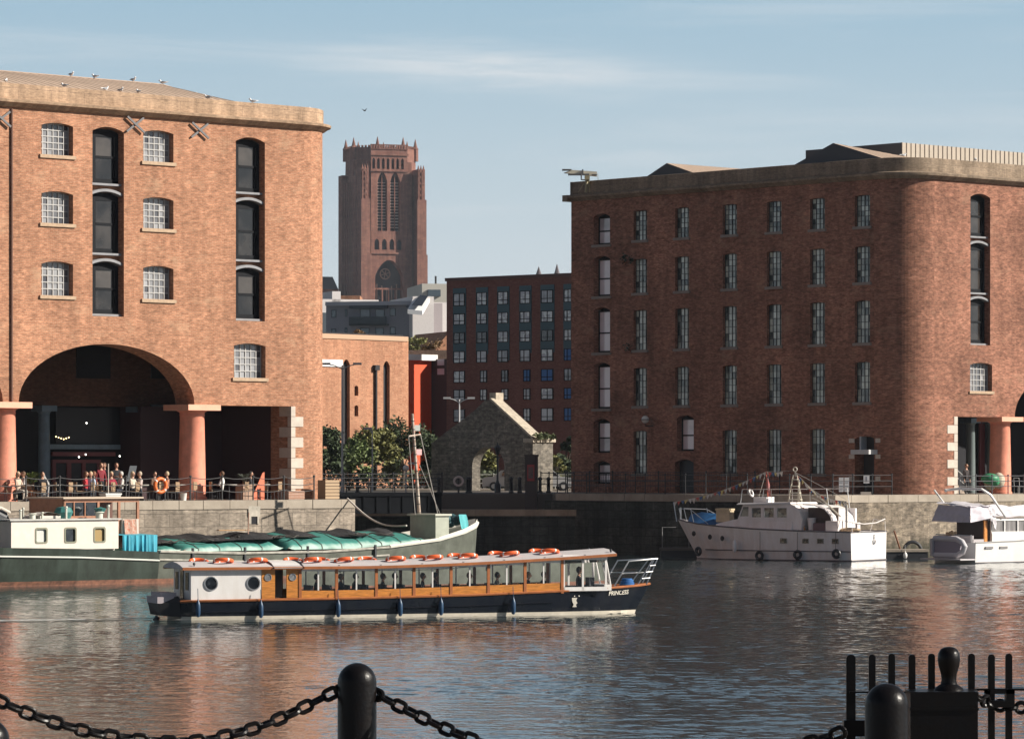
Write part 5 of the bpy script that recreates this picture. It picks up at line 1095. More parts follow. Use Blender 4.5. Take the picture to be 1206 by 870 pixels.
# stern cabin with three square portholes
def rrect(cx, cz_, w_, h, r=.1, n=4):
    out = []
    for (sx, sz, a0) in ((1, -1, -90), (1, 1, 0), (-1, 1, 90), (-1, -1, 180)):
        for i in range(n+1): a = R(a0+90*i/n); out.append((cx+sx*(w_/2-r)+r*math.cos(a), cz_+sz*(h/2-r)+r*math.sin(a)))
    return out
mb = MB(); wxs = [.02, 1.58, 3.16]
wall(mb, [(-1.57, 1.58), (4.2, 1.58), (4.2, 2.83), (-1.57, 2.88)], [rrect(x, 2.2, .62, .66) for x in wxs], Matrix.Translation((0, .12, 0)), .08)
mb.box(-1.57, 4.2, .4, 4.8, 1.5, 2.83); mb.face([(-1.57, .4, 1.58), (-1.57, .12, 1.58), (-1.57, .12, 2.88), (-1.57, .4, 2.88)]); mb.face([(4.2, .12, 1.58), (4.2, .4, 1.58), (4.2, .4, 2.83), (4.2, .12, 2.83)]); mb.build('stern_cabin', BCREAM, BG)
mb = MB(); mb.box(-1.7, 4.3, .02, 4.9, 2.86, 2.92); mb.build('cabin_roof', mat('cabin_roof_grey', (.50,.49,.46), .7, noise=.15), BG)
gls = [mat('pane_white_curtain', (.55,.55,.52), .3), GL_DK, mat('pane_amber', (.35,.24,.10), .3)]
for x, g_ in zip(wxs, gls):
    mb = MB(); o_ = rrect(x, 2.2, .66, .70); i_ = rrect(x, 2.2, .52, .56, .08); 
    for k in range(len(o_)): k2 = (k+1) % len(o_); mb.face([(o_[k][0], .1, o_[k][1]), (o_[k2][0], .1, o_[k2][1]), (i_[k2][0], .1, i_[k2][1]), (i_[k][0], .1, i_[k][1])]); mb.face([(i_[k][0], .1, i_[k][1]), (i_[k2][0], .1, i_[k2][1]), (i_[k2][0], .18, i_[k2][1]), (i_[k][0], .18, i_[k][1])])
    wn = mb.build('porthole', mat('olive_trim', (.20,.20,.14), .5), BG); mb = MB(); mb.box(x-.3, x+.3, .19, .21, 1.9, 2.5); mb.build('pane', g_, wn)
# deck gear on the cabin roof
for x, y, h, r in ((-.6, .8, .42, .05), (.1, .9, .25, .14), (.7, 1, .3, .05), (-.1, 1.3, .5, .04), (3.5, .6, .3, .16), (1.7, .6, .55, .05), (4.0, .6, .6, .05)): mb = MB(); mb.lathe([(r, 2.92), (r, 2.92+h*.8), (r*1.5, 2.92+h*.85), (r*1.2, 2.92+h)], (x, y, 0), 10); mb.build('roof_vent', mat('vent_cream', (.55,.55,.48), .6), BG, True)
mb = MB(); mb.lathe([(.3, 2.92), (.42, 3.2), (.32, 3.4), (.05, 3.45)], (2.0, 1.2, 0), 10); mb.lathe([(.12, 3.1), (.28, 3.35), (.02, 3.42)], (3.55, .6, 0), 10); mb.build('teal_cover', mat('cover_teal', (.03,.16,.15), .6), BG)
mb = MB(); mb.loft([[(-2.0, 1.2, 2.92), (-2.0, 2.6, 2.92), (-2.0, 2.6, 3.4), (-2.0, 1.2, 3.4)], [(-.9, 1.2, 2.92), (-.9, 2.6, 2.92), (-1.0, 2.5, 3.3), (-1.0, 1.3, 3.3)]], True, True); mb.build('skylight', BLACKP, BG); mb = MB(); mb.tube([(-2.1, 1.15, 3.42), (-1.4, 1.15, 3.42), (-.9, 1.15, 3.2)], .06, 6); mb.build('skylight_trim', BCREAM, BG)
mb = MB(); mb.box(.6, 1.7, 1.0, 2.2, 2.93, 3.05); mb.loft([[(.3, .9, 3.05), (.3, 1.8, 3.05)], [(1.0, .9, 3.22), (1.0, 1.8, 3.2)], [(1.7, .9, 3.1), (1.7, 1.8, 3.1)]], False); mb.build('deck_board', mat('pale_board', (.5,.48,.44), .7), BG)
# wooden wheelhouse with windows
WB = mat('wheelhouse_brown', (.36,.16,.09), .45, noise=.25); xL, xR = 2.15, 6.3; y0_, y1_ = 1.4, 4.0; zt0 = 3.78
mb = MB(); 
for x in (xL, 4.0, 5.15, xR-.1):
    for y in (y0_, y1_-.1): mb.box(x, x+.12, y, y+.1, 1.6, zt0)
for y in (y0_+.005, y1_-.09): mb.box(xL, xR, y, y+.08, 3.62, zt0); mb.box(xL, 4.0, y, y+.08, 2.6, 3.02); mb.box(5.2, xR, y, y+.08, 1.6, 2.85)
mb.box(xL, xL+.08, y0_, y1_, 2.8, zt0); mb.box(xR-.08, xR, y0_, y1_, 1.6, 2.8)
for x in (2.7, 3.3): mb.box(x, x+.05, y0_, y0_+.06, 3.0, 3.65)
wh_ = mb.build('wheelhouse', WB, BG)
mb = MB(); mb.box(xL+.05, xR-.05, y0_+1.9, y0_+1.95, 2.6, 3.6); mb.build('inner_panel', mat('inner_brown', (.12,.05,.035), .6), wh_)
mb = MB(); mb.box(xL-.12, xR+.15, y0_-.15, y1_+.15, zt0, zt0+.07); mb.build('wheelhouse_roof', mat('wh_roof', (.50,.40,.31), .7), wh_)
mb = MB(); mb.box(xL+.1, 4.0, y0_+.05, y0_+.07, 3.0, 3.64); mb.build('pane', GL_DK, wh_)
mb = MB(); mb.box(5.3, 6.2, y0_-.12, y0_+.0, 2.2, 2.86); mb.build('locker', mat('locker_pale', (.55,.48,.42), .7), BG)
# red-brown patterned cloth by the wheelhouse door, blue tarpaulin
mb = MB(); mb.loft([[(5.35+.1*i, y0_-.16-.03*math.sin(i*1.7), 2.85) for i in range(8)], [(5.35+.1*i, y0_-.18-.05*math.sin(i*1.7+1), 2.3) for i in range(8)], [(5.38+.1*i, y0_-.2-.05*math.sin(i*1.3), 1.8) for i in range(8)]], False); tag(mb.build('hanging_cloth', mat('red_cloth', (.42,.09,.04), .9, noise=.5, nscale=9, col2=(.5,.42,.34)), None, True, BL, BP.a), 'rust red patterned cloth hanging at the barge wheelhouse door', 'cloth')
def cloth(mb, x0, x1, n, y, zt_, zb_, amp=.06, f=4.5):
    mb.loft([[(x0+(x1-x0)*i/n, y+k*.06+amp*math.sin(f*i*(x1-x0)/n*2.2)*(k+1)*.6, zt_+(zb_-zt_)*k/4) for i in range(n+1)] for k in range(5)][::-1], False)
mb = MB(); mb.loft([[(4.45+1.95*i/30, 1.5-1.35*min(1, k/2)-.014*k*math.sin(i*1.25)-.008*k*math.sin(i*2.9), 2.2-.16*max(0, k-2)*1.6-.02*k) for i in range(31)] for k in range(6)], False); tag(mb.build('blue_tarpaulin', mat('tarp_blue', (.05,.36,.48), .6, noise=.15, nscale=2), None, True, BL, BP.a), 'bright blue tarpaulin folded over the barge side below its wheelhouse', 'tarpaulin')
# hold covers: teal tarpaulin with white faded lower edge, dark netting on top
def htop(x):       # centre height of the covered hold
    t = (x-6.6)/(22.9-6.6); return 1.70+.09*math.sin(t*3.0)+.20*t
rr = random.Random(12)
def cover(x0, x1, name, lab, seed):
    r2 = random.Random(seed); n = int((x1-x0)*5); rows_ = []
    ph = [r2.uniform(0, 6) for _ in range(6)]
    for i in range(n+1):
        x = x0+(x1-x0)*i/n; h = htop(x); e = min(1, (x-x0)/.35, (x1-x)/.35); e = max(.0, e)**.5
        w1 = .035*math.sin(x*3.1+ph[0])+.025*math.sin(x*7.3+ph[1]); w2 = .05*math.sin(x*2.2+ph[2])+.03*math.sin(x*5.1+ph[3])
        w3 = .03*math.sin(x*17+ph[4])+.03*math.sin(x*11.3+ph[5])+r2.uniform(-.012, .012)
        zb = 1.38+.02*x*0+max(0, (x-18))*.06
        rows_.append([(x, .35+w1*.5, zb+(.1)*(1-e)), (x, .37+w2*.3, zb+.10), (x, .47+w1+w3, zb+(h-zb)*.38*e), (x, .75+w2*.4+w3, zb+(h-zb)*.68*e+w1*.3), (x, 1.3, zb+(h-zb)*.95*e+w2*.4), (x, 1.7, zb+(h+.12-zb)*e+w1*.5), (x, 2.5, zb+(h+.2-zb)*e+w2*.6), (x, 3.4, zb+(h+.1-zb)*e), (x, 4.3, zb+(h-zb)*.8*e), (x, 4.6, zb)])
    mb = MB(); mb.loft(rows_, False); o = mb.build(name, TARP, None, True, BL, BP.a); tag(o, lab, 'tarpaulin', 'hold covers of the barge')
    for k in range(4, len(rows_)-3, 6):
        lb = MB(); lb.tube([(q[0]+.01*j, q[1]-.015, q[2]+.02) for j, q in enumerate(rows_[k][:7])], .016, 5); lb.build('lashing', mat('rope_grey', (.28,.27,.24), .9), o)
    return o
# faded teal cloth: bleached towards its hanging hem with ragged stains
TARP = bpy.data.materials.new('teal_tarp'); TARP.use_nodes = True; t_ = TARP.node_tree; b_ = t_.nodes['Principled BSDF']; b_.inputs['Roughness'].default_value = .85
b_.inputs['Specular IOR Level'].default_value = .15
tc_ = t_.nodes.new('ShaderNodeTexCoord'); sx_ = t_.nodes.new('ShaderNodeSeparateXYZ'); t_.links.new(tc_.outputs['Object'], sx_.inputs[0])
nn = t_.nodes.new('ShaderNodeTexNoise'); nn.inputs['Scale'].default_value = 1.6; nn.inputs['Detail'].default_value = 6; mpp = t_.nodes.new('ShaderNodeMapping'); mpp.inputs['Scale'].default_value = (1, .3, .6); t_.links.new(tc_.outputs['Object'], mpp.inputs[0]); t_.links.new(mpp.outputs[0], nn.inputs[0])
ma = t_.nodes.new('ShaderNodeMath'); ma.operation = 'MULTIPLY_ADD'; ma.inputs[1].default_value = .55; ma.inputs[2].default_value = 0; t_.links.new(nn.outputs[0], ma.inputs[0])
mb2 = t_.nodes.new('ShaderNodeMath'); t_.links.new(sx_.outputs[1], mb2.inputs[0]); t_.links.new(ma.outputs[0], mb2.inputs[1])
r_ = t_.nodes.new('ShaderNodeValToRGB'); r_.color_ramp.elements[0].position = .62; r_.color_ramp.elements[0].color = (.42,.56,.50,1); r_.color_ramp.elements[1].position = .86; r_.color_ramp.elements[1].color = (.055,.24,.205,1); e_ = r_.color_ramp.elements.new(1.0); e_.color = (.05,.19,.165,1)
t_.links.new(mb2.outputs[0], r_.inputs[0]); t_.links.new(r_.outputs[0], b_.inputs['Base Color'])
cover(6.55, 7.9, 'hold_cover', 'short white and blue hold cover on the barge beside the blue tarpaulin', 3)
cover(8.05, 13.8, 'hold_cover', 'teal hold cover on the barge in the middle, behind the tour boat stern', 1)
cover(14.1, 22.8, 'hold_cover', 'longest teal hold cover on the barge, reaching its grey deck box', 2)
# black netting and ropes lying over the covers
mb = MB(); rows_ = []
for i in range(61):
    x = 6.8+i*(15.2/60); h = htop(x); a = .10*math.sin(x*2.1)+.06*math.sin(x*5.7+1)
    y0n = .95+.35*math.sin(x*.9)+.3*math.sin(x*2.3) + (.5 if x > 17 else 0); rows_.append([(x, y0n, h+.02+.05*abs(a)), (x, y0n+.35, h+.14+a*.5), (x, y0n+.8, h+.2+a), (x, y0n+1.5, h+.28+a*.8), (x, y0n+2.2, h+.2)])
mb.loft(rows_, False); tag(mb.build('netting', mat('black_netting', (.02,.02,.022), .9, noise=.5, nscale=10, bump=1, bscale=12), None, False, BL, BP.a), 'black netting bundled along the top of the barge hold covers', 'netting')
mb = MB(); r3 = random.Random(9)
for k in range(7):
    x = r3.uniform(7, 20); mb.tube([(x+q*.28, 1.0+.3*math.sin(q*.8+k), htop(x)+.12+.05*math.sin(q*1.9+k)) for q in range(9)], .035, 5)
tag(mb.build('rope_heap', mat('rope_dark', (.05,.045,.04), .9), None, True, BL, BP.a), 'tangle of dark ropes lying over the teal barge covers', 'rope')
mb = MB(); mb.tube([(12.4, 1.2, 2.0), (12.45, 1.2, 3.1)], .03, 5); mb.build('marker_pole', mat('pole_pink', (.5,.3,.22), .7), BG)
mb = MB(); mb.box(10.8, 12.6, 1.3, 1.5, 2.28, 2.32); mb.build('plank', mat('plank_orange', (.35,.2,.09), .8), BG)
# deck box, mast with cross-tree, flags and stays, bow heap
mb = MB(); mb.box(23.5, 24.35, .75, 2.6, 1.6, 2.86); mb.build('deck_box', mat('box_grey', (.38,.40,.33), .6, noise=.15), BG); mb = MB(); mb.box(23.4, 24.45, .65, 2.7, 2.86, 2.95); mb.build('box_lid', mat('lid_pale', (.5,.5,.42), .6), BG)
m0, m1 = Vector((24.0, 2.5, 2.9)), Vector((23.55, 2.5, 7.75)); MASTM = mat('mast_paint', (.60,.53,.46), .6, noise=.5, nscale=3, col2=(.25,.15,.1))
mb = MB(); mb.tube([m0, m0.lerp(m1, .5), m1], [.085, .075, .06], 10); ms = mb.build('mast', MASTM, BG, True)
cr_ = m0.lerp(m1, .78); mb = MB(); mb.tube([cr_+Vector((-.6, -.3, -.02)), cr_+Vector((.6, .2, .08))], .04, 6); mb.build('crosstree', MASTM, ms)
mb = MB(); mb.tube([cr_+Vector((-.6, -.3, 0)), Vector((23.3, 2.0, 2.9))], .016, 4); mb.tube([cr_+Vector((.6, .2, .06)), Vector((25.6, 2.8, 2.4))], .028, 5); mb.tube([m0.lerp(m1, .6), Vector((25.4, 2.3, 2.5))], .012, 4); mb.build('stay', mat('wire', (.3,.28,.26), .6), ms)
for t, cx_, col in ((.86, .22, (.35,.36,.34)), (.62, .24, (.6,.35,.35))): p = m0.lerp(m1, t); mb = MB(); mb.box(p.x+.08, p.x+.42, p.y-.02, p.y+.0, p.z-.14, p.z+.14); mb.build('flag', mat('flag_%.2f' % col[1], col, .8), ms)
mb = MB()
for k in range(12): z = 3.0+k*.4; p = m0.lerp(m1, (z-2.9)/4.85); mb.torus(p, .085, .018, 10, 5)
mb.build('mast_band', BLACKP, ms)
mb = MB(); r3 = random.Random(2)
for k in range(16): mb.ball((25.4+r3.uniform(-.9, .9), 2.3+r3.uniform(-.5, .5), 2.35+r3.uniform(0, .45)), r3.uniform(.16, .34), 8, 6, (1.2, 1, .8))
tag(mb.build('bow_tarpaulin', mat('bow_tarp', (.03,.13,.14), .6, noise=.6, nscale=3, col2=(.02,.03,.04)), None, False, BL, BP.a), 'crumpled dark teal tarpaulin heaped on the barge bow', 'tarpaulin')
mb = MB(); mb.loft([[(25.7+.1*i, 1.55-.04*math.sin(i*2), 2.9) for i in range(6)], [(25.75+.1*i, 1.5+.06*math.sin(i*2), 2.5) for i in range(6)], [(25.8+.09*i, 1.45, 2.2) for i in range(6)]], False); tag(mb.build('cloth', mat('cloth_turq', (.08,.42,.45), .7), None, True, BL, BP.a), 'light turquoise cloth draped over the bow heap of the barge', 'cloth')
# mooring line from the quay to the barge
p0 = at(LROOT, LA, (QLX-.4, -2.4, .05)); p1 = at(BL, BP.a, (22.4, 1.6, 2.4)); mb = MB()
mb.tube([p0.lerp(p1, t/12)-Vector((0, 0, .5*math.sin(math.pi*t/12))) for t in range(13)], .045, 6); tag(mb.build('mooring_rope', mat('rope_white', (.6,.56,.5), .8), None, True), 'thick pale mooring rope sagging from the left quay end to the barge', 'rope')
# ---------------------------------------------------------------- WHITE MOTOR YACHT
MP = Plane((1002-603)/F*213.5, 213.5, -30, WZ); YL = (MP.x, MP.y, WZ)
YT = thing('motor_yacht', 'old white motor yacht with rounded wheelhouse and bunting beside the right quay', 'motor yacht', YL, MP.a)
YW = mat('yacht_white', (.86,.83,.83), .35, col2=(.73,.67,.64), nscale=2.2, stretch=(1, 1, .25)); YR = mat('yacht_trim', (.10,.09,.1), .6); c3 = 2.35
ys_ = [(0, 2.35, 2.25, 1.60), (-3, 2.4, 2.3, 1.64), (-6, 2.3, 2.05, 1.74), (-8.4, 1.85, 1.3, 1.86), (-10, 1.3, .7, 1.98, -9.5), (-11.2, .6, .25, 2.12, -10.2), (-11.9, .04, .03, 2.2, -10.6)]
sts_r = [tuple(s) for s in ys_]
mb = MB(); band(mb, sts_r, c3, -.3, lambda s: s[3], 5, 0, True, True)
for k in range(len(mb.f)): mb.f[k] = tuple(reversed(mb.f[k]))
yh = mb.build('hull', YW, YT, True)
mb = MB(); rail(mb, sts_r, c3, .04, .02, .0); mb.tube([(xat(s, .62), c3-half(s, .62)-.01, .55) for s in sts_r[:5]], .03, 5); mb.tube([(0, 0, 1.6), (0, 4.7, 1.6)], .035, 5); mb.build('gunwale', YR, YT, True)
mb = MB(); mb.tube([(xat(s, .05), c3-half(s, .05)-.01, .04) for s in sts_r], .04, 5); mb.tube([(.0, .05, .04), (.0, 4.65, .04)], .05, 5); mb.build('boot_stripe', YR, YT)
for px in (923, 949, 966.5, 984): u = MP.u(px, .02); mb = MB(); mb.box(u-.2, u+.2, -.03, .06, .98, 1.26); wn = mb.build('window', mat('frame_tan', (.3,.26,.22), .5), YT); mb = MB(); mb.box(u-.16, u+.16, -.04, -.02, 1.02, 1.22); mb.build('pane', GL_DK, wn)
for px, py, d in ((818, 628, .85), (837, 632, .55), (851.5, 633.6, .35)):
    u, z = MP.uz(px, py, d); mb = MB(); mb.torus((u, d-.1, z), .12, .03, 16, 6, Matrix.Rotation(R(-20), 4, 'Z') @ Matrix.Rotation(R(90), 4, 'X')); mb.ball((u, d-.05, z), .11, 10, 6, (1, .4, 1)); mb.build('porthole', BLACKP, YT, True)
for px, py, d in ((822.5, 649, .7), (894.5, 654, .05), (939.5, 653, -.05), (985, 652, -.05)): u, z = MP.uz(px, py, d-.15); tyre(YT, (u, d-.16, z), .19, .09, R(-25) if px < 850 else 0)
for u, d in ((-5.54, -.02), (-3.2, -.1), (-.87, -.1)): mb = MB(); mb.tube([(u, d, .6), (u, d, 1.6)], .015, 4); mb.build('fender_rope', YR, YT)
u, z = MP.uz(866, 643, .2); fender(YT, (u, .1, z), .62, .12, YW); 
mb = MB(); mb.tube([(-5.0, 2.5, 0), (-5, 2.5, 1)], .01, 3)
# raised foredeck, wheelhouse
mb = MB(); secs = [[(x, c3-w_, z0), (x, c3-w_*.97, z1), (x, c3, z1+.1), (x, c3+w_*.97, z1), (x, c3+w_, z0)] for x, w_, z0, z1 in ((-9.0, 1.0, 1.8, 2.0), (-7.6, 1.6, 1.7, 2.25), (-5, 1.75, 1.6, 2.15), (-3.9, 1.75, 1.6, 2.15))]; mb.loft(secs, True); mb.build('coachroof', YW, YT)
def whw(mb, y, hs, dpt=.05):
    prof = [(-7.45, 1.9), (-3.35, 1.7), (-3.3, 2.3), (-3.45, 2.75), (-3.75, 3.05), (-4.1, 3.15), (-6.95, 3.12)]
    wall(mb, prof, hs, Matrix.Translation((0, y, 0)), dpt)
wins = [[(-7.15, 2.45), (-6.62, 2.45), (-6.62, 2.98), (-6.95, 2.98)]] + [[(a, 2.4), (b, 2.4), (b, 2.92), (a, 2.92)] for a, b in ((-6.4, -5.85), (-5.65, -5.05), (-4.85, -4.25))]
mb = MB(); whw(mb, .7, wins); whw(mb, 4.0, wins, 0)
for (a, b) in (((-7.45, 1.9), (-6.95, 3.12)), ((-3.35, 1.7), (-3.3, 2.3)), ((-3.3, 2.3), (-3.45, 2.75)), ((-3.45, 2.75), (-3.75, 3.05)), ((-3.75, 3.05), (-4.1, 3.15))): mb.face([(a[0], .7, a[1]), (a[0], 4.0, a[1]), (b[0], 4.0, b[1]), (b[0], .7, b[1])])
wz = mb.build('wheelhouse', YW, YT)
mb = MB(); mb.mesh([(-7.3, .55, 3.1), (-3.95, .6, 3.14), (-3.95, 4.1, 3.14), (-7.3, 4.1, 3.1), (-7.2, .65, 3.2), (-4.0, .65, 3.24), (-4.0, 4.0, 3.24), (-7.2, 4.0, 3.2)], [(0,3,2,1),(4,5,6,7),(0,1,5,4),(1,2,6,5),(2,3,7,6),(3,0,4,7)]); mb.build('wheelhouse_roof', mat('yacht_roof', (.68,.64,.62), .5), wz)
for w_ in wins: mb = MB(); mb.face([(x, .76, z) for x, z in w_]); mb.build('pane', glass_mat('yacht_glass', (.06,.05,.05), .05, .3, 1, 1, var=.25), wz)
# curved cockpit canopy ring aft
mb = MB(); arc_ = [(-3.3, 3.1), (-2.6, 3.05), (-2.0, 2.85), (-1.65, 2.5), (-1.5, 2.0), (-1.5, 1.65)]
for i in range(len(arc_)-1):
    (a, za), (b, zb) = arc_[i], arc_[i+1]; mb.mesh([(a, .8, za), (b, .8, zb), (b, .95, zb), (a, .95, za), (a, .8, za+.06), (b+.06, .8, zb+.03), (b+.06, .95, zb+.03), (a, .95, za+.06)], [(0,3,2,1),(4,5,6,7),(0,1,5,4),(1,2,6,5),(2,3,7,6),(3,0,4,7)]); mb.face([(a, .9, za), (b, .9, zb), (b, 4.0, zb), (a, 4.0, za)])
mb.box(-3.3, -1.5, 3.8, 4.0, 1.6, 2.9); mb.build('canopy', YW, YT)
mb = MB(); mb.box(-3.35, -1.5, 1.6, 1.64, 1.6, 2.95); mb.build('aft_bulkhead', mat('aft_shadow', (.12,.09,.08), .7), YT)
u0 = MP.u(940, 1.4); mb = MB(); mb.box(u0, u0+.32, 1.4, 1.5, 1.65, 2.95); mb.build('cabin_door', WOOD, YT)
mb = MB(); u = MP.u(948, 1.2); mb.tube([(u-.3, 1.2, 2.5), (u+.1, 1.0, 1.7)], .05, 6); mb.build('boat_hook', WOOD, YT)
u = MP.u(956, 1.1); mb = MB(); mb.lathe([(.18, 1.7), (.24, 2.35), (.26, 2.37), (.2, 2.38)], (u, 1.1, 0), 14); mb.build('bucket', YW, YT, True)
u = MP.u(979, .6); mb = MB(); mb.box(u-.3, u+.45, .5, 1.2, 1.6, 2.22); mb.build('deck_locker', mat('locker_white', (.66,.6,.58), .5), YT); mb = MB(); mb.box(u-1.1, u-.32, .6, 1.2, 1.6, 2.1); mb.build('winch_box', mat('winch_maroon', (.12,.07,.08), .6), YT); mb = MB(); mb.ball((-.45, .9, 1.72), .3, 10, 6, (2.2, 1, .5)); mb.build('rope_pile', mat('rope_tan', (.55,.4,.25), .9, noise=.4, nscale=12), YT)
# radar box and life ring on the wheelhouse roof, rails, masts
mb = MB(); mb.box(-6.75, -5.95, 1.6, 2.6, 3.2, 3.52); mb.build('roof_box', mat('roof_box_white', (.75,.72,.7), .5), YT)
mb = MB(); mb.torus((-6.9, 1.6, 3.75), .2, .055, 18, 8, Matrix.Rotation(R(70), 4, 'Y')); mb.build('life_ring', RWHT, YT, True)
mb = MB()
for y in (.9, 3.6): mb.tube([(-7.2, y, 3.2), (-7.1, y, 3.95), (-1.9, y, 4.0)], .025, 5); [mb.tube([(x, y, 3.15), (x, y, 3.97)], .018, 4) for x in (-5.3, -4.2)]; mb.tube([(-1.9, y, 4.0), (-1.75, y, 2.9)], .025, 5)
mb.tube([(-7.1, .9, 3.95), (-7.1, 3.6, 3.95)], .025, 5); mb.build('awning_rail', STEEL, YT, True)
my, mx_ = 2.3, -4.5
mb = MB(); 
for s_ in (-1, 1): mb.tube([(mx_+s_*.42, my, 3.2), (mx_+s_*.12, my, 4.75)], .035, 6)
for k in range(4): t = k/4+.1; w_ = .42-.3*t; mb.box(mx_-w_, mx_+w_, my-.12, my+.12, 3.2+1.5*t, 3.26+1.5*t)
mb.tube([(mx_, my, 4.7), (mx_, my, 4.95)], .03, 6); mb.torus((mx_, my, 5.07), .12, .03, 16, 6, Matrix.Rotation(R(90), 4, 'X')); mb.tube([(mx_+.2, my, 3.2), (mx_+.25, my, 4.5)], .06, 6); ma_ = mb.build('mast', mat('mast_cream', (.6,.55,.45), .5), YT, True)
px_, pz_ = -6.3, 4.95
mb = MB(); mb.tube([(px_+.12, 2.3, 3.2), (px_, 2.3, pz_)], .035, 6); mb.build('flag_pole', mat('pole_red', (.5,.12,.08), .6), YT); mb = MB(); mb.loft([[(px_+.02, 2.3, 4.7), (px_+.05, 2.25, 4.0)], [(px_+.14, 2.2, 4.6), (px_+.2, 2.3, 3.5)], [(px_+.22, 2.32, 4.2), (px_+.3, 2.28, 3.45)]], False); mb.build('ensign', mat('ensign_red', (.45,.06,.05), .8, noise=.4, nscale=5, col2=(.5,.4,.4)), YT)
mb = MB(); mb.tube([(px_, 2.3, pz_), (px_-.6, 2.3, 3.1)], .012, 4); mb.tube([(px_, 2.3, pz_), (mx_, 2.3, 5.0)], .01, 4)
dx_ = MP.u(997, 1.2); mb.tube([(mx_, 2.3, 4.9), (dx_, 1.2, 3.4)], .012, 4); mb.tube([(-3.3, 1.9, 3.5), (-1.8, 1.6, 2.9)], .012, 4); mb.build('rigging', mat('wire_pale', (.5,.47,.42), .6), YT)
mb = MB(); mb.tube([(-3.55, 2.0, 4.1), (dx_-.35, 1.2, 2.45)], .045, 6); mb.build('boom', mat('mast_cream', (.6,.55,.45), .5), YT, True)
mb = MB(); mb.tube([(dx_, 1.2, 1.6), (dx_, 1.2, 3.1)], .07, 8); mb.tube([(dx_, 1.2, 2.9), (dx_-.35, 1.3, 3.3)], .04, 6); mb.build('davit', mat('davit_grey', (.45,.43,.40), .5), YT, True)
mb = MB()
for y in (.1, 4.5): mb.tube([(-.9, y, 1.6), (-.7, y, 2.3), (.02, y*.98+.05, 2.15), (.02, y, 1.6)], .022, 5)
mb.tube([(.02, .15, 2.15), (.05, 1.6, 2.05), (.05, 3.2, 2.1), (.02, 4.45, 2.3)], .035, 6); mb.box(-.1, .02, .8, 1.2, 1.6, 2.15); mb.build('stern_rail', mat('rail_white', (.65,.6,.58), .5), YT)
mb = MB()
for s_ in ((-11.5, c3-.3), (-11.5, c3+.3), (-10.4, c3-1.0), (-10.4, c3+1.0)): mb.tube([(s_[0], s_[1], 2.1), (s_[0]-.2, s_[1], 2.85)], .025, 5)
mb.tube([(-11.7, c3-.3, 2.85), (-10.6, c3-1.0, 2.8), (-9.2, c3-1.55, 2.0)], .02, 5); mb.tube([(-11.7, c3+.3, 2.85), (-10.6, c3+1.0, 2.8), (-9.2, c3+1.55, 2.0)], .02, 5); mb.tube([(-12.0, c3, 2.1), (-12.2, c3, 3.2)], .03, 5); mb.tube([(-11.8, c3+.1, 2.1), (-11.8, c3+.1, 2.9)], .05, 6); mb.build('bow_rail', STEEL, YT, True)
mb = MB(); mb.loft([[(-11.2, c3-.3, 2.0), (-11.1, c3, 2.5), (-11.2, c3+.3, 2.0)], [(-10.4, c3-.8, 2.0), (-10.4, c3, 2.65), (-10.4, c3+.8, 2.0)], [(-9.4, c3-1.1, 1.95), (-9.4, c3, 2.55), (-9.4, c3+1.1, 1.95)], [(-8.6, c3-.9, 1.95), (-8.6, c3, 2.2), (-8.6, c3+.9, 1.95)]], True); tag(mb.build('boat_cover', mat('cover_blue', (.02,.11,.28), .5, noise=.3, nscale=3), None, True, YL, MP.a), 'bright blue cover over the dinghy on the white yacht foredeck', 'boat cover')
u, z = MP.uz(852, 605, 1.5); mb = MB(); mb.box(u-.42, u+.42, 1.4, 2.0, 2.1, 2.82); mb.box(u-.45, u+.45, 1.36, 2.04, 2.76, 2.86); tag(mb.build('deck_crate', mat('crate_cream', (.62,.50,.33), .6, noise=.2), None, False, YL, MP.a), 'cream deck crate standing ahead of the yacht wheelhouse', 'crate')
# anchor mark on the stern
mb = MB(); ay = 2.98; M = Matrix.Translation((.035, ay, 1.12)) @ Matrix.Rotation(R(90), 4, 'Z')
mb.tube([(0, 0, -.2), (0, 0, .25)], .02, 5, M=M); mb.tube([(-.1, 0, .16), (.1, 0, .16)], .018, 5, M=M); mb.torus((0, 0, 0), .04, .015, 12, 5, M @ Matrix.Translation((0, 0, .29)) @ Matrix.Rotation(R(90), 4, 'X')); mb.tube([(.2*math.cos(a), 0, .02+.22*math.sin(a)) for a in [R(180+k*18) for k in range(11)]], .02, 5, M=M)
mb.build('anchor_emblem', mat('emblem_grey', (.12,.14,.17), .6), yh)
# bunting strings: little flags in mixed colours
def bunting(pts, n, label, seed):
    r_ = random.Random(seed); root = thing('bunting', label, 'bunting', (0, 0, 0)); mb = MB(); mb.tube(pts, .010, 4); mb.build('line', mat('wire_pale', (.5,.47,.42), .6), root)
    L = [0]
    for a, b in zip(pts, pts[1:]): L.append(L[-1]+(b-a).length)
    cols_ = [(.6,.55,.5), (.5,.1,.08), (.08,.15,.3), (.6,.5,.2), (.6,.57,.55)]; mbs = [MB() for _ in cols_]
    for k in range(n):
        s = L[-1]*(k+.5)/n; i = max(j for j in range(len(L)-1) if L[j] <= s); t = (s-L[i])/(L[i+1]-L[i]); p = pts[i].lerp(pts[i+1], t); d = (pts[i+1]-pts[i]).normalized()
        q = p+Vector((r_.uniform(-.05, .05), r_.uniform(-.06, .06), -r_.uniform(.15, .24))); f = MB(); f.face([p-d*.12-p, p+d*.12-p, (q-p)*1.35]); f.build('pennant', mat('pennant_%d' % (k % 5), cols_[k % 5], .8), root, False, p)
    return root
def Y_(x, y, z): return at(YL, MP.a, (x, y, z))
def sag(a, b, s, n=8): return [a.lerp(b, t/n)-Vector((0, 0, s*math.sin(math.pi*t/n))) for t in range(n+1)]
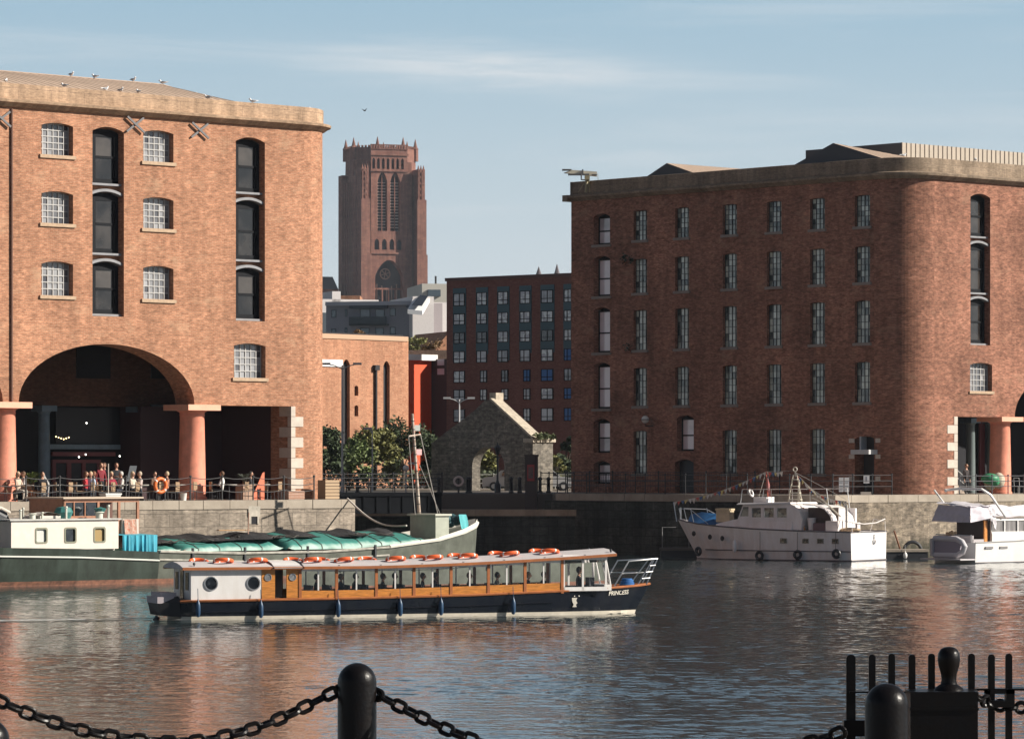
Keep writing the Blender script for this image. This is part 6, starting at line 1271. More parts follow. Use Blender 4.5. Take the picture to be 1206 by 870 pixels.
bunting(sag(Y_(-12.2, c3, 3.2), Y_(px_, 2.3, pz_), .25), 26, 'long string of small flags from the yacht bow up to its flag pole', 1)
bunting(sag(Y_(px_, 2.3, pz_), Y_(px_+1.0, 2.3, pz_-.02), .05), 6, 'short string of small flags at the top of the yacht flag pole', 2)
bunting(sag(Y_(mx_, 2.3, 4.9), Y_(dx_, 1.2, 3.3), .45), 20, 'string of small flags from the yacht mast down to its stern davit', 3)
# ---------------------------------------------------------------- CABIN CRUISER at the right edge
KP = Plane((1150-603)/F*209.5, 209.5, 40, WZ); KL = (KP.x, KP.y, WZ)
KC = thing('cabin_cruiser', 'white cabin cruiser under a mauve-grey cockpit cover at the right edge', 'cabin cruiser', KL, KP.a)
CW = mat('cruiser_white', (.72,.70,.68), .3, noise=.04); c4 = 1.6
ks = [(0, 1.55, 1.5, 1.12), (3, 1.62, 1.5, 1.18), (6, 1.5, 1.2, 1.3), (8.5, .8, .5, 1.5), (9.8, .03, .02, 1.65, 9.2)]
mb = MB(); band(mb, ks, c4, -.3, lambda s: s[3], 4, 0, True, True); mb.build('hull', CW, KC, True)
mb = MB(); rail(mb, ks, c4, .04, .0, .0); mb.build('gunwale', mat('rub_grey', (.35,.34,.33), .5), KC, True)
mb = MB(); mb.tube([(xat(s, .03), c4-half(s, .03)-.005, .04) for s in ks], .035, 5); mb.build('boot_stripe', YR, KC)
for px in (1165, 1182): u, z = KP.uz(px, 643); mb = MB(); mb.box(u-.3, u+.3, -.02, .05, .78, .9); mb.build('vent', mat('vent_grey', (.2,.19,.19), .5), KC)
mb = MB(); mb.face([(1.5, .25, 1.15), (8, .5, 1.3), (8, .5, 1.75), (1.5, .25, 1.65)]); mb.box(1.5, 7.5, .3, 2.9, 1.15, 1.7); mb.box(1.5, 6.0, .35, 2.85, 2.28, 2.42)
for x in (1.5, 2.55, 3.6, 4.65): mb.box(x, x+.08, .33, .39, 1.65, 2.3); mb.box(x, x+.08, 2.8, 2.86, 1.65, 2.3)
mb.build('cabin', CW, KC); mb = MB(); mb.box(1.58, 6, .40, .44, 1.7, 2.3); mb.build('curtain', mat('curtain_grey', (.22,.21,.21), .9, noise=.6, nscale=9, stretch=(1, 1, .05)), KC)
mb = MB(); mb.box(0.1, 1.5, .5, 2.7, 1.0, 1.1); mb.box(1.42, 1.5, .4, 2.8, 1.1, 2.3); mb.build('cockpit', mat('cockpit_dark', (.05,.04,.04), .8), KC)
mb = MB(); mb.box(.95, 1.0, .3, .4, 1.1, 2.4); mb.box(1.1, 1.3, .42, .46, 1.1, 2.3); mb.build('cockpit_post', WOOD, KC); mb = MB(); mb.box(.0, .1, .3, 2.9, 1.1, 1.5); mb.box(-.02, .9, .3, .36, 1.1, 1.3); mb.build('transom_board', mat('transom_grey', (.4,.37,.38), .6), KC)
# tarpaulin cockpit cover
def drape(mb, P_, nx=14, ny=12, amp=.05, seed=0):
    r_ = random.Random(seed); ph = [r_.uniform(0, 6) for _ in range(6)]; A, B, C_, D_ = [Vector(p) for p in P_]; rows = []
    nrm = (B-A).cross(D_-A).normalized()
    for i in range(nx+1):
        row = []
        for j in range(ny+1):
            s, t = i/nx, j/ny; p = A*(1-s)*(1-t)+B*s*(1-t)+C_*s*t+D_*(1-s)*t
            p += nrm*amp*(math.sin(s*9+ph[0]+t*3)+.6*math.sin(t*14+ph[1]+s*4)+.4*math.sin(s*21+ph[2])); row.append(p)
        rows.append(row)
    mb.loft(rows, False)
mb = MB(); drape(mb, [(-.45, 2.9, 2.25), (-.45, .05, 2.2), (-.15, .3, 3.1), (-.1, 2.7, 3.15)], amp=.03, seed=2); drape(mb, [(-.45, .05, 2.2), (1.35, .1, 2.45), (1.3, .35, 3.1), (-.15, .3, 3.1)], amp=.03, seed=3); tag(mb.build('cockpit_cover', mat('cover_mauve', (.56,.52,.57), .8, noise=.12), None, True, KL, KP.a), 'mauve-grey tarpaulin hanging over the cruiser cockpit', 'tarpaulin')
mb = MB(); drape(mb, [(-.2, .25, 3.1), (1.5, .25, 3.05), (1.7, 2.8, 3.3), (-.2, 2.8, 3.25)], amp=.04, seed=5); drape(mb, [(1.3, .12, 2.35), (1.75, .2, 1.75), (1.9, .3, 2.8), (1.35, .3, 3.1)], 8, 8, .035, 6); drape(mb, [(1.5, .2, 2.5), (5.5, .2, 2.5), (5.0, 1.2, 3.1), (1.5, .8, 3.15)], 20, 10, .06, 7); tag(mb.build('roof_cover', mat('cover_white', (.60,.57,.60), .8, noise=.08), None, True, KL, KP.a), 'crumpled off-white cover over the cruiser roof', 'tarpaulin')
mb = MB(); mb.tube([(-.25, 2.9, 3.95), (.25, 2.6, 3.2)], .05, 8); mb.tube([(.15, 2.4, 3.95), (.6, 1.8, 4.02), (.95, .5, 4.0), (1.3, .2, 3.7), (2.5, .2, 2.5)], .07, 8); mb.tube([(.1, 2.4, 3.95), (-.05, 2.2, 3.9)], .07, 8); mb.build('radar_arch', CW, KC, True)
# swim platform and stern dinghy
mb = MB(); mb.box(-1.15, 0, .1, 3.1, .18, .26); mb.build('swim_platform', mat('platform_white', (.5,.47,.48), .5), KC)
dn = thing('dinghy', 'small grey inflatable dinghy hung on its side at the cruiser stern', 'dinghy', at(KL, KP.a, (-.55, 1.55, .82)), KP.a)
mb = MB()
lp_ = [(-.0, -.95, -.38), (0, .75, -.38), (0, 1.15, -.2), (0, 1.3, .1), (0, 1.1, .35), (0, .7, .5), (0, -.95, .5)]
mb.tube([(x-.1, -y, z) for x, y, z in lp_], .16, 10); mb.build('tube', mat('inflatable_grey', (.55,.53,.55), .5), dn, True); mb = MB(); mb.box(-.18, -.04, -1.0, .95, -.35, .45); mb.build('floor', mat('dinghy_mauve', (.28,.25,.30), .6), dn); mb = MB(); mb.box(-.3, .0, .9, 1.08, -.45, .5); mb.build('transom', mat('inflatable_light', (.45,.43,.44), .5), dn)
mb = MB(); mb.tube([(-.1, .3, 1.5), (-.1, 2.9, 1.55)], .025, 5); [mb.tube([(-.1, y, 1.1), (-.1, y, 1.55)], .02, 4) for y in (.3, 1.2, 2.0, 2.9)]; mb.build('stern_rail', STEEL, KC)
mb = MB(); r_ = random.Random(3)
for k in range(8): mb.ball((-.05+r_.uniform(-.05, .1), 1.6+r_.uniform(-.5, .5), 1.6+r_.uniform(-.1, .1)), .1, 6, 5)
tag(mb.build('rope_bundle', mat('rope_tan', (.55,.4,.25), .9, noise=.4, nscale=12), None, False, KL, KP.a), 'bundle of tan rope on the cruiser stern rail', 'rope')
# low work pontoon between the two boats
pA = P(1047, 657, 222); pp = thing('pontoon', 'low dark mooring pontoon with a pale deck edge between yacht and cruiser', 'pontoon', (P(1040, 0, 219).x, 219, WZ), R(8))
mb = MB(); mb.box(0, 2.6, 0, 1.8, -.3, .42); mb.build('float', BLACKP, pp); mb = MB(); mb.box(-.05, 2.65, -.05, 1.85, .42, .56); mb.build('deck', mat('pontoon_deck', (.32,.27,.22), .8, noise=.3), pp); fender(pp, (1.25, -.12, .22), .3, .12, CW)
mb = MB(); mb.tube([(1.2, .8, .5), (.85, .9, 1.6)], .05, 6); mb.build('mooring_post', mat('rust_post', (.2,.08,.04), .8), pp); mb = MB(); mb.torus((2.1, 1.6, .45), .5, .1, 20, 8, Matrix.Rotation(R(90), 4, 'X')); mb.build('tyre', BLACKP, pp, True)
pp = thing('pontoon', 'low dark landing stage with thin rails off the yacht bow', 'pontoon', (P(779, 0, 226).x, 226, WZ), 0); mb = MB(); mb.box(0, 2.3, 0, 2.0, -.3, .35); mb.build('float', BLACKP, pp); mb = MB(); mb.box(-.04, 2.34, -.04, 2.04, .35, .5); mb.build('deck', mat('stage_deck', (.12,.11,.1), .8), pp)
mb = MB()
for x in (.05, 1.6): mb.tube([(x, 0, .5), (x, 0, 1.7), (x+.8, 0, 1.7)], .03, 5)
mb.build('handrail', mat('rail_dim', (.2,.2,.2), .5), pp)
# ---------------------------------------------------------------- thin air over the whole place
mb = MB(); mb.box(-950, 950, -80, 3450, -8, 165)
hm = bpy.data.materials.new('haze_air'); hm.use_nodes = True; t = hm.node_tree; t.nodes.clear()
o_ = t.nodes.new('ShaderNodeOutputMaterial'); pv = t.nodes.new('ShaderNodeVolumePrincipled'); pv.inputs['Density'].default_value = .00006; pv.inputs['Color'].default_value = (.80, .88, 1, 1); pv.inputs['Anisotropy'].default_value = .2
t.links.new(pv.outputs[0], o_.inputs['Volume'])
hz = mb.build('haze', hm); tag(hz, kind='stuff')
# ================================================================ TREES
LEAFS = [mat('leaf_green', (.11,.15,.045), .7, noise=.4, nscale=1.2, island=.45), mat('leaf_dark', (.05,.075,.03), .7, noise=.4, nscale=1.2, island=.4), mat('leaf_olive', (.19,.19,.06), .7, noise=.4, nscale=1.2, island=.45), mat('leaf_autumn', (.22,.13,.05), .7, noise=.3, nscale=1.2, island=.4)]
BARK = mat('bark', (.07,.05,.035), .9, noise=.3)
def tree(label, x, y, h, r, mi, seed, n=5200, zb=0, ls=.15, name='tree', group='trees behind the quay', trunkf=.16):
    rn = random.Random(seed); o = thing(name, label, 'tree' if name == 'tree' else 'bush', (x, y, zb), 0, group); mb = MB(); cz_ = h*(1+trunkf)/2
    mb.tube([(0, 0, 0), (.05*r, 0, h*.3), (-.04*r, .03, h*.6), (0, 0, h*.85)], [.05*h*.5, .035*h*.5, .022*h*.5, .02], 8); blobs = []
    for k in range(11):
        a = rn.uniform(0, 6.28); rr_ = r*rn.uniform(.2, .72); z = h*(trunkf+.12)+(h*(1-trunkf-.2))*rn.random(); b = Vector((rr_*math.cos(a), rr_*math.sin(a), z)); blobs.append((b, r*rn.uniform(.22, .5)))
        mb.tube([(0, 0, h*(.22+.3*rn.random())), b*.6+Vector((0, 0, h*.12)), b], [.02*h*.4, .014*h*.4, .01], 5)
    mb.build('trunk', BARK, o, True); mb = MB()
    for k in range(n):
        b, br = blobs[rn.randrange(len(blobs))]; d = Vector((rn.gauss(0, 1), rn.gauss(0, 1), rn.gauss(0, 1))).normalized()*br*rn.random()**.45; d.z *= .8; p = b+d+Vector((rn.gauss(0, .06), rn.gauss(0, .06), rn.gauss(0, .06)))*r
        u = Vector((rn.uniform(-1, 1), rn.uniform(-1, 1), rn.uniform(-.6, .6))).normalized()*ls*rn.uniform(.6, 1.3); v = u.orthogonal().normalized()*ls*.55; v.rotate(Matrix.Rotation(rn.uniform(0, 6.28), 3, u)); mb.face([p-u, p+v, p+u, p-v])
    mb.build('crown', LEAFS[mi], o); return o
def tpx(label, px, py_top, D, w_px, mi, seed, **k):
    p = P(px, CY, D); h = H+(CY-py_top)*D/F; tree(label, p.x, D, h, w_px/2*D/F, mi, seed, **k)
tpx('leafy tree at the edge of the left warehouse', 381, 503, 262, 50, 1, 1)
tpx('bushy green tree in front of the orange building, left of the thin lamp', 411, 510, 266, 60, 0, 2)
tpx('sunlit olive tree between the two lamps before the orange building', 441, 500, 270, 60, 2, 3)
tpx('dark tree under the red building', 474, 494, 275, 66, 1, 4, n=3000)
tpx('small dark tree between the red building and the stone gable', 508, 510, 280, 50, 1, 5)
tpx('round green tree seen through the arch of the stone gable', 576, 533, 280, 42, 2, 6, n=2200)
tpx('autumn-tinted bush poking above the left slope of the stone gable', 544, 500, 278, 34, 3, 7, n=1400, ls=.13)
tpx('slim green tree behind the right end of the stone gable', 657, 533, 276, 20, 2, 8, n=1300)
tpx('dark tree filling the gap left of the right warehouse', 668, 508, 284, 30, 1, 9)
for px, py, D, w_, mi, sd, lb in ((490, 401, 345, 26, 2, 11, 'scrubby bush on the roof beside the red building'), (508, 405, 350, 30, 3, 12, 'dry bush right of the scrub on the roof edge'), (420, 391, 318, 20, 3, 13, 'dry weeds sprouting on the orange building parapet')):
    p = P(px, py, D); tree(lb, p.x, D, 1.9 if sd < 13 else .8, w_/2*D/F, mi, sd, n=900, zb=p.z-(1.7 if sd < 13 else .7), ls=.12, name='bush', group='scrub above the roofs', trunkf=.05)
# planted bank that carries the scrub behind the red building
mb = MB(); p = P(500, 420, 344); mb.box(p.x-4, p.x+5, 342, 356, 0, P(500, 413, 344).z); tag(mb.build('retaining_wall', mat('bank_wall', (.20,.17,.13), .9, noise=.4)), 'low earth-coloured retaining wall under the scrub behind the red building', 'wall')
# ================================================================ STREET LAMPS AND POSTS
LGREY = mat('lamp_grey', (.40,.40,.40), .5); GLOBE = mat('lamp_globe', (.75,.72,.66), .4)
def lamp(label, px, py, D, arms=2, top=True, r=.07, m=None, grp='street lamps behind the quay', zb=0, arm=.9, twist=0):
    p = P(px, py, D); o = thing('street_lamp', label, 'street lamp', (p.x, D, zb), twist, grp); h = p.z-zb; m = m or LGREY
    mb = MB(); mb.tube([(0, 0, 0), (0, 0, 1), (0, 0, h)], [r*1.4, r, r*.7], 8); mb.build('post', m, o, True)
    for sg in ((-1, 1) if arms == 2 else (-1,))[:arms]:
        mb = MB(); mb.tube([(0, 0, h-.25), (sg*arm*.5, 0, h-.02), (sg*arm, 0, h+.08)], .035, 5); a = mb.build('arm', m, o); mb = MB(); mb.box(sg*arm-.3, sg*arm+.25, -.12, .12, h+.02, h+.16); mb.build('lamp_head', LGREY if m is LGREY else m, a)
    return o
lamp('tall grey two-armed street lamp against the orange building', 403, 430, 250, 2, arm=1.0)
lamp('short grey street lamp with a flat head before the orange building', 438.5, 506, 256, 1, r=.05, arm=.25)
lamp('white two-armed lamp standing above the left slope of the stone gable', 541, 470, 290, 2, m=mat('lamp_white', (.6,.6,.6), .5), arm=.9)
lamp('grey camera pole right of the small globe lamp', 491, 547, 252, 1, r=.06, arm=.3)
for px, py, D, lb in ((478, 551, 250, 'low lamp post with a pale globe near the left end of the bridge'),):
    p = P(px, py, D); o = thing('street_lamp', lb, 'street lamp', (p.x, D, 0)); mb = MB(); mb.tube([(0, 0, 0), (0, 0, p.z-.15)], .05, 6); mb.build('post', LGREY, o); mb = MB(); mb.ball((0, 0, p.z), .2, 12, 8); mb.build('globe', GLOBE, o, True)
# ornate black lamp in the gable's archway
p = P(586, 527, 246); o = thing('street_lamp', 'ornate black cast iron lamp silhouetted against the arch of the stone gable', 'street lamp', (p.x, 246, 0)); h = p.z
mb = MB(); mb.lathe([(.2, 0), (.2, .5), (.12, .6), (.07, .8), (.06, h-.7), (.12, h-.68), (.05, h-.6), (.05, h-.4)], n=10); mb.build('post', BLACK, o, True); mb = MB(); mb.lathe([(.08, h-.45), (.2, h-.1), (.22, h), (.05, h+.2), (.02, h+.35)], n=6); mb.build('lantern', BLACK, o)
mb = MB(); mb.tube([(-.3, 0, h-.6), (.3, 0, h-.6)], .025, 5); mb.build('ladder_bar', BLACK, o)
# wall lamp on the shaded side of the right warehouse
u, z = R1P.uz(768, 494); o = thing('wall_lamp', 'round pale lamp on a bracket on the shaded side of the right warehouse', 'lamp', at(RROOT, LA, MR1 @ Vector((u, -.6, z)))); mb = MB(); mb.ball((0, 0, 0), .24, 14, 10); mb.build('globe', GLOBE, o, True); mb = MB(); mb.tube([(0, 0, -.2), (0, .05, -.4), (.5, .3, -.4)], .035, 6); mb.box(-.24, .24, -.24, .24, -.03, .02); mb.build('bracket', BLACKP, o)
# dark information pillar with a red poster
p = P(626, 537, 238); o = thing('info_pillar', 'tall dark information pillar with a red framed poster before the stone gable', 'pillar', (p.x, 238, 0), R(-10)); mb = MB(); mb.box(-.36, .36, -.25, .25, -1, p.z); mb.box(-.4, .4, -.29, .29, p.z, p.z+.1); mb.build('pillar', BLACKP, o)
mb = MB(); mb.box(-.22, .22, -.27, -.25, .75, 1.75); po = mb.build('poster', mat('poster_red', (.30,.04,.05), .6), o); mb = MB(); mb.box(-.15, .15, -.28, -.27, .9, 1.6); mb.build('picture', mat('poster_dark', (.05,.06,.06), .6, noise=.6, nscale=6, col2=(.2,.1,.1)), po)
# black bollards on the back quay
bolm = MB(); bolm.lathe([(.16, 0), (.16, .1), (.11, .15), (.10, .8), (.14, .85), (.13, .95), (.05, 1.02)], n=12); BM = bolm.data('bollard', BLACK, True)
for i, px in enumerate((517, 553, 602, 612, 636, 646, 551, 421)):
    D = 243; o = obj('bollard', BM, None, (P(px, 0, D).x, D, -.03)); tag(o, 'black iron bollard on the back quay, ' + ['left of the stone gable', 'before the left foot of the gable arch', 'left of the info pillar', 'touching the info pillar from the left', 'just right of the info pillar', 'second right of the info pillar', 'beside the arch foot, set back', 'behind the end of the left quay'][i], 'bollard', 'bollards on the back quay')
# life ring on a stand
o = thing('life_ring', 'white and red life ring on a dark stand left of the gable arch', 'life ring', (P(540, 0, 242).x, 242, -.03)); mb = MB(); mb.box(-.06, .06, 0, .1, 0, 1.0); mb.build('stand', BLACKP, o); mb = MB(); mb.torus((0, -.08, .75), .27, .07, 20, 8, Matrix.Rotation(R(90), 4, 'X')); mb.build('ring', mat('ring_pale', (.6,.5,.46), .6), o, True)
# ================================================================ SWING BRIDGE AND RAILINGS
def railing(label, pts, h, step, m, bars=2, name='railing', r=.025, pr=.035, sagb=0, grp=None, pick=0):
    """posts, rails between them"""
    o = thing(name, label, 'railing', pts[0], 0, grp); b0 = Vector(pts[0]); n_all = []
    for A, B in zip(pts, pts[1:]):
        A, B = Vector(A), Vector(B); n = max(1, round((B-A).length/step))
        for i in range(n+(1 if B == Vector(pts[-1]) else 0)): n_all.append(A.lerp(B, i/n))
    pm = MB(); pm.tube([(0, 0, 0), (0, 0, h)], pr, 6); pm.ball((0, 0, h+.02), pr*1.6, 8, 5); pd = pm.data('post', m)
    for q in n_all[:95]: obj('post', pd, o, q-b0)
    mb = MB()
    for k in range(bars):
        z = h*(1-.02-k*(.84/bars)) if bars > 1 else h*.95
        for A, B in zip(n_all, n_all[1:]):
            a, b = A-b0+Vector((0, 0, z)), B-b0+Vector((0, 0, z)); mb.tube([a.lerp(b, t/6)-Vector((0, 0, sagb*math.sin(math.pi*t/6))) for t in range(7)] if sagb else [a, b], r, 5)
    if pick:
        for A, B in zip(pts, pts[1:]):
            A, B = Vector(A), Vector(B); n = int((B-A).length/pick)
            for i in range(n): a = A.lerp(B, i/n)-b0; mb.tube([a+Vector((0, 0, .1)), a+Vector((0, 0, h*.97))], r*.6, 4)
    mb.build('rail', m, o); return o
bA, bB = P(396, 580, 228), P(520, 580, 232)
br = thing('swing_bridge', 'dark steel footbridge deck crossing the passage behind the left quay', 'bridge', (bA.x, 228, 0), math.atan2(4, bB.x-bA.x)); Lb = math.dist((bA.x, 228), (bB.x, 232))
mb = MB(); mb.box(-3, Lb, 0, 3.4, -1.15, .02); mb.box(-3, Lb, -.1, 0, -.12, .1); [mb.box(x, x+.12, -.08, 0, -1.1, -.12) for x in [i*.9 for i in range(int(Lb/.9))]]; mb.build('girder', mat('bridge_black', (.008,.009,.011), .9, spec=.05), br)
mb = MB(); mb.box(-3, Lb, .2, 3.2, .02, .06); mb.build('deck', mat('bridge_deck', (.10,.09,.08), .9), br)
DKR = mat('railing_black', (.02,.021,.025), .45)
railing('dark railing along the near side of the swing bridge', [(bA.x-1, 227.9, .06), (bB.x, 232, .06)], 1.15, 1.6, DKR, 4, r=.022)
railing('dark railing along the far side of the swing bridge', [(bA.x-1, 231.5, .06), (bB.x, 235.2, .06)], 1.15, 1.6, DKR, 4, r=.022)
railing('dark railing with curved bars beside the sunlit end of the stone gable', [(P(637, 0, 244).x, 244, 0), (P(676, 0, 241).x, 241, 0)], 1.25, 1.0, DKR, 3, r=.025)
railing('low pale fence on the far street behind the stone gable', [(P(545, 0, 275).x, 275, 0), (P(690, 0, 275).x, 275, 0)], 1.1, 2.2, mat('fence_pale', (.35,.36,.33), .7), 3, r=.03)
q0, q1 = [at(RROOT, LA, (QRX+.5, y, 0)) for y in (20.5, -1.4)]
railing('long dark railing along the quay edge below the shaded warehouse wall', [q0, q1, at(RROOT, LA, (QRX+5.5, -1.4, 0))], 1.15, 1.7, DKR, 3, r=.02)
railing('black picket railing at the foot of the shaded warehouse wall', [at(RROOT, LA, (-1.2, 27.5, 0)), at(RROOT, LA, (-1.2, 9, 0))], 1.3, 2.0, DKR, 2, r=.02, pick=.22)
# white wall sign boards, far right
for i, (px0, px1, py0, py1) in enumerate(((988, 993.5, 562, 579), (994.5, 1000, 562, 579))):
    D = 226; a, b = P(px0, py0, D), P(px1, py1, D); o = thing('sign_board', ['left of the pair of narrow white notice boards on the right quay', 'right of the pair of narrow white notice boards on the right quay'][i], 'sign', (a.x, D, 0), 0, 'notice boards on the right quay'); mb = MB(); mb.box(0, b.x-a.x, 0, .03, b.z, a.z); pb = mb.build('board', mat('sign_white', (.62,.62,.64), .5), o); mb = MB(); mb.box(.1, .15, .03, .08, 0, a.z); mb.build('post', BLACKP, o)
    mb = MB(); [mb.box(.04, b.x-a.x-.04, -.006, 0, b.z+.12+k*.2, b.z+.16+k*.2) for k in range(3)]; mb.build('print', mat('sign_print', (.2,.22,.28), .6), pb)
D = 226; a, b = P(1017, 559, D), P(1024, 569, D); o = thing('sign_board', 'small white notice beside the stone-dressed doorway on the right quay', 'sign', (a.x, D, 0)); mb = MB(); mb.box(0, b.x-a.x, 0, .03, b.z, a.z); mb.build('board', mat('sign_white', (.62,.62,.64), .5), o); mb = MB(); mb.box(.12, .17, .03, .08, 0, a.z); mb.build('post', BLACKP, o); mb = MB(); mb.box(.12, .2, -.006, 0, b.z+.1, a.z-.1); mb.build('print', mat('sign_print', (.2,.22,.28), .6), o)
D = 225; p = P(1019, 579, D); mb = MB(); mb.box(p.x-.25, p.x+.35, D, D+.4, 0, .16); tag(mb.build('stone_block', QUOIN), 'small pale stone block on the right quay by the doorway', 'block')
mb = MB(); 
for k in range(4): mb.tube([(0, 0, 0), (0, 0, 1.1)], .03, 5)
# parked cars beyond the bridge: small slices between the railings
def car(label, px, D, colr, rz, L=4.2):
    o = thing('parked_car', label, 'car', (P(px, 0, D).x, D, -.03), rz, 'cars parked beyond the bridge')
    prof = [(-L/2, .3), (-L/2, .85), (-L/2+.25, .95), (-L/2+.8, 1.0), (-L/2+1.3, 1.42), (L/2-1.55, 1.45), (L/2-1.0, 1.0), (L/2-.15, .88), (L/2, .6), (L/2, .3)]
    mb = MB(); mb.prism(prof, -.85, .85); mb.build('body', mat('car_%.2f' % colr[0], colr, .25, spec=.8), o)
    mb = MB(); [mb.mesh([(-L/2+1.35, y, 1.02), (L/2-1.1, y, 1.02), (L/2-1.58, y, 1.38), (-L/2+1.45, y, 1.36)], [(0, 1, 2, 3)]) for y in (-.856, .856)]; mb.build('side_window', GL_DK, o)
    for x in (-L/2+.8, L/2-.8): 
        for y in (-.8, .8): mb = MB(); mb.lathe([(.3, -.1), (.32, 0), (.3, .1)], n=14, M=Matrix.Translation((x, y, .32)) @ Matrix.Rotation(R(90), 4, 'X')); w_ = mb.build('wheel', BLACKP, o); mb = MB(); mb.lathe([(.17, -.115), (.17, .115)], n=10, M=Matrix.Translation((x, y, .32)) @ Matrix.Rotation(R(90), 4, 'X')); mb.build('rim', LGREY, w_)
car('light grey car parked before the foot of the gable arch', 605, 268, (.35,.36,.38), R(-5)); car('silver car parked right of the info pillar', 640, 268, (.42,.43,.45), R(5))
# far street strip
mb = MB(); mb.face([(-60, 246, -.046), (60, 246, -.046), (60, 300, -.046), (-60, 300, -.046)]); struct(mb.build('road', mat('asphalt', (.06,.058,.055), .9, noise=.2)))
mb = MB(); mb.box(-60, 30, 272, 276, -.046, .08); struct(mb.build('pavement', mat('pavement_pale', (.40,.34,.28), .9, noise=.2)))
mb = MB(); r_ = random.Random(6)
mb.box(-24, 22, 276.6, 277.8, 0, .9)
hg = MB()
for k in range(7000): c_ = Vector((r_.uniform(-24, 22), r_.uniform(276.4, 278), r_.uniform(.1, 1.35))); a = Vector([r_.uniform(-.14, .14) for _ in range(3)]); b = Vector([r_.uniform(-.14, .14) for _ in range(3)]); hg.face([c_-a, c_+b, c_+a, c_-b])
tag(hg.build('hedge', mat('hedge_green', (.07,.085,.045), .8, noise=.4, island=.4)), 'low clipped hedge running along the far street', 'hedge')
# ================================================================ LEFT TERRACE
def T_(px, d, z=0): return at(LROOT, LA, (LP.u(px, d), d, z))
o = railing('post and chain railing along the terrace edge under the left warehouse', [at(LROOT, LA, (-13.5, -1.9, 0)), at(LROOT, LA, (5.6, -1.9, 0))], 1.12, 1.95, mat('railing_grey_black', (.05,.05,.052), .4), 3, r=.018, pr=.04, sagb=.09)
mb = MB(); iv = (Matrix.Translation(at(LROOT, LA, (-13.5, -1.9, 0))))
CHM = mat('chair_metal', (.16,.16,.17), .4, .6); CHW = mat('chair_rattan', (.30,.20,.12), .8, noise=.3, nscale=20)
ch = thing('cafe_chair', '', 'chair', (0, 0, 0)); 
mb = MB(); mb.box(-.22, .22, -.2, .22, .43, .47); mb.build('seat', CHW, ch); mb = MB(); mb.box(-.22, .22, .2, .23, .5, .88); mb.build('backrest', CHW, ch)
for x, y in ((-.2, -.18), (.2, -.18), (-.2, .2), (.2, .2)): mb = MB(); mb.tube([(x, y, 0), (x, y, .45 if y < 0 else .88)], .016, 5); mb.build('leg', CHM, ch)
tb = thing('cafe_table', '', 'table', (0, 0, 0)); mb = MB(); mb.lathe([(.38, .72), (.39, .74), (.38, .755)], n=18); mb.build('tabletop', mat('table_pale', (.45,.42,.38), .5), tb); mb = MB(); mb.tube([(0, 0, .03), (0, 0, .72)], .03, 8); mb.lathe([(.24, 0), (.22, .03), (.03, .05)], n=12); mb.build('pedestal', CHM, tb)
spots = [(30, -.9), (62, -.6), (88, -.9), (112, -.5), (141, -.8), (166, -.5), (188, -.9), (209, -.2), (270, -.8), (309, -.3)]
tl = ['beside the left column', 'between the palm and the first railing post', 'before the maroon doors', 'under the group in red and blue tops', 'beside the white box', 'between two pale-topped diners', 'behind the orange life ring', 'just left of the right column', 'of the lone man in white', 'beside the wooden planter']
used = False; first_c = first_t = True; k = 0
seated = []
for i, (px, d) in enumerate(spots):
    o = tb if first_t else copy_tree(tb); first_t = False; o.location = T_(px, d); o['label'] = 'round cafe table ' + tl[i]; o['group'] = 'cafe tables on the terrace'
    for j, (a, dist) in enumerate(((R(200), .72), (R(-20), .72), (R(90), .75))[:3 if i % 3 == 0 else 2]):
        c_ = ch if first_c else copy_tree(ch); first_c = False
        pos = Vector(T_(px, d))+Vector((dist*math.cos(a+LA*0), dist*math.sin(a), 0)); c_.location = pos; c_.rotation_euler = (0, 0, a-math.pi/2+math.pi*0); c_['label'] = 'rattan cafe chair %s the table %s' % (['left of', 'right of', 'behind'][j], tl[i]); c_['group'] = 'cafe chairs on the terrace'
        seated.append((pos, a-math.pi/2))
def sit(px, d, rz, label, **k): person(label, T_(px, d), R(rz), 'sit', **k)
W_hair, Bl, Br = (.45,.35,.22), (.02,.015,.012), (.12,.06,.03)
sit(21, -1.0, 60, 'blond woman in a beige top seated beside the left column', top=(.55,.42,.33), hair=W_hair, long=True, legs=(.4,.35,.3))
sit(28, -.6, -60, 'seated diner in a pale grey top just right of the left column', top=(.5,.48,.47), hair=Br, legs=(.3,.25,.2))
sit(50, -.7, 20, 'seated diner in black beneath the palm', top=(.015,.015,.02), hair=Bl, arms='down')
sit(101, -.9, 70, 'seated woman in a deep red top among the group by the doors', top=(.42,.03,.04), hair=Br, long=True)
sit(107, -1.0, -10, 'seated diner in a light blue and white top, back to the water', top=(.42,.5,.62), hair=W_hair, legs=(.05,.06,.09))
sit(111, -.2, -70, 'seated man with auburn hair behind the blue-topped diner', top=(.10,.05,.04), hair=(.22,.08,.04))
person('person in a dark jacket over red standing among the tables', T_(119, .2), R(30), 'stand', 'down', (.25,.03,.04), (.02,.02,.03), Br, long=True)
person('second standing person in a dark jacket just right of the one in red', T_(123, .5), R(-20), 'stand', 'down', (.015,.017,.025), (.02,.02,.03), Br)
person('waiter in a dark top with bare raised arm carrying something white', T_(137, .3), R(25), 'stand', 'carry', (.02,.02,.03), (.02,.02,.025), Br, sleeve='short')
sit(131, -.8, 30, 'seated diner in a burgundy top below the standing waiter', top=(.35,.02,.05), hair=W_hair)
sit(143, -.9, -60, 'seated white-haired diner in a white top right of the waiter', top=(.65,.62,.58), hair=(.5,.48,.45))
sit(156, -.8, 60, 'seated diner in a cream cardigan between two railing posts', top=(.55,.47,.38), hair=W_hair, long=True)
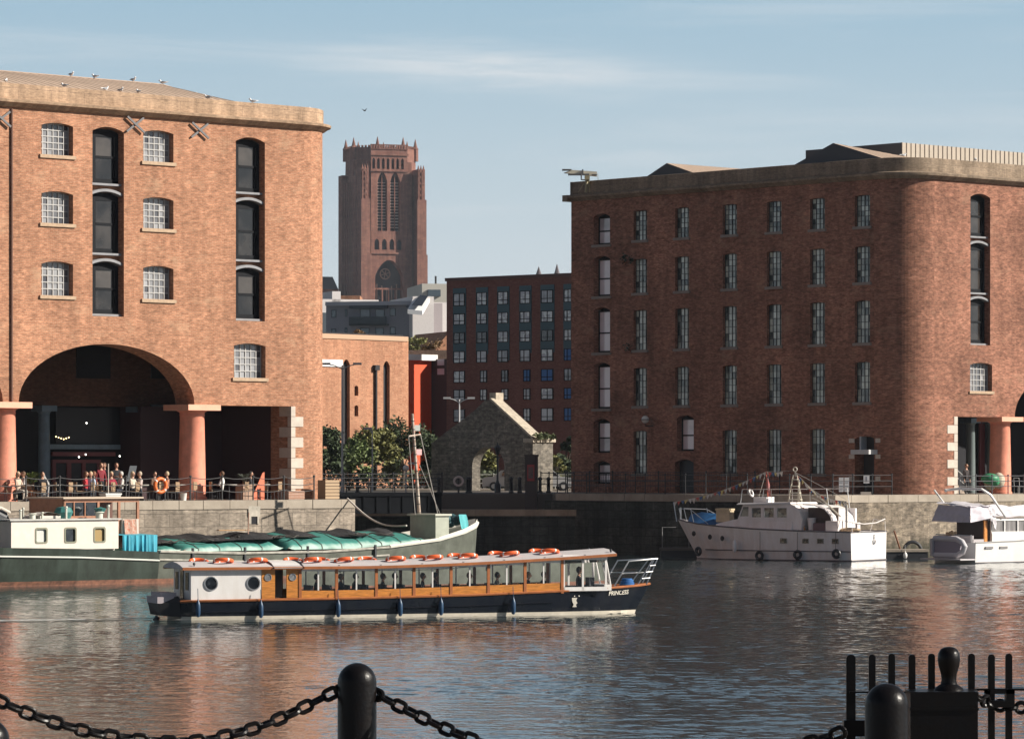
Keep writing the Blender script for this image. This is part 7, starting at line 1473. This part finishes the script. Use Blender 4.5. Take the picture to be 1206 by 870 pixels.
sit(165, -.8, -60, 'seated diner in a pale pink top facing the cream cardigan', top=(.6,.5,.47), hair=(.4,.33,.25))
sit(182, -.7, 40, 'seated diner in a brown top left of the orange life ring', top=(.15,.08,.05), hair=Bl)
sit(197, -.8, -70, 'seated diner in an orange-pink top right of the orange life ring', top=(.55,.25,.16), hair=W_hair)
sit(262, -.9, -100, 'lone seated man in a white shirt right of the orange column', top=(.72,.70,.67), hair=Br, sleeve='short', legs=(.02,.02,.03))
sit(295, -.6, 80, 'seated person in black with bare arms by the orange board', top=(.02,.02,.025), hair=Bl, sleeve='short')
# orange life ring on the terrace railing
p = T_(189, -2.1, .72); o = thing('life_ring', 'large orange life ring hanging on the terrace railing', 'life ring', p, LA); mb = MB(); mb.torus((0, 0, 0), .32, .085, 28, 10, Matrix.Rotation(R(90), 4, 'X')); mb.build('ring', mat('ring_deep_orange', (.75,.16,.03), .5), o, True); mb = MB(); [mb.tube([(.32*math.cos(a), 0, .32*math.sin(a)), (.34*math.cos(a+.18), 0, .34*math.sin(a+.18))], .09, 10) for a in (.8, 2.4, 3.9, 5.5)]; mb.build('tape', RWHT, o)
# plants and planters
def fronds(parent, n, h, sp, m, seed, w_=.03):
    rn = random.Random(seed); mb = MB()
    for k in range(n):
        a = rn.uniform(0, 6.28); l = h*rn.uniform(.6, 1.1); s = sp*rn.uniform(.4, 1); d = Vector((math.cos(a), math.sin(a), 0)); sd_ = Vector((-d.y, d.x, 0))*w_
        pts = [d*(s*t*t)+Vector((0, 0, l*(t-.35*t*t*t))) for t in (0, .3, .6, .85, 1)]
        for a_, b_ in zip(pts, pts[1:]): mb.face([a_-sd_, a_+sd_, b_+sd_*.7, b_-sd_*.7])
    return mb.build('fronds', m, parent)
o = thing('potted_palm', 'bushy green palm in a terracotta pot at the left of the terrace', 'potted plant', T_(36, -.2)); mb = MB(); mb.lathe([(.22, 0), (.3, .5), (.33, .52), (.3, .5), (.02, .48)], n=14); mb.build('pot', mat('terracotta', (.35,.15,.08), .8), o, True); f = fronds(o, 110, 1.25, .75, mat('palm_green', (.11,.15,.04), .6, noise=.4, island=.4), 3); f.location.z = .48
o = thing('planter', 'square wooden planter with a spiky grey-green plant', 'planter', T_(288, -.9), LA); mb = MB(); mb.box(-.32, .32, -.3, .3, 0, .72); mb.box(-.35, .35, -.33, .33, .68, .75); mb.build('box', mat('planter_wood', (.38,.25,.18), .8, noise=.3), o); f = fronds(o, 130, .8, .55, mat('grey_green_leaf', (.14,.16,.13), .7, noise=.3, island=.3), 4, .02); f.location.z = .72
# triangular orange board, crate, pail, white box, easel, pole
a, b = T_(294, -1.0), T_(312, -1.0); mb = MB(); w__ = LP.u(311.5, -1)-LP.u(296, -1); mb.prism([(0, 0), (w__, 0), (w__, 1.35), (w__-.12, 1.3)], 0, .04); o = mb.build('sign_board', mat('board_orange', (.62,.16,.08), .6), None, False, T_(296, -1.0), LA); tag(o, 'triangular orange-red board leaning by the wooden planter', 'board')
o = thing('crate', 'weathered pink-brown wooden crate at the foot of the quoined pier', 'crate', T_(340, -.6), LA); mb = MB(); mb.box(0, 1.0, 0, .5, 0, .42); mb.build('box', mat('crate_pink', (.42,.22,.16), .8, noise=.5, nscale=5, col2=(.5,.4,.34)), o); mb = MB(); [mb.box(-.01, 1.01, -.015, .0, .04+k*.13, .12+k*.13) for k in range(3)]; mb.build('slat', mat('crate_slat', (.34,.19,.13), .8), o)
mb = MB(); mb.lathe([(.13, 0), (.17, .34), (.18, .35), (.15, .34), (.01, .3)], n=14); tag(mb.build('pail', mat('pail_white', (.75,.73,.7), .5), None, True, T_(216, -1.7)), 'white pail on the quay edge left of the right orange column', 'pail')
o = thing('storage_box', 'rounded white tub standing on the quay edge below the waiter', 'tub', T_(130, -2.2), LA); mb = MB(); mb.loft([[(-.35, -.2, 0), (.35, -.2, 0), (.35, .2, 0), (-.35, .2, 0)], [(-.45, -.25, .3), (.45, -.25, .3), (.45, .25, .3), (-.45, .25, .3)]], True, True); mb.box(-.47, .47, -.27, .27, .3, .36); mb.build('tub', mat('tub_white', (.7,.69,.66), .5), o)
o = thing('menu_easel', 'leaning grey glass screen on the terrace behind the diners', 'screen', T_(155, .3), LA-R(20)); mb = MB(); mb.mesh([(-.25, 0, .9), (.1, 0, .9), (.3, .1, 1.65), (-.05, .1, 1.65), (-.25, .03, .9), (.1, .03, .9), (.3, .13, 1.65), (-.05, .13, 1.65)], [(0, 1, 2, 3), (7, 6, 5, 4), (0, 4, 5, 1), (1, 5, 6, 2), (2, 6, 7, 3), (3, 7, 4, 0)]); mb.build('screen', mat('screen_grey', (.12,.13,.14), .3), o); mb = MB(); mb.tube([(-.1, .1, 0), (-.1, .05, .9)], .02, 5); mb.build('stand', CHM, o)
mb = MB(); mb.tube([(0, 0, 0), (0, 0, 1.75)], .03, 6); tag(mb.build('pole', mat('pole_pale', (.5,.45,.38), .6), None, False, T_(127.5, -1.9)), 'tall thin pale pole rising from the terrace edge', 'pole')
mb = MB(); mb.lathe([(.2, 0), (.26, .8), (.05, 1.15), (.02, 1.3)], n=8); tag(mb.build('parasol', mat('parasol_grey', (.35,.34,.33), .8), None, False, T_(52, 2.5)), 'folded grey parasol beside the left blue inner column', 'parasol')
for px, lb in ((20, 'stack of pale crates at the foot of the left column'), (365, 'wooden pallet box beside the rounded corner of the left warehouse')):
    if px == 365: 
        o = thing('pallet_box', lb, 'crate', T_(383, -1.2), LA); mb = MB(); [mb.box(0, .9, -.02, .0, .03+k*.16, .14+k*.16) for k in range(6)]; mb.build('slat', mat('pallet_wood', (.42,.30,.19), .8), o); mb = MB(); mb.box(.02, .88, 0, .6, 0, .95); mb.build('box', mat('pallet_dark', (.2,.14,.09), .8), o)
# right arcade: stair with handrails, green tarpaulin bundle, railing
so_ = thing('stair', 'stone steps with metal handrails inside the right arcade', 'stairs', at(RROOT, LA, (4.7, 1.7, 0)), LA)
mb = MB()
for k in range(9): mb.box(.0, 2.5-k*.26, 0, 1.6, k*.17, k*.17+.165)
mb.build('steps', mat('step_stone', (.35,.28,.23), .85), so_); 
for y in (-.05, 1.6): mb = MB(); mb.tube([(0, y, 2.45), (2.6, y, .9), (2.6, y, 0)], .035, 6); mb.tube([(0, y, 2.0), (2.6, y, .45)], .03, 5); mb.build('handrail', LGREY, so_)
def T2(px, d, z=0): return at(RROOT, LA, (R2P.u(px, d), d, z))
railing('steel post railing in front of the right arcade', [T2(1130, -1.6), T2(1206, -1.6)], 1.1, 1.5, mat('rail_steel_dark', (.10,.10,.11), .4, .3), 3, r=.022)
mb = MB(); mb.ball((0, 0, .9), .42, 14, 8, (1.3, 1, .8)); mb.ball((.3, .1, .75), .3, 10, 6); tag(mb.build('bag_heap', mat('green_bag', (.04,.25,.12), .5, noise=.4, nscale=4), None, True, T2(1166, -.2)), 'bright green bundle resting behind the railing of the right arcade', 'bundle')
mb = MB(); mb.ball((0, 0, .8), .4, 10, 7, (1, 1, 1.2)); mb.ball((-.5, 0, .55), .35, 10, 7); tag(mb.build('bag_heap', mat('cream_bag', (.5,.45,.35), .8, noise=.4, nscale=4), None, True, T2(1176, -.1)), 'cream bundle beside the green one behind the right arcade railing', 'bundle')
person('person in dark clothes standing by the stair of the right arcade', T2(1138, .5), R(40), 'stand', 'down', (.04,.03,.03), (.02,.02,.03), Br, group=None)
o = thing('bistro_chair', 'pale metal chair at the far right edge beyond the orange column', 'chair', T2(1200, -.9), R(30)); mb = MB(); mb.box(-.22, .22, -.2, .22, .43, .47); mb.build('seat', LGREY, o); mb = MB(); mb.tube([(-.2, .2, .45), (-.2, .25, .95), (.2, .25, .95), (.2, .2, .45)], .02, 5); mb.build('backrest', LGREY, o); 
for x, y in ((-.2, -.18), (.2, -.18), (-.2, .2), (.2, .2)): mb = MB(); mb.tube([(x, y, 0), (x, y, .45)], .016, 5); mb.build('leg', LGREY, o)
# roof-top radar-like crane cradle on the right warehouse
d0 = P(684, 222, 246.5); o = thing('roof_cradle', 'cream window-cleaning cradle arm perched on the left end of the right warehouse roof', 'roof crane', (d0.x, 246.5, 19.6), 0)
k_ = 246.5/F; zz = lambda py: H+(CY-py)*k_-19.6; xx = lambda px: (px-684)*k_*1.0 + ((684-CX)*k_-d0.x)
mb = MB(); mb.mesh([(xx(664), -.2, zz(204)), (xx(703), -.2, zz(208)), (xx(703), -.2, zz(202.5)), (xx(673), -.2, zz(200.5)), (xx(664), .2, zz(204)), (xx(703), .2, zz(208)), (xx(703), .2, zz(202.5)), (xx(673), .2, zz(200.5))], [(0,1,2,3),(7,6,5,4),(0,4,5,1),(1,5,6,2),(2,6,7,3),(3,7,4,0)]); mb.build('arm', mat('crane_cream', (.72,.66,.52), .5), o)
mb = MB(); mb.box(xx(662), xx(673), -.25, .25, zz(201), zz(199.5)); mb.box(xx(669), xx(694), -.3, -.1, zz(207), zz(205)); mb.box(xx(697), xx(703), -.25, .25, zz(207), zz(205.5)); mb.box(xx(685.5), xx(687), -.3, .1, zz(205), zz(200)); mb.tube([(xx(684.5), -.3, zz(206)), (xx(684.5), -.3, zz(212)), (xx(690), -.3, zz(212.5))], .05, 5); mb.build('rail', mat('crane_grey', (.13,.13,.13), .5), o)
mb = MB(); mb.box(xx(688.5), xx(694.5), -.3, .3, zz(212), zz(207)); mb.tube([(xx(691), 0, zz(212)), (xx(690), 0, -.6)], .09, 6); mb.tube([(xx(693), .1, zz(211)), (xx(695), .1, -.6)], .07, 6); mb.tube([(xx(704), 0, zz(204)), (xx(705), 0, -.6)], .02, 4); mb.tube([(xx(681), 0, -.6), (xx(689), 0, zz(214))], .025, 4); mb.build('mast', mat('crane_ochre', (.35,.30,.18), .6), o)
gull(WR @ Vector((R2P.u(1149, .3), .3, 19.78)), 1.5, 'gull standing on the parapet of the right warehouse', None); gull(WR @ Vector((R2P.u(1067, .8), 1.0, 19.78)), .5, 'gull at the rounded corner of the right warehouse parapet', None)
# a bird in flight
p = P(429.5, 130.5, 420); mb = MB(); mb.ball((0, 0, 0), .07, 8, 5, (2.6, 1, 1)); mb.mesh([(-.05, 0, .02), (.1, 0, .02), (.02, .5, .22), (-.1, .55, .2)], [(0, 1, 2, 3), (3, 2, 1, 0)]); mb.mesh([(-.05, 0, .02), (.1, 0, .02), (.02, -.5, .2), (-.1, -.55, .18)], [(0, 1, 2, 3), (3, 2, 1, 0)]); tag(mb.build('bird', mat('bird_dark', (.03,.03,.035), .8), None, False, p, .6), 'tiny dark bird flying left of the cathedral tower', 'bird')
# ================================================================ NEAR QUAY: bollards, chains, picket gate (silhouettes)
IRON = mat('gloss_black_iron', (.0035,.004,.0055), .34, col2=(.006,.004,.0035), nscale=14, bump=.07, bscale=70, spec=.22)
def bollard(px, pyt, wpx, label, D=None):
    D = D or .17*F/wpx; p = P(px, pyt, D); h = p.z; r = wpx/2*D/F
    mb = MB(); n = 8; prof = [(r*1.35, 0), (r*1.35, .06), (r*1.05, .09), (r, .14), (r, h-r)]+[(r*math.cos(math.pi/2*i/n), h-r+r*math.sin(math.pi/2*i/n)) for i in range(1, n+1)]; prof[-1] = (.001, h)
    mb.lathe(prof, n=40); return tag(mb.build('bollard', IRON, None, True, (p.x, D, 0)), label, 'bollard', 'iron bollards on the near quay'), p, D, r, h
b1, p1, D1, r1, h1 = bollard(420.5, 780, 46, 'round-topped black bollard joining two chains at the bottom centre')
b2, p2, D2, r2, h2 = bollard(1044, 804, 51, 'round-topped black bollard standing before the picket gate')
b3, p3, D3, r3, h3 = bollard(-14, 846, 50, 'black bollard cut off by the lower left corner')
def chain(pts, label, ll=.088, wire=.0105):
    """oval links turned alternately by a quarter turn along the curve"""
    L = [0]
    for a, b in zip(pts, pts[1:]): L.append(L[-1]+(b-a).length)
    mb = MB(); s = 0; k = 0; pitch = ll*.72
    def pt(s):
        i = max(j for j in range(len(L)-1) if L[j] <= s+1e-9); return pts[i].lerp(pts[i+1], (s-L[i])/(L[i+1]-L[i])), (pts[i+1]-pts[i]).normalized()
    while s < L[-1]-.001:
        p, d = pt(s); up = Vector((0, 1, 0)); side = d.cross(up).normalized(); a = R(70 if k % 2 else 5)+R(8)*math.sin(k*1.7); e = (side*math.cos(a)+up*math.sin(a)).normalized(); hl, hw = ll/2-wire, .021
        loop = [d*((hl-hw)*(1 if math.cos(t) >= 0 else -1)+hw*math.cos(t))+e*(hw*math.sin(t)) for t in [2*math.pi*i/18+.001 for i in range(18)]]
        pp_ = [p+q for q in loop]; mb.tube(pp_+[pp_[0]], wire, 7, False); s += pitch; k += 1
    return tag(mb.build('chain', IRON, None, True), label, 'chain', 'chains between the near bollards')
def cat_(a, b, low, n=40):
    out = []
    for i in range(n+1): t = i/n; p = a.lerp(b, t); p.z -= low*4*t*(1-t); out.append(p)
    return out
aR = P(443, 817, D1); aL = P(398, 812, D1)
# left chain: through the measured points, from an unseen bollard left of the frame
def curve(keys, D0, D1_, n=60):
    out = []
    for i in range(len(keys)-1):
        (x0, y0), (x1, y1) = keys[i], keys[i+1]; xm, ym = keys[i-1] if i else (2*x0-x1, 2*y0-y1); xp, yp = keys[i+2] if i+2 < len(keys) else (2*x1-x0, 2*y1-y0)
        for k in range(8):
            t = k/8; h0, h1_, h2_, h3_ = 2*t**3-3*t*t+1, t**3-2*t*t+t, -2*t**3+3*t*t, t**3-t*t
            x = h0*x0+h1_*(x1-xm)/2+h2_*x1+h3_*(xp-x0)/2; y = h0*y0+h1_*(y1-ym)/2+h2_*y1+h3_*(yp-y0)/2; f = (x-keys[0][0])/(keys[-1][0]-keys[0][0]); out.append(P(x, y, D0+(D1_-D0)*f))
    return out+[P(*keys[-1], D1_)]
chain(curve([(-60, 792), (0, 825), (55, 847), (110, 862), (170, 871), (230, 872), (300, 857), (350, 836), (398, 812)], D1-.6, D1), 'heavy black chain sagging from the left edge to the centre bollard')
chain(curve([(443, 817), (500, 846), (556, 870), (640, 893), (740, 905), (860, 895), (960, 872), (990, 862)], D1, 15.8), 'heavy black chain falling away to the right of the centre bollard')
eb = MB()
for q, sg in ((aL, -1), (aR, 1)): eb.torus((q.x-p1.x-sg*.008, 0, q.z), .02, .009, 14, 7, Matrix.Rotation(R(90), 4, 'X'))
eb.build('chain_eye', IRON, b1, True)
# gate of flat pickets with a cast iron lock post
DG = 16.0; s_ = DG/F
def gx(px): return (px-1100)*s_
g0 = P(1100, CY, DG); GT = thing('picket_gate', 'black iron picket gate with rounded picket tops on the near quay', 'gate', (g0.x, DG, 0))
def gz_(py): return H+(CY-py)*s_
for px, w_, pt_ in ((1002, 11, 770), (1027, 8, 770), (1050, 8, 769), (1074, 8, 770), (1097, 8, 769), (1144, 8, 769), (1167.5, 8, 770), (1188, 8, 769), (1211, 8, 769)):
    mb = MB(); hw = w_/2*s_; zt = gz_(pt_); x = gx(px); mb.prism([(x-hw, .02), (x+hw, .02), (x+hw, zt-hw*.8), (x+hw*.7, zt-hw*.2), (x, zt), (x-hw*.7, zt-hw*.2), (x-hw, zt-hw*.8)], -.008, .008); mb.build('picket', IRON, GT)
mb = MB(); mb.box(gx(1000), gx(1075), -.018, -.008, gz_(815.5), gz_(813.5)); mb.box(gx(1140), gx(1230), -.018, -.008, gz_(812.5), gz_(810)); mb.box(gx(990), gx(1225), -.02, -.0085, .12, .16); mb.build('rail', IRON, GT)
mb = MB(); mb.box(gx(1160), gx(1194), -.03, .03, gz_(832), gz_(824)); mb.box(gx(1160), gx(1165), -.03, .03, gz_(824), gz_(811)); mb.box(gx(1184), gx(1194), -.03, .03, gz_(824), gz_(811)); mb.box(gx(1160), gx(1194), -.03, .03, gz_(816), gz_(811)); mb.build('latch', IRON, GT)
mb = MB(); mb.box(gx(993), gx(1024), -.04, .04, gz_(866), gz_(847)); mb.box(gx(987), gx(993), -.02, .02, gz_(858), gz_(854)); mb.build('hinge', IRON, GT)
PG = thing('gate_post', 'square black gate post crowned by a bulbous finial', 'gate post', (P(1108, CY, DG-.12).x, DG-.12, 0)); s2 = (DG-.12)/F; gy = lambda py: H+(CY-py)*s2
mb = MB(); x0, x1 = (1069-1108)*s2, (1148-1108)*s2; mb.box(x0, x1, -.11, .11, .0, gy(812.5)); mb.box(x0-.003, x1+.003, -.115, .115, gy(834), gy(831)); mb.build('post', IRON, PG)
fx = (1117.5-1108)*s2; mb = MB(); mb.lathe([(.062, gy(812.5)), (.055, gy(809)), (.034, gy(805)), (.030, gy(800)), (.033, gy(793)), (.043, gy(783)), (.046, gy(776)), (.044, gy(769)), (.034, gy(764)), (.018, gy(761.5)), (.001, gy(761))], (fx, 0, 0), 32); mb.build('finial', IRON, PG, True)
chain([P(1146, 819, DG-.1), P(1158, 824, DG-.05), P(1170, 829, DG), P(1186, 832, DG), P(1206, 833, DG), P(1240, 828, DG)], 'short dark chain looped through the gate latch at the right', .06, .009)
mb = MB(); mb.box(-.14, .14, -.1, .1, 0, .2);
